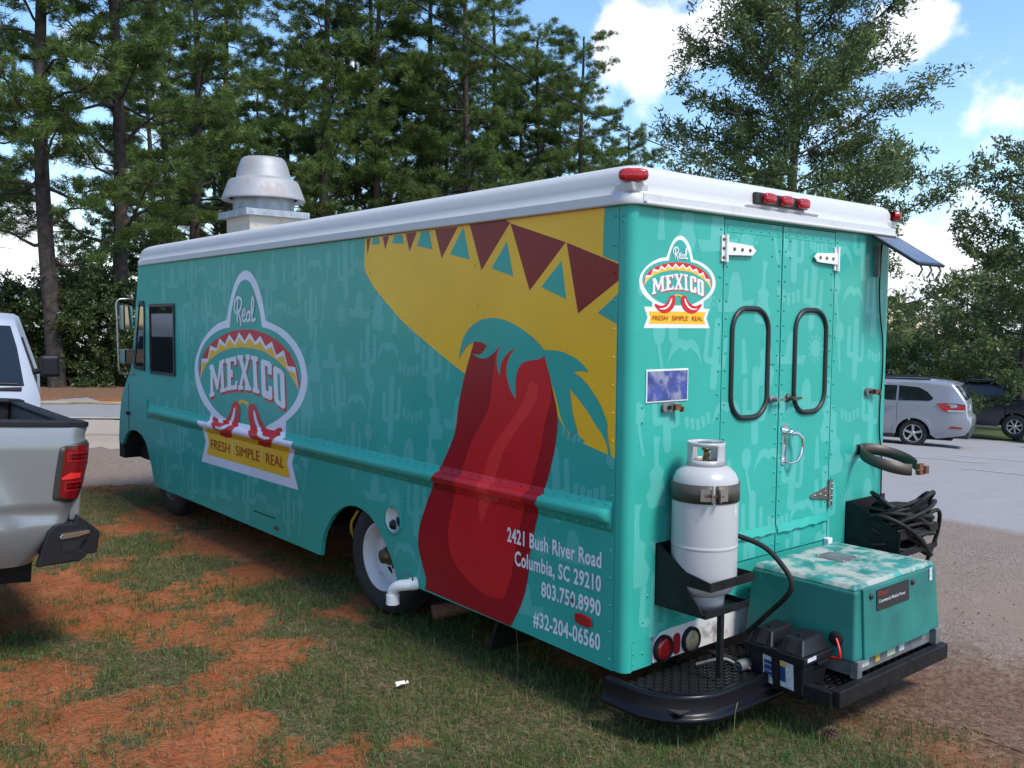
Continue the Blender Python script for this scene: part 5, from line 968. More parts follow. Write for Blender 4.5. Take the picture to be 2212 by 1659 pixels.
for y0, y1, z0, z1 in ((-.358, -.411, .214, .347), (-.451, -.523, .217, .343)):
    lb = MB(); lb.prism([(y0, z0), (y1, z0 - .004), (y1, z1 - .004), (y0, z1)], LF, .0008, .0016, 0)
    s1 = -1 if y0 > -.4 else -1
    if y0 > -.4: lb.flat([(y0 - .006, z0 + .03), (y1, z0 + .027), (y1, z1 - .025), (y0 - .006, z1 - .022)], LF, .0021, 1)
    else: lb.flat([(y0, z0 + .025), (y0 - .030, z0 + .024), (y0 - .030, z1 - .028), (y0, z1 - .026)], LF, .0021, 1); lb.flat([(y0, z1 - .024), (y0 - .034, z1 - .026), (y0 - .034, z1 - .006), (y0, z1 - .003)], LF, .0022, 2)
    L_ = lb.build('label_sheet', ['lwhite', 'lblue', 'lyellow'], bt)
    if y0 > -.4:
        for t, zz_ in (('Battery', .300), ('Caja', .270), ('Caixa', .245)):
            V, F = textmesh(t, .010, 1, .012); V[:, 0] *= .038 / V[:, 0].max(); mb = MB(); mb.add([LF(-.368 - a, b + zz_, .0027) for a, b in V], F); mb.build('label_text', 'lwhite', L_)
MB().hexa([B_(*p) for p in ((.579, -.5935, .386 - .02), (.65, -.5935, .388 - .02), (.65, -.592, .388 - .02), (.579, -.592, .386 - .02), (.579, -.5935, .384), (.65, -.5935, .386), (.65, -.592, .386), (.579, -.592, .384))]).build('sticker', 'lwhite', bt)
MB().box(.66 - .675, .75 - .675, -.60 + .425, -.57 + .425, .335 - .2, .352 - .2).build('handle_lug', 'plastic', bt, bevel=.003)
# cables
tag(MB().tube(catmull([(.80, -.50, .34), (.815, -.56, .335), (.80, -.62, .345), (.795, -.625, .38), (.805, -.610, .41), (.812, -.595, .432)], 5), .0065, 7).build('battery_cable', 'redwire'), 'short red battery cable entering the generator side', 'cable')
tag(MB().tube(catmull([(.512, -.16, .90), (.56, -.24, .885), (.60, -.345, .845), (.60, -.456, .76), (.60, -.485, .695), (.60, -.45, .63), (.60, -.37, .545), (.60, -.30, .47), (.60, -.25, .42)], 6), .0125, 10).build('gas_hose', 'rubber'), 'thick black gas hose curving between the bottle and the battery box', 'hose')
m = MB(); r3 = random.Random(5)
for i in range(36):
    cx, cy, cz = 2.13 + r3.uniform(-.04, .04), -.20 + r3.uniform(-.04, .03), .765 + r3.uniform(-.11, .05); a_, b_ = .20 + r3.uniform(-.05, .05), .15 + r3.uniform(-.03, .03); tx, ty_ = r3.uniform(-.6, .3), r3.uniform(-.7, .3); ph = r3.uniform(0, 6)
    P = []
    for j in range(23):
        a = 2 * math.pi * j / 22 + ph; x, y = a_ * math.cos(a), b_ * math.sin(a) * (1 + .1 * math.sin(3 * a + i)); P.append((min(cx + x, 2.44), min(cy + y * .9, -.02), cz + tx * x + ty_ * y + .02 * math.sin(2 * a + ph)))
    m.tube(P, .0135, 7, cap=False)
m.tube(catmull([(2.20, -.30, .76), (2.30, -.34, .82), (2.38, -.33, .78), (2.42, -.30, .66), (2.38, -.28, .54), (2.25, -.3, .45), (2.0, -.33, .40)], 6), .0125, 7)
tag(m.build('extension_cord', 'rubber'), 'coiled black power cord heaped in the basket on the rear wall', 'cord')
m = MB(); m.tube(catmull([(.40, -.1, .26), (.47, -.2, .30), (.52, -.25, .275), (.56, -.3, .26)], 5), .008, 6); m.lathe([(.024, -.03), (.028, 0), (.024, .05), (.01, .055)], (.53, -.27, .275), 'x', 12); tag(m.build('pressure_regulator', 'galvd'), 'small grey gas regulator on the step behind the battery box', 'regulator')
# ------------------------------------------------------------------ vehicles
def lerp_curve(C, n):   # resample a polyline to n points by length
    d = [0]
    for a, b in zip(C, C[1:]): d.append(d[-1] + math.hypot(b[0] - a[0], b[1] - a[1]))
    o = []
    for i in range(n):
        t = d[-1] * i / (n - 1); k = max(j for j in range(len(d)) if d[j] <= t + 1e-9); k = min(k, len(C) - 2); f = (t - d[k]) / max(1e-9, d[k + 1] - d[k]); o.append((C[k][0] + (C[k + 1][0] - C[k][0]) * f, C[k][1] + (C[k + 1][1] - C[k][1]) * f))
    return o
def shell(ribs, hw, nz=12, ny=6):
    """ribs: [(top (s,z), bottom (s,z))]; hw(s,z) half width -> body skin round the ribs"""
    m = MB(); vs = []; row = None
    for (ts, tz_), (bs, bz) in ribs:
        P = []
        for i in range(nz + 1): t = i / nz; s_, z = bs + (ts - bs) * t, bz + (tz_ - bz) * t; P.append((s_, -hw(s_, z), z))
        w = hw(ts, tz_)
        for i in range(1, ny): u = -1 + 2 * i / ny; P.append((ts, u * w, tz_ + .035 * (1 - u * u)))
        for i in range(nz, -1, -1): t = i / nz; s_, z = bs + (ts - bs) * t, bz + (tz_ - bz) * t; P.append((s_, hw(s_, z), z))
        row = len(P); vs += P
    m.add(vs, [(i * row + j, i * row + j + 1, (i + 1) * row + j + 1, (i + 1) * row + j) for i in range(len(ribs) - 1) for j in range(row - 1)], 0, True)
    return m
def sidepatch(P, hw, w0=.003, w1=.010, near=-1):
    P2 = []
    for i in range(len(P)):
        a, b = P[i], P[(i + 1) % len(P)]; k = max(1, int(math.hypot(b[0] - a[0], b[1] - a[1]) / .08))
        P2 += [(a[0] + (b[0] - a[0]) * j / k, a[1] + (b[1] - a[1]) * j / k) for j in range(k)]
    return MB().prism(P2, lambda s_, z, w: (s_, near * (hw(s_, z) + w), z), w0, w1)
def car_wheel(parent, s_, y, r_, rim_r, near, rimmat='alloy', spokes=5, wd=.22):
    e = bpy.data.objects.new('wheel', None); COL.objects.link(e); e.parent = parent; e.location = (s_, y, r_)
    MB().lathe([(rim_r, 0), (rim_r + .02, .012), (r_ * .93, .008), (r_, -.03), (r_, -wd + .03), (r_ * .93, -wd), (rim_r, -wd)], (0, 0, 0), 'y', 36, sgn=near).build('tyre', 'tyre', e)
    m = MB(); m.lathe([(rim_r, .0), (rim_r * .95, .004), (rim_r * .92, -.04), (rim_r * .9, -.08)], (0, 0, 0), 'y', 36, sgn=near)
    for i in range(spokes):
        a = 2 * math.pi * i / spokes + .3; c, s2 = math.cos(a), math.sin(a); t = (-s2, c)
        q = lambda r0, w_, d: (c * r0 + t[0] * w_, near * d, s2 * r0 + t[1] * w_); ww = 1.9 / spokes * rim_r * .34
        m.hexa([q(rim_r * .15, -ww, -.03), q(rim_r * .93, -ww * 1.15, -.04), q(rim_r * .93, ww * 1.15, -.04), q(rim_r * .15, ww, -.03), q(rim_r * .15, -ww * .9, -.004), q(rim_r * .93, -ww, .0), q(rim_r * .93, ww, .0), q(rim_r * .15, ww * .9, -.004)])
    m.lathe([(rim_r * .26, -.03), (rim_r * .26, .0), (rim_r * .15, .004), (0, .004)], (0, 0, 0), 'y', 20, sgn=near); m.build('rim', rimmat, e)
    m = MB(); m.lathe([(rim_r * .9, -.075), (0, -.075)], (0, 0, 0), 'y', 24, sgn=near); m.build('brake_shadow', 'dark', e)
def archr(cx, r_, z0, k=10): return [(cx - r_ * math.cos(math.pi * i / k), max(z0, r_ * math.sin(math.pi * i / k) * 1.0 + .33)) for i in range(k + 1)]
def ribset(top, bot, n=64):
    T_, B2 = lerp_curve(top, n), lerp_curve(bot, n); return list(zip(T_, B2))
def ribs_by_s(top, bot, ss, tail=None):
    f = lambda C, s_: next((a[1] + (b[1] - a[1]) * (s_ - a[0]) / max(1e-9, b[0] - a[0]) for a, b in zip(C, C[1:]) if a[0] <= s_ <= b[0]), C[-1][1] if s_ > C[-1][0] else C[0][1])
    o = [((s_, f(top, s_)), (s_, f(bot, s_))) for s_ in ss]
    if tail: o += tail
    return o
def arange(a, b, h): return [a + (b - a) * i / max(1, round((b - a) / h)) for i in range(max(1, round((b - a) / h)) + 1)]

# --- silver SUV
_ax = Vector((FW.x + RT.x * .437, FW.y + RT.y * .437, 0)).normalized(); _pp = Vector((_ax.y, -_ax.x, 0)); _nr = _pp * math.cos(R(7)) - _ax * math.sin(R(7)); _nf = Vector((-_nr.y, _nr.x, 0))
suv = empty('parked_suv', (19.918 + .93 * _nf.x, 8.626 + .93 * _nf.y, -1.145), math.atan2(_nr.y, _nr.x), label='silver sport utility vehicle parked on the lot beyond the truck, rear corner towards us', cat='suv')
def hs_(s_, z):
    w = .93 - .05 * max(0, (.55 - z) / .3) ** 2 - .03 * max(0, z - .75) - (.33 * max(0, z - 1.12)); e = max(0, s_ - .75) / .56; f = max(0, -3.0 - s_) / .7
    return max(.2, w - .07 * e * e - .16 * f * f)
top = [(-3.62, .78), (-3.5, .92), (-2.55, 1.10), (-1.75, 1.58), (-1.2, 1.68), (.12, 1.685), (.55, 1.66), (.86, 1.63)]
bot = [(-3.62, .30), (-3.25, .28)] + [(-2.89 - .40 * math.cos(math.pi * i / 12), .33 + .40 * math.sin(math.pi * i / 12)) for i in range(13)] + [(-2.3, .26), (-.46, .25)] + [(-.0 - .415 * math.cos(math.pi * i / 16), .33 + .415 * math.sin(math.pi * i / 16)) for i in range(17)] + [(.55, .24), (1.2, .36)]
tl_ = [((.885, 1.61), (.9, .30)), ((1.0, 1.47), (.98, .32)), ((1.10, 1.33), (1.05, .33)), ((1.17, 1.22), (1.1, .34)), ((1.205, 1.12), (1.14, .35)), ((1.225, .90), (1.16, .35)), ((1.24, .80), (1.17, .36)), ((1.31, .74), (1.18, .36)), ((1.325, .62), (1.19, .36)), ((1.30, .50), (1.2, .36)), ((1.22, .38), (1.2, .36))]
shell(ribs_by_s(top, bot, arange(-3.62, .86, .045), tl_), hs_, 16).build('body', 'silver2', suv)
SW = {}
for nm, P in (('side_window', [(-1.55, 1.19), (-.42, 1.18), (-.42, 1.555), (-1.2, 1.56)]), ('side_window', [(-.37, 1.18), (.38, 1.195), (.46, 1.26), (.30, 1.42), (.10, 1.52), (-.37, 1.555)]), ('side_window', [(-2.3, 1.18), (-1.62, 1.19), (-1.3, 1.55), (-1.55, 1.55), (-2.0, 1.38)])):
    for near in (-1, 1): sidepatch(P, hs_, near=near).build(nm, 'glass', suv)
TLP = [(.54, 1.135), (.72, 1.155), (1.0, 1.15), (1.19, 1.13), (1.20, .97), (1.02, .945), (.76, .935), (.66, .98)]
for near in (-1, 1):
    l_ = sidepatch(TLP, hs_, .002, .016, near).build('tail_light', 'lampred', suv); sidepatch([(.80, .985), (1.19, .99), (1.19, .955), (.80, .947)], hs_, .017, .020, near).build('reversing_lens', 'lwhite', l_)
rear_s = lambda z: np.interp(z, [.36, .50, .62, .74, .80, .90, 1.12, 1.22, 1.33, 1.47, 1.61], [1.22, 1.30, 1.325, 1.31, 1.24, 1.225, 1.205, 1.17, 1.10, 1.0, .885])
rfw = lambda y, z, w: (float(rear_s(z)) + w, y, z)
def rearpatch(P, w0, w1):
    P2 = []
    for i in range(len(P)): a, b = P[i], P[(i + 1) % len(P)]; P2 += [(a[0] + (b[0] - a[0]) * j / 6, a[1] + (b[1] - a[1]) * j / 6) for j in range(6)]
    return MB().prism(P2, rfw, w0, w1)
rearpatch([(-.62, 1.22), (.62, 1.22), (.55, 1.55), (-.55, 1.55)], .012, .022).build('rear_window', 'glass', suv)
MB().hexa([(.84, -.60, 1.60), (1.02, -.58, 1.565), (1.02, .58, 1.565), (.84, .60, 1.60), (.84, -.60, 1.645), (1.0, -.58, 1.59), (1.0, .58, 1.59), (.84, .60, 1.645)]).build('roof_spoiler', 'silver2', suv, bevel=.01)
MB().box(1.225, 1.24, -.17, .17, .93, 1.06).build('number_plate', 'lwhite', suv); MB().box(1.19, 1.235, -.30, .30, 1.075, 1.10).build('tailgate_trim', 'alloy', suv, bevel=.004)
for near in (-1, 1):
    MB().box(-1.6, .35, near * .60 - .02, near * .60 + .02, 1.70, 1.745).build('roof_rail', 'sign', suv, bevel=.01)
    MB().box(-.68, -.45, near * .945 - .012, near * .945 + .012, 1.02, 1.05).build('door_handle', 'silver2', suv, bevel=.004)
    sidepatch([(.82, .52), (1.15, .52), (1.13, .56), (.9, .58)], hs_, .004, .012, near).build('fog_reflector', 'lampgrime', suv)
    for ss in (-.40, -1.58): sidepatch([(ss, .36), (ss + .008, .36), (ss + .008, 1.16), (ss, 1.16)], hs_, .001, .002, near).build('door_seam', 'dark', suv)
MB().box(.85, 1.30, -.86, .86, .27, .46).build('lower_bumper', 'sign', suv, bevel=.04); MB().box(-3.4, .9, -.80, .80, .20, .34).build('underbody', 'dark', suv)
MB().box(-2.45, -.45, -.925, .925, .22, .31).build('sill', 'sign', suv, bevel=.02)
MB().tube([(1.16, .05, 1.25), (1.175, -.15, 1.235), (1.13, -.45, 1.31)], .012, 6).build('rear_wiper', 'sign', suv)
MB().prism([(-.18 + .06 * math.cos(a), .955 + .055 * math.sin(a)) for a in [2 * math.pi * i / 20 for i in range(20)]], lambda s_, z, w: (s_ + .35, -(hs_(s_, z) + w), z + .10), .0005, .003).build('fuel_flap', 'silver2', suv)
MB().prism([(-.32 + .06 * math.cos(a), 1.35 + .06 * math.sin(a)) for a in [2 * math.pi * i / 14 for i in range(14)]], rfw, .023, .025).build('round_sticker', 'lwhite', suv)
for near in (-1, 1):
    m = MB(); ap = [(.0 - (.41 + d) * math.cos(math.pi * i / 20), .33 + (.41 + d) * math.sin(math.pi * i / 20)) for d in (0,) for i in range(21)]
    ap2 = [(-(.50) * math.cos(math.pi * i / 20), .33 + .50 * math.sin(math.pi * i / 20)) for i in range(21)][::-1]
    m.prism(ap + ap2, lambda s_, z, w: (s_, near * (hs_(s_, z) + w), z), .0, .022); m.build('arch_flare', 'silver2', suv, bevel=.006)
    for ss in (0, -2.89): car_wheel(suv, ss, near * .90, .345, .225, near)

# --- dark pickup far right
bt_ = empty('parked_pickup', (28.448 + .95 * .972, 9.533 + .95 * .234, -1.659), math.atan2(-.97222, .23409), label='black crew cab pickup with a roof rack parked at the far edge of the lot', cat='pickup truck')
def hb_(s_, z): return .95 - .04 * max(0, (.6 - z) / .3) ** 2 - .34 * max(0, z - 1.22)
topb = [(-4.2, .85), (-4.05, 1.02), (-2.95, 1.14), (-2.25, 1.60), (-1.9, 1.70), (-.45, 1.72), (-.36, 1.60)]
botb = [(-4.2, .45), (-3.75, .42)] + [(-3.25 - .46 * math.cos(math.pi * i / 12), .38 + .46 * math.sin(math.pi * i / 12)) for i in range(13)] + [(-2.7, .35), (-.5, .35)] + [(-.46 * math.cos(math.pi * i / 12), .38 + .46 * math.sin(math.pi * i / 12)) for i in range(13)] + [(.55, .45), (1.25, .50)]
shell(ribs_by_s(topb, botb, arange(-4.2, -.36, .07), [((-.28, 1.30), (-.30, .64))]), hb_, 12).build('cab', 'navy', bt_)
shell(ribs_by_s([(-.27, 1.24), (1.2, 1.24)], botb, arange(-.27, 1.2, .06), [((1.22, .6), (1.2, .5))]), hb_, 10).build('cargo_bed', 'navy', bt_)
for near in (-1, 1):
    for P in ([(-2.2, 1.24), (-1.42, 1.25), (-1.42, 1.60), (-1.95, 1.58)], [(-1.34, 1.25), (-.62, 1.25), (-.62, 1.60), (-1.34, 1.61)]): sidepatch(P, hb_, near=near).build('side_window', 'glass', bt_)
    MB().tube([(-1.75, near * .62, 1.74), (-1.6, near * .62, 1.82), (-.65, near * .62, 1.83), (-.5, near * .62, 1.74)], .02, 6).build('roof_rack', 'sign', bt_)
    MB().box(-2.4, -.5, near * .95 - .03, near * .95 + .03, .33, .38).build('side_step', 'steel', bt_, bevel=.01)
    for ss in (0, -3.25): car_wheel(bt_, ss, near * .93, .39, .23, near, 'alloy', 7, .26)
    MB().box(-1.30, -1.14, near * .965 - .01, near * .965 + .01, 1.08, 1.11).build('door_handle', 'sign', bt_)
MB().box(-1.6, -.6, -.62, .62, 1.80, 1.83).build('rack_crossbars', 'sign', bt_); MB().box(-4.0, 1.2, -.8, .8, .40, .52).build('underbody', 'dark', bt_)
MB().box(-.28, -.24, -.30, .30, 1.60, 1.64).build('high_brake_light', 'lampred', bt_)

# --- near silver pickup, tail towards the food truck
pk = empty('silver_pickup', (-1.687 - .046, 2.409 + .055, 0), math.atan2(-.64299, .76587) + R(38), label='silver pickup truck at the left edge with black bumper and red tail light', cat='pickup truck')
EZ = [(.57, -.24), (.79, -.080), (.87, -.060), (.91, -.052), (.921, -.038), (1.016, -.014), (1.124, .003), (1.225, .006), (1.247, -.011), (1.283, -.010), (1.304, .001), (1.337, 0.0), (1.36, 0)]
ez = lambda z: float(np.interp(z, [a for a, _ in EZ], [b for _, b in EZ]))
def py(s_, z):   # near side of the bed; y grows away from the camera
    y = .030 * max(0, (z - 1.20) / .14) ** 1.5 + .10 * max(0, (.78 - z) / .25) ** 1.6 + .012 * math.sin(max(0, min(1, (z - .80) / .10)) * math.pi) * 1.0
    c = s_ - (ez(z) - .10)
    if c > 0: y += .085 * (1 - math.sqrt(max(0, 1 - (c / .1001) ** 2)))
    d = math.hypot(s_ + 1.15, z - .42); y -= .055 / (1 + math.exp((d - .86) / .035))
    return y
m = MB(); zs = arange(.57, 1.33, .0165); cols = arange(-1.95, -.12, .03) + arange(-.105, 0, .0085); vs = []
for z in zs:
    e = ez(z)
    for c in cols: s_ = c if c < -.45 else -.45 + (c + .45) * (e + .45) / .45; vs.append((s_, py(s_, z), z))
k = len(cols); m.add(vs, [(i * k + j, i * k + j + 1, (i + 1) * k + j + 1, (i + 1) * k + j) for i in range(len(zs) - 1) for j in range(k - 1)], 0, True)
# remove the wheel opening
keep = [f for f in range(len(m.f)) if math.hypot(sum(m.v[i][0] for i in m.f[f]) / 4 + 1.15, sum(m.v[i][2] for i in m.f[f]) / 4 - .42) > .50]
m.f = [m.f[i] for i in keep]; m.m = [m.m[i] for i in keep]; m.s = [m.s[i] for i in keep]
m.build('bed_side', 'silver', pk)
W2 = 2.0
m = MB(); vs = []
for z in arange(.60, 1.33, .05):
    for c in arange(-1.95, -.0, .1): vs.append((min(c, ez(z)), W2 - py(c, z), z))
k = len(arange(-1.95, -.0, .1)); m.add(vs, [(i * k + j, i * k + j + 1, (i + 1) * k + j + 1, (i + 1) * k + j) for i in range(len(arange(.60, 1.33, .05)) - 1) for j in range(k - 1)], 0, True); m.build('bed_side', 'silver', pk)
MB().box(-.075, -.02, .06, W2 - .06, .80, 1.315).build('tailgate', 'silver', pk, bevel=.012)
m = MB(); m.box(-1.95, -.09, .10, .13, .80, 1.30).box(-1.95, -.09, W2 - .13, W2 - .10, .80, 1.30).box(-1.95, -.09, .1, W2 - .1, .78, .80); m.build('bed_liner', 'rubber', pk)
rail = [(-1.95, .010), (-.30, .012), (-.12, .016), (-.03, .030), (-.002, .062), (-.002, .20), (-.03, .22), (-.10, .165), (-1.95, .150)]
MB().prism(rail, lambda a, b, w: (a, b, w), 1.318, 1.345).build('rail_cap', 'plastic', pk, bevel=.008, seg=3)
MB().prism([(a, W2 - b) for a, b in rail], lambda a, b, w: (a, b, w), 1.318, 1.345).build('rail_cap', 'plastic', pk, bevel=.008, seg=3)
MB().box(-.09, -.003, .2, W2 - .2, 1.305, 1.335).build('tailgate_cap', 'plastic', pk, bevel=.008)
def clip_poly(Z, ax, lim, sgn):
    o_ = []
    for i in range(len(Z)):
        A_, B_ = Z[i], Z[(i + 1) % len(Z)]; da, db = (A_[ax] - lim) * sgn, (B_[ax] - lim) * sgn
        if da >= 0: o_.append(A_)
        if (da >= 0) != (db >= 0): t = da / (da - db); o_.append((A_[0] + (B_[0] - A_[0]) * t, A_[1] + (B_[1] - A_[1]) * t))
    return o_
def lampgrid(P, off_, h=.006):
    m = MB(); x0, x1 = min(p[0] for p in P), max(p[0] for p in P); z0, z1 = min(p[1] for p in P), max(p[1] for p in P); xs = arange(x0, x1, h); zs = arange(z0, z1, .03)
    for i in range(len(xs) - 1):
        Zc = clip_poly(clip_poly(P, 0, xs[i], 1), 0, xs[i + 1], -1)
        if len(Zc) < 3: continue
        for j in range(len(zs) - 1):
            Q = clip_poly(clip_poly(Zc, 1, zs[j], 1), 1, zs[j + 1], -1)
            if len(Q) >= 3: m.add([(min(a, ez(b) + .004), py(min(a, ez(b)), b) - off_, b) for a, b in Q], [tuple(range(len(Q)))], 0, True)
    return m
def weld(o):
    b = bmesh.new(); b.from_mesh(o.data); bmesh.ops.remove_doubles(b, verts=b.verts, dist=.0003); b.to_mesh(o.data); b.free(); return o
pk.rotation_euler.rotate_axis('Y', R(4.2)); KP = ART['pk']; ng = lambda k: [(-a * .88, b) for a, b in KP[k]]
lmp = weld(lampgrid(ng('lamp'), .006).build('tail_light', 'sign', pk, recalc=False)); so = lmp.modifiers.new('solid', 'SOLIDIFY'); so.thickness = .006; so.offset = 0
weld(lampgrid(ng('red'), .012).build('lens', mat('deep_red_lens', (.13, .003, .005), .15, spec=.6), lmp, recalc=False))
GP = lambda L_: [(-(640 - a) * .00064, 1.34 - (b - 600) * .000722) for a, b in L_]
weld(lampgrid(GP([(420, 1005), (485, 968), (582, 972), (572, 1008), (420, 1022)]), .0145, .004).build('lens_bar', mat('bright_red_lens', (.60, .02, .02), .25), lmp, recalc=False))
for q in ([(455, 815), (640, 812), (640, 826), (468, 832), (468, 872), (645, 870), (645, 882), (455, 884)], [(445, 1035), (625, 1030), (625, 1042), (458, 1048), (458, 1094), (618, 1092), (618, 1104), (445, 1108)]):
    weld(lampgrid(GP(q), .0145, .004).build('lens_bar', mat('red_lens_frame', (.26, .006, .010), .25), lmp, recalc=False))
bp = ng('bump'); MB().prism(bp, lambda s_, z, w: (s_, w, z), -.02, .02).build('bumper', 'plastic', pk, bevel=.012, seg=3)
MB().prism([(-.20, .60), (-.23, .74), (-.19, .79), (-.06, .80), (.02, .79), (.08, .74), (.07, .62)], lambda s_, z, w: (s_, w, z), .02, W2 - .02).build('bumper', 'plastic', pk, bevel=.012, label='black bumper bar across the tail')
MB().prism([(a, b) for a, b in ng('chrome')], lambda s_, z, w: (s_, w, z), -.030, -.018).build('chrome_strip', 'chrome', pk, bevel=.002)
MB().prism([(-.125, .70), (-.035, .70), (-.045, .650), (-.12, .645)], lambda s_, z, w: (s_, w, z), -.024, -.0205).build('step_recess', 'dark', pk)
def hp_(s_, z): return 1.0 - .05 * max(0, (.75 - z) / .25) ** 2 - .38 * max(0, z - 1.30)
topp = [(-5.75, .95), (-5.6, 1.12), (-4.35, 1.24), (-3.75, 1.78), (-3.3, 1.88), (-2.25, 1.88), (-2.0, 1.80)]
botp = [(-5.75, .45), (-5.3, .42)] + [(-4.75 - .48 * math.cos(math.pi * i / 12), .42 + .48 * math.sin(math.pi * i / 12)) for i in range(13)] + [(-4.1, .42), (-1.99, .45)]
cab_ = shell(ribs_by_s(topp, botp, arange(-5.75, -2.0, .07), [((-1.97, 1.3), (-1.97, .5))]), hp_, 12); cab_.v = [(a, b + 1.0, c) for a, b, c in cab_.v]; cab_.build('cab', 'silver', pk)
for near, yy in ((-1, 1.0), (1, 1.0)):
    sd = sidepatch([(-3.95, 1.32), (-2.15, 1.34), (-2.15, 1.74), (-3.5, 1.74)], hp_, near=near); sd.v = [(a, b + 1.0, c) for a, b, c in sd.v]; sd.build('side_window', 'glass', pk)
    for ss in (-1.15, -4.75): car_wheel(pk, ss, 1 + near * .96, .40, .24, near, 'alloy', 6, .26)
MB().box(-5.6, -.2, .3, 1.7, .42, .56).build('chassis', 'dark', pk)
MB().box(-1.90, -1.35, .5, .9, 1.28, 1.40).build('tool_box', 'sign', pk, bevel=.02)

# --- white van behind it, nose towards the camera
vx, vy = uv(-5.16, 7.95); vn = empty('white_van', (vx, vy, 0), math.atan2(.76587, .64299) + R(27), label='old white van with peeling paint and big black door mirror behind the silver pickup', cat='van')
def hv_(s_, z): return 1.0 - .30 * max(0, z - 1.15) - .10 * max(0, (.5 - s_) / .5) ** 2
topv = [(0, .80), (.06, .98), (.35, 1.08), (.80, 1.22), (1.05, 1.42), (1.45, 1.80), (1.62, 1.90), (2.2, 1.97), (5.1, 1.95), (5.25, 1.85)]
botv = [(0, .42), (.35, .42)] + [(.85 - .44 * math.cos(math.pi * i / 12), .36 + .44 * math.sin(math.pi * i / 12)) for i in range(13)] + [(1.5, .38), (3.7, .38)] + [(4.2 - .44 * math.cos(math.pi * i / 12), .36 + .44 * math.sin(math.pi * i / 12)) for i in range(13)] + [(4.9, .42), (5.25, .45)]
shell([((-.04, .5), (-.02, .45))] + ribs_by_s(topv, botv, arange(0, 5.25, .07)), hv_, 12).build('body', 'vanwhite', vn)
fs_ = lambda z: float(np.interp(z, [1.22, 1.42, 1.80, 1.90], [.80, 1.05, 1.45, 1.62]))
ws = [(-.86, 1.25), (.86, 1.25), (.80, 1.60), (.74, 1.82), (-.74, 1.82), (-.80, 1.60)]; P2 = []
for i in range(6): a, b = ws[i], ws[(i + 1) % 6]; P2 += [(a[0] + (b[0] - a[0]) * j / 6, a[1] + (b[1] - a[1]) * j / 6) for j in range(6)]
wsf = lambda y, z, w: (fs_(z) - w, y, z + .035 * (1 - (y / .95) ** 2) + w * .7)
MB().prism(P2, wsf, .004, .012).build('windscreen', 'glass', vn)
MB().tube([wsf(y, 1.255, .02) for y in (-.2, -.5, -.8)], .010, 6).build('wiper', 'sign', vn)
MB().box(.72, .80, -.84, .84, 1.225, 1.25).build('cowl_grille', 'sign', vn)
for near in (-1, 1):
    sidepatch([(1.25, 1.27), (2.3, 1.27), (2.3, 1.72), (1.6, 1.72)], hv_, near=near).build('side_window', 'glass', vn)
    MB().hexa([(1.00, near * 1.0, 1.33), (1.10, near * 1.0, 1.33), (1.10, near * 1.19, 1.33), (1.00, near * 1.19, 1.33), (1.0, near * 1.0, 1.55), (1.10, near * 1.0, 1.55), (1.10, near * 1.18, 1.55), (1.00, near * 1.18, 1.55)]).build('door_mirror', 'plastic', vn, bevel=.035, seg=4)
    MB().tube([(1.08, near * .93, 1.38), (1.06, near * 1.04, 1.40)], .03, 6).build('mirror_bracket', 'plastic', vn)
    for ss in (.85, 4.2): car_wheel(vn, ss, near * .95, .36, .21, near, 'steel', 8)
    sidepatch([(.34, .95), (.346, .95), (.86, 1.215), (.85, 1.218)], hv_, .001, .003, near).build('bonnet_seam', 'dark', vn)
MB().box(.0, 5.0, -.8, .8, .36, .48).build('underbody', 'dark', vn); MB().box(-.12, .02, -.95, .95, .45, .62).build('bumper', 'chrome', vn, bevel=.02); MB().box(-.045, -.005, -.7, .7, .66, .86).build('grille', 'sign', vn)

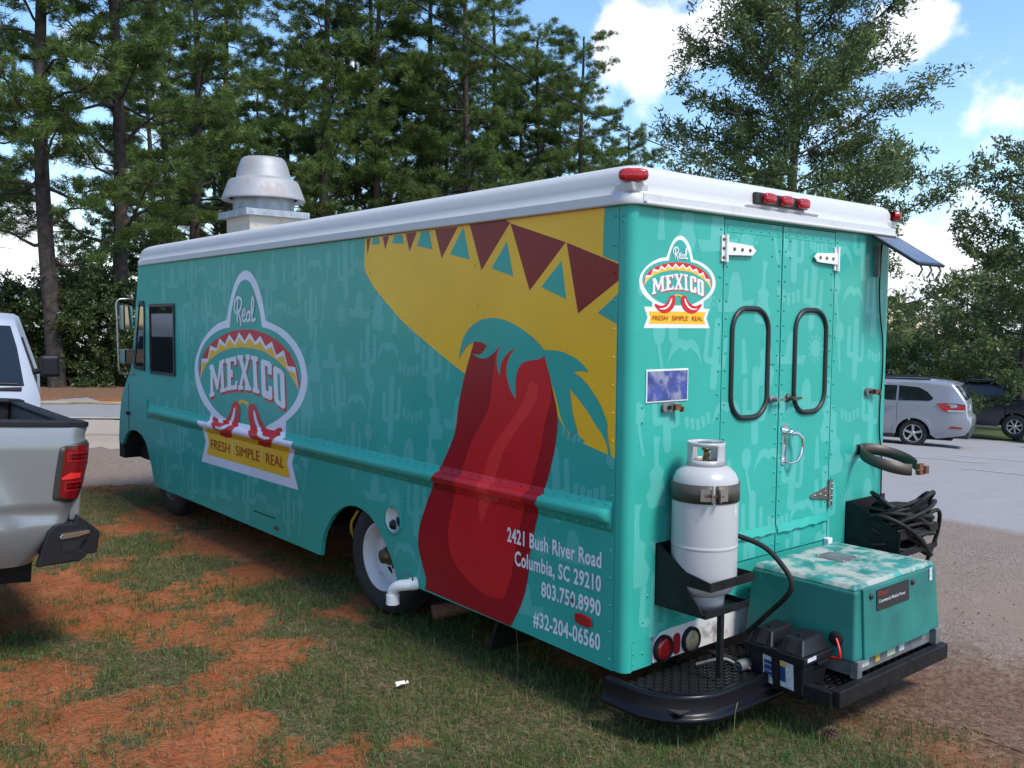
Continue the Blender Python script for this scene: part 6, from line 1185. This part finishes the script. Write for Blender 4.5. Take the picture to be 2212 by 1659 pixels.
# ------------------------------------------------------------------ trees
def leafcol(n, base, var, yel=.35):
    t = rng.random((n, 1)); u = rng.random((n, 1)); c = np.array(base)[None] * (1 - var + 2 * var * t); c = c + np.array([.05, .035, -.005])[None] * yel * u * u; return c
def limbs(mb, path, r0, r1, n=5): mb.tube(path, [r0 + (r1 - r0) * i / (len(path) - 1) for i in range(len(path))], n, cap=False)
def make_pine(seed, h=18., crown0=3.6, dens=1., rad=2.9):
    r = random.Random(seed); g = np.random.default_rng(seed); tb = MB(); cen = []; dirs = []
    lean = (r.uniform(-.02, .02), r.uniform(-.02, .02)); ax = lambda z: Vector((lean[0] * z + .12 * math.sin(z * .35 + seed), lean[1] * z + .1 * math.cos(z * .4 + seed), z))
    limbs(tb, [ax(-.3)] + [ax(h * i / 14) for i in range(0, 15)], .25, .05, 10)
    nb = int(52 * dens); 
    for i in range(9):
        z = crown0 * r.uniform(.55, 1.5); a = r.uniform(0, 6.28); Lb = r.uniform(.5, 1.6); d = Vector((math.cos(a), math.sin(a), r.uniform(-.15, .25)))
        P = [ax(z) + d * Lb * u + Vector((0, 0, -.12 * Lb * u * u)) for u in (0, .33, .66, 1)]; limbs(tb, P, .03, .006, 4); limbs(tb, [P[2], P[2] + Vector((d.y, -d.x, .3)) * Lb * .3], .012, .004, 3)
    for i in range(nb):
        t = (i + r.random() * .8) / nb; z = crown0 + (h - crown0) * t ** .9; a = i * 2.4 + r.uniform(-.5, .5); Lb = rad * (1.12 - .80 * t ** 1.6) * r.uniform(.6, 1.12)
        if t < .1: Lb *= r.uniform(.45, .95)
        d = Vector((math.cos(a), math.sin(a), 0)); rise = r.uniform(-.10, .35) + .25 * t
        P = [ax(z) + d * Lb * u + Vector((0, 0, Lb * (rise * u + .10 * u * u - .12 * math.sin(u * 5 + i)))) for u in (0, .2, .4, .6, .8, 1)]
        limbs(tb, P, .052 * (1.2 - t), .012, 5); sdv = Vector((-d.y, d.x, 0)); ntw = max(4, int(9 * Lb / 2.5))
        for q in range(ntw):
            u = .32 + .68 * (q + r.random()) / ntw; k = min(4, int(u * 5)); base = P[k].lerp(P[k + 1], u * 5 - k) if u < 1 else P[5]
            side_ = (1 if q % 2 else -1) * r.uniform(.3, 1.1); tw = (d * r.uniform(.35, .9) + sdv * side_ + Vector((0, 0, r.uniform(.0, .45)))).normalized(); Lt = r.uniform(.35, .85) * (1.15 - .5 * u) + .15
            if q == ntw - 1: tw = (d + Vector((0, 0, .35))).normalized(); base = P[5]; 
            end = base + tw * Lt; limbs(tb, [base, base.lerp(end, .5) + Vector((0, 0, -.03)), end + Vector((0, 0, .03))], .014, .006, 3)
            nt_ = r.randint(12, 16)
            for w in range(nt_):
                v = .30 + .75 * w / nt_; c = base.lerp(end, v) + Vector((r.gauss(0, .10), r.gauss(0, .10), r.gauss(0.03, .06))); cen.append(c); dd = (tw + Vector((r.gauss(0, .5), r.gauss(0, .5), .45 + r.gauss(0, .3)))).normalized(); dirs.append(dd)
    cen = np.array([tuple(c) for c in cen]); dirs = np.array([tuple(c) for c in dirs]); n = len(cen); K = 20
    D = np.repeat(dirs, K, 0) + g.normal(0, .62, (n * K, 3)); D /= np.linalg.norm(D, axis=1)[:, None]; B = np.repeat(cen, K, 0) + g.normal(0, .035, (n * K, 3)) + D * .02
    Ln = g.uniform(.15, .27, (n * K, 1)); S = np.cross(D, g.normal(0, 1, (n * K, 3))); S /= np.linalg.norm(S, axis=1)[:, None]; w = .0105
    droop = np.zeros_like(D); droop[:, 2] = -.04
    V = np.stack([B - S * w, B + S * w, B + D * Ln + droop], 1).reshape(-1, 3); F = np.arange(len(V)).reshape(-1, 3)
    tuft = g.random((n, 1)); big = fbm(cen[:, 0] + seed, cen[:, 2], .8, seed)[:, None]
    col = (np.array([[.084, .135, .034]]) * (.40 + .70 * tuft + .75 * big) + np.array([[.045, .040, .0]]) * tuft ** 3)
    col = np.repeat(col, K * 3, 0) * g.uniform(.8, 1.2, (n * K * 3, 1)); return tb, V, F, col
def tree_obj(tb, V, F, col, bark, leafm, crown='crown'):
    e = bpy.data.objects.new('pine_tree', None); COL.objects.link(e); t = tb.build('trunk', bark, e, recalc=False); c = np_mesh(crown, V, F, leafm, e, tint=col); return e
def put(proto, used, name, x, y, z, rz, s_, **kw):
    if not used: o = proto
    else: o = copy_tree(proto)
    o.name = name; o.location = (x, y, z); o.rotation_euler = (0, 0, rz); o.scale = (s_, s_, s_) if isinstance(s_, (int, float)) else s_
    for k in ('label', 'category', 'group'):
        if k in o: del o[k]
    return tag(o, **kw)
pines = [make_pine(3, 18, 3.4, 1.0, 2.7), make_pine(8, 18, 4.2, 1.05, 3.0), make_pine(21, 17, 4.0, .95, 2.6), make_pine(34, 16, 2.6, 1.1, 3.1)]
PP = [tree_obj(*p, 'bark', 'needle') for p in pines]; used = [0] * 4
def at(px, dd): p = CP + (FW + RT * ((px - 1106) / 2010)) * dd; return p.x, p.y
FRONT = [(118, 25, 0, 1.0, .3, 'thick near pine with furrowed trunk rising left of the street lamp'), (262, 26.5, 1, .98, 2.2, 'second thick pine, its trunk just left of the truck mirror'), (422, 36, 2, 1.05, 4, 'pine whose trunk shows between the mirror and the roof extractor'), (495, 42, 0, 1.0, 1.2, 'slim pine directly behind the roof extractor'),
 (705, 38, 1, 1.08, 5.1, 'pine right of the roof extractor with a straight bare trunk'), (795, 42, 2, 1.1, 3.1, 'left one of the close pair of pines above the middle of the roof'), (820, 40, 3, 1.12, .9, 'right one of the close pair of pines above the middle of the roof'), (927, 42, 0, 1.1, 2.9, 'pine behind the sombrero end of the roof with dark dense crown'),
 (1008, 40, 1, 1.0, 1.7, 'pine with visible trunk just above the rear half of the roof'), (1060, 46, 2, 1.1, 4.4, 'slender pine right behind the overhead cable'), (1160, 46, 3, 1.02, 2.5, 'bushy pine above the left rear corner of the truck'), (1262, 47, 1, .93, .4, 'pine with a stepped top against the blue sky'), (1352, 50, 3, .80, 3.6, 'last tall pine on the right before the open sky'), (1425, 55, 2, .66, 5.5, 'short distant pine at the right end of the pine row'), (-70, 31, 1, 1.0, 2.0, 'pine cut by the left edge of the picture')]
for px, dd, k, s_, rz, lb in FRONT:
    x, y = at(px, dd); z = float(tz(x, y)) * .35; put(PP[k], used[k], 'pine_tree', x, y, z, rz, s_, label=lb, category='pine tree') if 0 else tag(put(PP[k], used[k], 'pine_tree', x, y, z, rz, s_), lb, 'pine tree', 'pine trees along the far side of the road'); used[k] = 1
r4 = random.Random(12)
ORD = 'first second third fourth fifth sixth seventh eighth ninth tenth eleventh twelfth thirteenth fourteenth fifteenth sixteenth seventeenth eighteenth'.split()
BACK = [(330, 50), (380, 44), (560, 52), (620, 47), (660, 56), (760, 55), (870, 52), (960, 50), (1050, 56), (1110, 52), (1200, 54), (1290, 58), (1380, 60), (1480, 64), (1540, 60), (470, 58)]
rank = {p: i for i, p in enumerate(sorted(p for p, _ in BACK))}
for i, (px, dd) in enumerate(BACK):
    x, y = at(px, dd); s_ = (1.0 if px < 1150 else .95 if px < 1250 else .84 if px < 1350 else .62) * r4.uniform(.94, 1.04)
    tag(put(PP[i % 4], 1, 'pine_tree', x, y, float(tz(x, y)) * .35, r4.uniform(0, 6), s_), 'pine of the back row, ' + ORD[rank[px]] + ' from the left in that row', 'pine tree', 'pines of the second row')
def make_oak(seed, h=10., rad=3., z0=1.0, nb=60, leafL=.105, leafW=.022, nleaf=13, dark=1., cone=1.2, up=.55, tw_n=11, trunk=.16):
    r = random.Random(seed); g = np.random.default_rng(seed); tb = MB(); cen = []; dr = []
    ax = lambda z: Vector((.08 * math.sin(z * .6 + seed), .08 * math.cos(z * .5), z)); limbs(tb, [ax(-.3)] + [ax(h * i / 12) for i in range(13)], trunk, .015, 8)
    for i in range(nb):
        t = (i + r.random()) / nb; z = z0 + (h - z0) * t; a = i * 2.4 + r.uniform(-.4, .4); Lb = (rad * (1 - .80 * t ** cone) + .15) * r.uniform(.65, 1.15); d = Vector((math.cos(a), math.sin(a), 0)); rise = up * (.25 + t) + r.uniform(-.15, .2)
        P = [ax(z) + d * Lb * u + Vector((0, 0, Lb * (rise * u - .08 * u * u + .04 * math.sin(6 * u + i)))) for u in (0, .25, .5, .75, 1)]; limbs(tb, P, .045 * (1.1 - t), .008, 4); sdv = Vector((-d.y, d.x, 0))
        nt_ = max(4, int(tw_n * Lb / rad * 1.4))
        for q in range(nt_):
            u = .15 + .85 * (q + r.random()) / nt_; k = min(3, int(u * 4)); base = P[k].lerp(P[k + 1], min(1, u * 4 - k)); tw = (d * r.uniform(.2, 1) + sdv * r.uniform(-1, 1) + Vector((0, 0, r.uniform(-.3, .8)))).normalized(); Lt = r.uniform(.35, .9) * (1.1 - .4 * u); end = base + tw * Lt
            limbs(tb, [base, end], .008, .004, 3)
            for w in range(8): c = base.lerp(end, (w + 1) / 8) + Vector((r.gauss(0, .07), r.gauss(0, .07), r.gauss(0, .06))); cen.append(tuple(c)); dr.append(tuple(tw))
    cen = np.array(cen); dr = np.array(dr); n = len(cen); K = nleaf; D = np.repeat(dr, K, 0) * .5 + g.normal(0, .7, (n * K, 3)); D /= np.linalg.norm(D, axis=1)[:, None]
    B = np.repeat(cen, K, 0) + g.normal(0, .055, (n * K, 3)); Ln = g.uniform(.6, 1.25, (n * K, 1)) * leafL; S = np.cross(D, g.normal(0, 1, (n * K, 3))); S /= np.linalg.norm(S, axis=1)[:, None]; Wd = leafW * g.uniform(.7, 1.2, (n * K, 1))
    V = np.stack([B, B + D * Ln * .5 - S * Wd, B + D * Ln, B + D * Ln * .5 + S * Wd], 1).reshape(-1, 3); F = np.arange(len(V)).reshape(-1, 4)
    tf = g.random((n, 1)); big = fbm(cen[:, 0] + seed, cen[:, 2], 1.1, seed)[:, None]; col = np.array([[.080, .120, .038]]) * (.5 + .6 * tf + .5 * big) * dark + np.array([[.06, .055, .0]]) * (tf ** 4) * dark
    return tb, V, F, np.repeat(col, K * 4, 0) * g.uniform(.8, 1.2, (n * K * 4, 1))
oak = tree_obj(*make_oak(5, 11.2, 2.85, 1.5, 96, leafL=.12, leafW=.017, nleaf=12, tw_n=14, cone=1.5, up=.75), 'barkg', 'leaf'); x, y = at(1697, 18); put(oak, 0, 'oak_tree', x, y, -.5, 1.0, 1.0); tag(oak, 'tall willow oak with narrow leaves rising right behind the truck', 'oak tree')
oakB = tree_obj(*make_oak(9, 8.6, 3.2, 1.3, 60, leafL=.14, leafW=.032, nleaf=7, tw_n=10, dark=.85, cone=1.4, up=.5), 'barkg', 'leaf')
x, y = at(2210, 31); tag(put(oakB, 0, 'oak_tree', x, y, -2.0, .4, 1.12), 'dark broad oak above the black pickup at the right edge', 'oak tree', 'broad trees round the parking lot')
for px, dd, s_, lb in ((2085, 46, .85, 'rounded tree directly above the rear of the silver vehicle'), (1955, 52, .72, 'distant tree left of the wooden utility pole'), (1915, 60, .8, 'distant tree just behind the right edge of the truck'), (2160, 54, 1.0, 'far tree filling the gap beside the dark oak'), (2270, 40, 1.1, 'tree beyond the right edge whose branches reach in'), (2040, 62, .8, 'farthest tree right of the wooden utility pole')):
    x, y = at(px, dd); tag(put(oakB, 1, 'oak_tree', x, y, float(tz(x, y)) - .1, px * .7, s_), lb, 'tree', 'broad trees round the parking lot')
def make_bush(seed, **k): return make_oak(seed, 2.9, 1.55, .25, 46, leafL=.13, leafW=.035, nleaf=7, tw_n=9, cone=2.2, up=.9, trunk=.06, **k)
bushA = tree_obj(*make_bush(4, dark=.62), 'barkg', 'leaf'); bushB = tree_obj(*make_bush(6, dark=1.0), 'barkg', 'leaf')
for pr, sd in ((bushA, 1), (bushB, 2)):
    g = np.random.default_rng(sd); n = 46; a = g.uniform(0, 6.28, n); rr_ = g.uniform(.9, 1.55, n); zz_ = g.uniform(1.5, 3.0, n); c = np.stack([rr_ * np.cos(a), rr_ * np.sin(a), zz_], 1)
    K = 16; B = np.repeat(c, K, 0) + g.normal(0, .045, (n * K, 3)) + np.array([0, 0, .0]); D = g.normal(0, 1, (n * K, 3)); D /= np.linalg.norm(D, axis=1)[:, None]; S = np.cross(D, g.normal(0, 1, (n * K, 3))); S /= np.linalg.norm(S, axis=1)[:, None]
    V = np.stack([B, B + D * .04 - S * .02, B + D * .04 + S * .02], 1).reshape(-1, 3); np_mesh('blossom', V, np.arange(len(V)).reshape(-1, 3), 'flower', pr)
ub = [0, 0]
for px, dd, k, s_, lb in ((-20, 26, 0, .88, 'dark flowering shrub at the left edge behind the van'), (70, 27.5, 0, .84, 'dark shrub with white blossom behind the thick near pine'), (150, 26, 0, .86, 'shrub just right of the thick near pine trunk'), (190, 27, 0, .97, 'tall shrub midway between the two thick pine trunks'), (232, 26, 0, .86, 'shrub on the verge left of the second thick pine'), (300, 27.5, 0, .9, 'shrub right of the second thick pine beside the mirror'), (360, 28, 0, .9, 'shrub seen past the truck cab'),
    (1935, 34, 1, .95, 'flowering shrub hard against the right edge of the truck'), (1985, 36, 1, 1.0, 'flowering shrub over the pale roof'), (2030, 37, 1, .9, 'flowering shrub right of the pale roof'), (2075, 38, 1, .85, 'shrub above the tailgate of the silver vehicle')):
    x, y = at(px, dd); pr = (bushA, bushB)[k]; tag(put(pr, ub[k], 'flowering_shrub', x, y, float(tz(x, y)) * (1 if k else .0), px * .37, s_), lb, 'shrub', 'crepe myrtle shrubs by the road'); ub[k] = 1
for px, dd, s_, lb in ((160, 42, .62, 'broad tree behind the shrubs on the left'), (225, 48, .78, 'broad tree with pale gaps left of the second thick pine'), (330, 50, .8, 'broad tree low behind the truck cab')):
    x, y = at(px, dd); tag(put(oakB, 1, 'oak_tree', x, y, .2, px * .5, s_), lb, 'tree', 'broad trees across the road')

for i, (u, v) in enumerate([(-20, 28), (-24, 30), (-28, 28), (-32, 31), (-37, 29), (-42, 31), (-47, 29), (-22, 36), (-30, 37), (-39, 38)]):  # unseen pines added so the truck's side and windows reflect less bright sky
    x, y = uv(u, v); tag(put(PP[(i + 1) % 4], 1, 'pine_tree', x, y, 0, i * 1.3, 1.0 + .05 * (i % 3)), 'unseen pine added beyond the left edge for the side reflections, %s of its group' % ORD[i], 'pine tree', 'unseen pines added left of the row for reflections')
for i, (u, v) in enumerate([(-19, 27), (-23, 26.5), (-27, 27), (-31, 26.5), (-36, 27)]):  # unseen shrubs added beside those pines for the same reflections
    x, y = uv(u, v); tag(put(bushA, 1, 'flowering_shrub', x, y, .3, i * 1.3, 1.1), 'unseen shrub added beyond the left edge for the side reflections, %s of its group' % ORD[i], 'shrub', 'unseen shrubs added left of the hedge for reflections')

# ------------------------------------------------------------------ far structures
x, y = at(1990, 47); bl = empty('building', (x, y, float(tz(x, y))), math.atan2(RT.y, RT.x), label='low beige building with a pale metal gable roof behind the silver vehicle', cat='building')
MB().box(-6, -.9, 0, 7, 0, 1.95).build('wall', 'bwall', bl)
m = MB(); m.hexa([(-6.3, -.35, 2.85), (-.9, -.35, 2.50), (-.9, 7, 2.50), (-6.3, 7, 2.85), (-6.3, -.35, 3.0), (-1.2, -.35, 2.85), (-1.2, 7, 2.85), (-6.3, 7, 3.0)]); m.v = [(-3.6, -.4, 3.55), (-3.6, 7, 3.55), (1.2, -.4, 1.98), (1.2, 7, 1.98), (1.2, -.4, 2.10), (1.2, 7, 2.10), (-3.6, -.4, 3.72), (-3.6, 7, 3.72), (-8.4, -.4, 1.98), (-8.4, 7, 1.98), (-8.4, -.4, 2.10), (-8.4, 7, 2.10)]
m.f = [(0, 2, 3, 1), (6, 4, 5, 7), (2, 4, 5, 3), (0, 6, 4, 2), (1, 3, 5, 7), (0, 1, 9, 8), (6, 7, 11, 10), (8, 9, 11, 10), (0, 8, 10, 6), (1, 7, 11, 9)]; m.m = [0] * 10; m.s = [False] * 10; m.build('roof', 'broof', bl)
MB().prism([(-8.0, 1.95), (-3.6, 3.5), (.6, 1.95)], lambda a, b, w: (a, w, b), 0, .1).build('gable', 'bwall', bl)
x, y = at(2002, 60); up_ = empty('utility_pole', (x, y, -4.0), .3, label='wooden utility pole with a crossarm between the far trees on the right', cat='utility pole')
MB().tube([(0, 0, 0), (0, 0, 6.9)], [.16, .11], 8).build('pole', 'wood', up_); MB().box(-1.1, 1.1, -.05, .05, 6.1, 6.2).build('crossarm', 'wood', up_)
x, y = at(50, 40); sl = empty('street_lamp', (x, y, 0), math.atan2(RT.y, RT.x), label='flat-headed street lamp on a pole left of the thick near pine', cat='street lamp')
MB().tube([(0, 0, 0), (0, 0, 2.92)], .06, 8).build('pole', 'galvd', sl); MB().box(-.62, .12, -.12, .12, 2.92, 3.02).build('lamp_head', 'wood', sl, bevel=.02)
def cable(P, r_, lb): 
    a, b, sag = P; pts = []
    for i in range(17): t = i / 16; p = Vector(a).lerp(Vector(b), t); p.z -= sag * 4 * t * (1 - t); pts.append(p)
    tag(MB().tube(pts, r_, 5, cap=False).build('overhead_cable', 'rubber'), lb, 'cable')
def P3(px, py_, dd): return tuple(CP + (FW + RT * ((px - 1106) / 2010) + DN * ((py_ - 829.5) / 2010)) * dd)
cable((P3(760, -90, 12), P3(1450, 322, 26), .25), .016, 'black overhead cable slanting down across the pine crowns')
for i, (ya, yb) in enumerate(((624, 640), (634, 655), (655, 662))): cable((P3(-160, ya, 38), P3(430, yb, 44), .15), .014, ('upper', 'middle', 'lowest')[i] + ' wire of the three crossing behind the left pines')
for i, (ya, yb) in enumerate(((694, 694), (716, 716))): cable((P3(1880, ya, 60), P3(2120, yb - 6, 60), .1), .02, ('upper', 'lower')[i] + ' wire running to the wooden utility pole')
x, y = at(2010, 52); sg = empty('warning_sign', (x, y, float(tz(x, y))), math.atan2(RT.y, RT.x), label='small yellow diamond road sign past the pale roof', cat='road sign')
MB().tube([(0, 0, 0), (0, 0, 2.2)], .03, 6).build('post', 'galvd', sg); MB().prism([(0, 1.75), (.38, 2.13), (0, 2.51), (-.38, 2.13)], lambda a, b, w: (a, w, b), -.05, -.035).build('sign_face', 'signy', sg)

# ------------------------------------------------------------------ ground litter and grass
def blades(n, reg, hmin, hmax, w, colf, accept, lean=.5, name='grass', mname='grassm', label=None, cat='grass', curl=True):
    X_ = rng.uniform(reg[0], reg[1], n); Y_ = rng.uniform(reg[2], reg[3], n); k = accept(X_, Y_); X_, Y_ = X_[k], Y_[k]; n = len(X_)
    Z_ = tz(X_, Y_) + (fbm(X_, Y_, 3, 1) - .5) * .035 + (vnoise(X_, Y_, 17) - .5) * .008 - .004
    H = rng.uniform(hmin, hmax, n) * rng.uniform(.5, 1.2, n); a = rng.uniform(0, 6.283, n); l = np.abs(rng.normal(0, lean, n)); dx, dy = np.cos(a), np.sin(a); b = rng.uniform(0, 6.283, n); wx, wy = np.cos(b) * w, np.sin(b) * w
    B = np.stack([X_, Y_, Z_], 1); up1 = np.stack([dx * l * H * .35, dy * l * H * .35, H * .6 / np.sqrt(1 + l * l)], 1); up2 = np.stack([dx * l * H * 1.05, dy * l * H * 1.05, H * .9 / np.sqrt(1 + l * l * 1.6)], 1); W3 = np.stack([wx, wy, 0 * wx], 1)
    V = np.stack([B - W3, B + W3, B + up1 + W3 * .7, B + up1 - W3 * .7, B + up2], 1).reshape(-1, 3); i = np.arange(n)[:, None] * 5
    F = np.concatenate([i + np.array([[0, 1, 2]]), i + np.array([[0, 2, 3]]), i + np.array([[3, 2, 4]])], 0); col = np.repeat(colf(n), 5, 0)
    return np_mesh(name, V, F, mname, tint=col, kind='stuff', label=label, cat=cat)
def gcol(n):
    t = rng.random((n, 1)); dry = (rng.random((n, 1)) < .30); g_ = np.array([[.078, .132, .033]]) * (.45 + 1.1 * t); d_ = np.array([[.26, .20, .10]]) * (.6 + .7 * t); return np.where(dry, d_, g_)
def seen(x, y): v = vdist(x, y); u = udist(x, y); return (v > 2.9) & (np.abs(u) < .62 * v + .4)
acc = lambda x, y: seen(x, y) & (rng.random(len(x)) < np.clip((grassness(x, y) - .12) * 1.3, 0.03, 1) * np.clip((vnoise(x, y, 24, 3, 9) - .30) * 2.6, .12, 1)) & (rng.random(len(x)) < np.clip(9 / (vdist(x, y) + 1) ** 1.1, .12, 1))
blades(800000, (-3.2, 1.9, -1.7, 8.6), .022, .070, .0017, gcol, acc, 1.5, label='patchy short grass on the red clay verge')
acc2 = lambda x, y: seen(x, y) & (rng.random(len(x)) < np.clip((fbm(x, y, 3.6, 31) - .46) * 6, 0, 1)) & (grassness(x, y) > .3) & (vdist(x, y) < 8)
blades(60000, (-3.2, 1.4, -1.6, 6), .05, .12, .0018, lambda n: np.array([[.055, .11, .024]]) * (.6 + .9 * rng.random((n, 1))), acc2, .9, name='tall_grass', label='longer green grass tufts near the truck')
scol = lambda n: np.array([[.30, .22, .12]]) * (.45 + 1. * rng.random((n, 1))) * np.where(rng.random((n, 1)) < .4, np.array([[.65, .42, .33]]), 1.)
def litter(n, reg, Lr, w, acc_, lift, lb, nm):
    X_ = rng.uniform(reg[0], reg[1], n); Y_ = rng.uniform(reg[2], reg[3], n); k = acc_(X_, Y_); X_, Y_ = X_[k], Y_[k]; n = len(X_); Z_ = tz(X_, Y_) + (fbm(X_, Y_, 3, 1) - .5) * .035 + (vnoise(X_, Y_, 17) - .5) * .008 + lift + rng.uniform(0, .006, n)
    a = rng.uniform(0, 6.283, n); L_ = rng.uniform(*Lr, n); d = np.stack([np.cos(a) * L_, np.sin(a) * L_, rng.normal(0, .12, n) * L_], 1); p = np.stack([-np.sin(a) * w, np.cos(a) * w, 0 * a], 1); B = np.stack([X_, Y_, Z_], 1); bend = p * rng.normal(0, 4, (n, 1))
    V = np.stack([B - p, B + p, B + d * .5 + p + bend, B + d * .5 - p + bend, B + d], 1).reshape(-1, 3); i = np.arange(n)[:, None] * 5; F = np.concatenate([i + np.array([[0, 1, 2]]), i + np.array([[0, 2, 3]]), i + np.array([[3, 2, 4]])], 0)
    return np_mesh(nm, V, F, 'grassm', tint=np.repeat(scol(n), 5, 0), kind='stuff', label=lb, cat='straw')
litter(110000, (-3.2, 1.9, -1.7, 8), (.03, .11), .0011, lambda x, y: seen(x, y) & (rng.random(len(x)) < np.clip(fbm(x, y, 1.7, 44) * 1.6 - .45, .05, 1)) & (lot_edge(x, y) < .1), .004, 'dry straw lying between the grass on the clay', 'dry_straw')
litter(42000, (.8, 6.0, -2.4, 3.5), (.03, .09), .0011, lambda x, y: seen(x, y) & (rng.random(len(x)) < np.clip(1.0 - lot_edge(x, y) / 2.2, .02, 1) * np.clip(fbm(x, y, 2.2, 9) * 2.4 - .7, .03, 1)) & (lot_edge(x, y) > -.2), .009, 'brown pine needles scattered on the rough edge of the asphalt', 'pine_straw')
# pebbles
g = np.random.default_rng(77); n = 2600; X_ = g.uniform(-2.8, 4.5, n); Y_ = g.uniform(-2.2, 7, n); k = seen(X_, Y_) & (grassness(X_, Y_) < .35); X_, Y_ = X_[k], Y_[k]; n = len(X_)
oc = np.array([(1, 0, 0), (0, 1, 0), (-1, 0, 0), (0, -1, 0), (0, 0, .7), (0, 0, -.5)]); of = np.array([(0, 1, 4), (1, 2, 4), (2, 3, 4), (3, 0, 4), (1, 0, 5), (2, 1, 5), (3, 2, 5), (0, 3, 5)])
C_ = np.stack([X_, Y_, tz(X_, Y_) + (fbm(X_, Y_, 3, 1) - .5) * .035 + .006], 1); sz = g.uniform(.003, .009, (n, 1, 1)); V = (C_[:, None] + oc[None] * sz * g.uniform(.6, 1.3, (n, 6, 3))).reshape(-1, 3); F = (np.arange(n)[:, None, None] * 6 + of[None]).reshape(-1, 3)
np_mesh('pebbles', V, F, 'grassm', tint=np.repeat(np.array([[.24, .15, .10]]) * g.uniform(.5, 1.5, (n, 1)), 6, 0), kind='stuff', label='small stones scattered on clay and asphalt', cat='pebbles')
m = MB(); Pp = [(-.05, -.02, .012), (-.01, -.035, .03), (.04, -.02, .015), (.055, .012, .032), (.015, .035, .018), (-.035, .028, .035), (0, 0, .045)]
m.add(Pp, [(0, 1, 6), (1, 2, 6), (2, 3, 6), (3, 4, 6), (4, 5, 6), (5, 0, 6)]); m.add([(.05, .0, .01), (.085, .02, .03), (.07, -.03, .02)], [(0, 1, 2)]); m.v = [(a * .6, b * .6, c * .6) for a, b, c in m.v]; tag(m.build('paper_scrap', 'paper', loc=(-.534, 1.078, .02)), 'crumpled white paper scrap lying in the grass', 'litter')
m = MB(); r5 = random.Random(2)
for i in range(60):
    t = i / 60; a = i * 2.4; rr_ = .030 * math.sin(math.pi * (.12 + .8 * t)) ; z = t * .085; c, s2 = math.cos(a), math.sin(a)
    m.add([(c * rr_ * .3 - s2 * .009, s2 * rr_ * .3 + c * .009, z), (c * rr_ * .3 + s2 * .009, s2 * rr_ * .3 - c * .009, z), (c * rr_ * 1.15, s2 * rr_ * 1.15, z + .012), (c * rr_ * .5, s2 * rr_ * .5, z + .014)], [(0, 1, 2), (0, 2, 3), (1, 3, 2)])
m.tube([(0, 0, 0), (0, 0, .085)], .012, 6); pc = m.build('pine_cone', 'cone', loc=(.623, -.633, .04)); pc.rotation_euler = (1.35, 0, .6); tag(pc, 'brown pine cone in the grass near the generator frame', 'pine cone')
def weed(x, y, h_, lb, bend=.02):
    z = float(tz(x, y)); m = MB(); P = catmull([(x, y, z - .01), (x + bend * .2, y, z + h_ * .4), (x + bend * .6, y + .005, z + h_ * .8), (x + bend * 1.4, y + .01, z + h_)], 4); m.tube(P, [.0016] * (len(P) - 3) + [.0026, .0026, .001], 4); tag(m.build('grass_stalk', mat('stalk', (.12, .15, .05), .7)), lb, 'grass stalk')
weed(.20, -.47, .23, 'single tall curled grass stalk below the rear step', .03); weed(.05, .82, .33, 'tall thin grass stalk in front of the address lettering', -.02); weed(-.55, 2.2, .20, 'upright seeding grass stalk out on the open clay', .02)
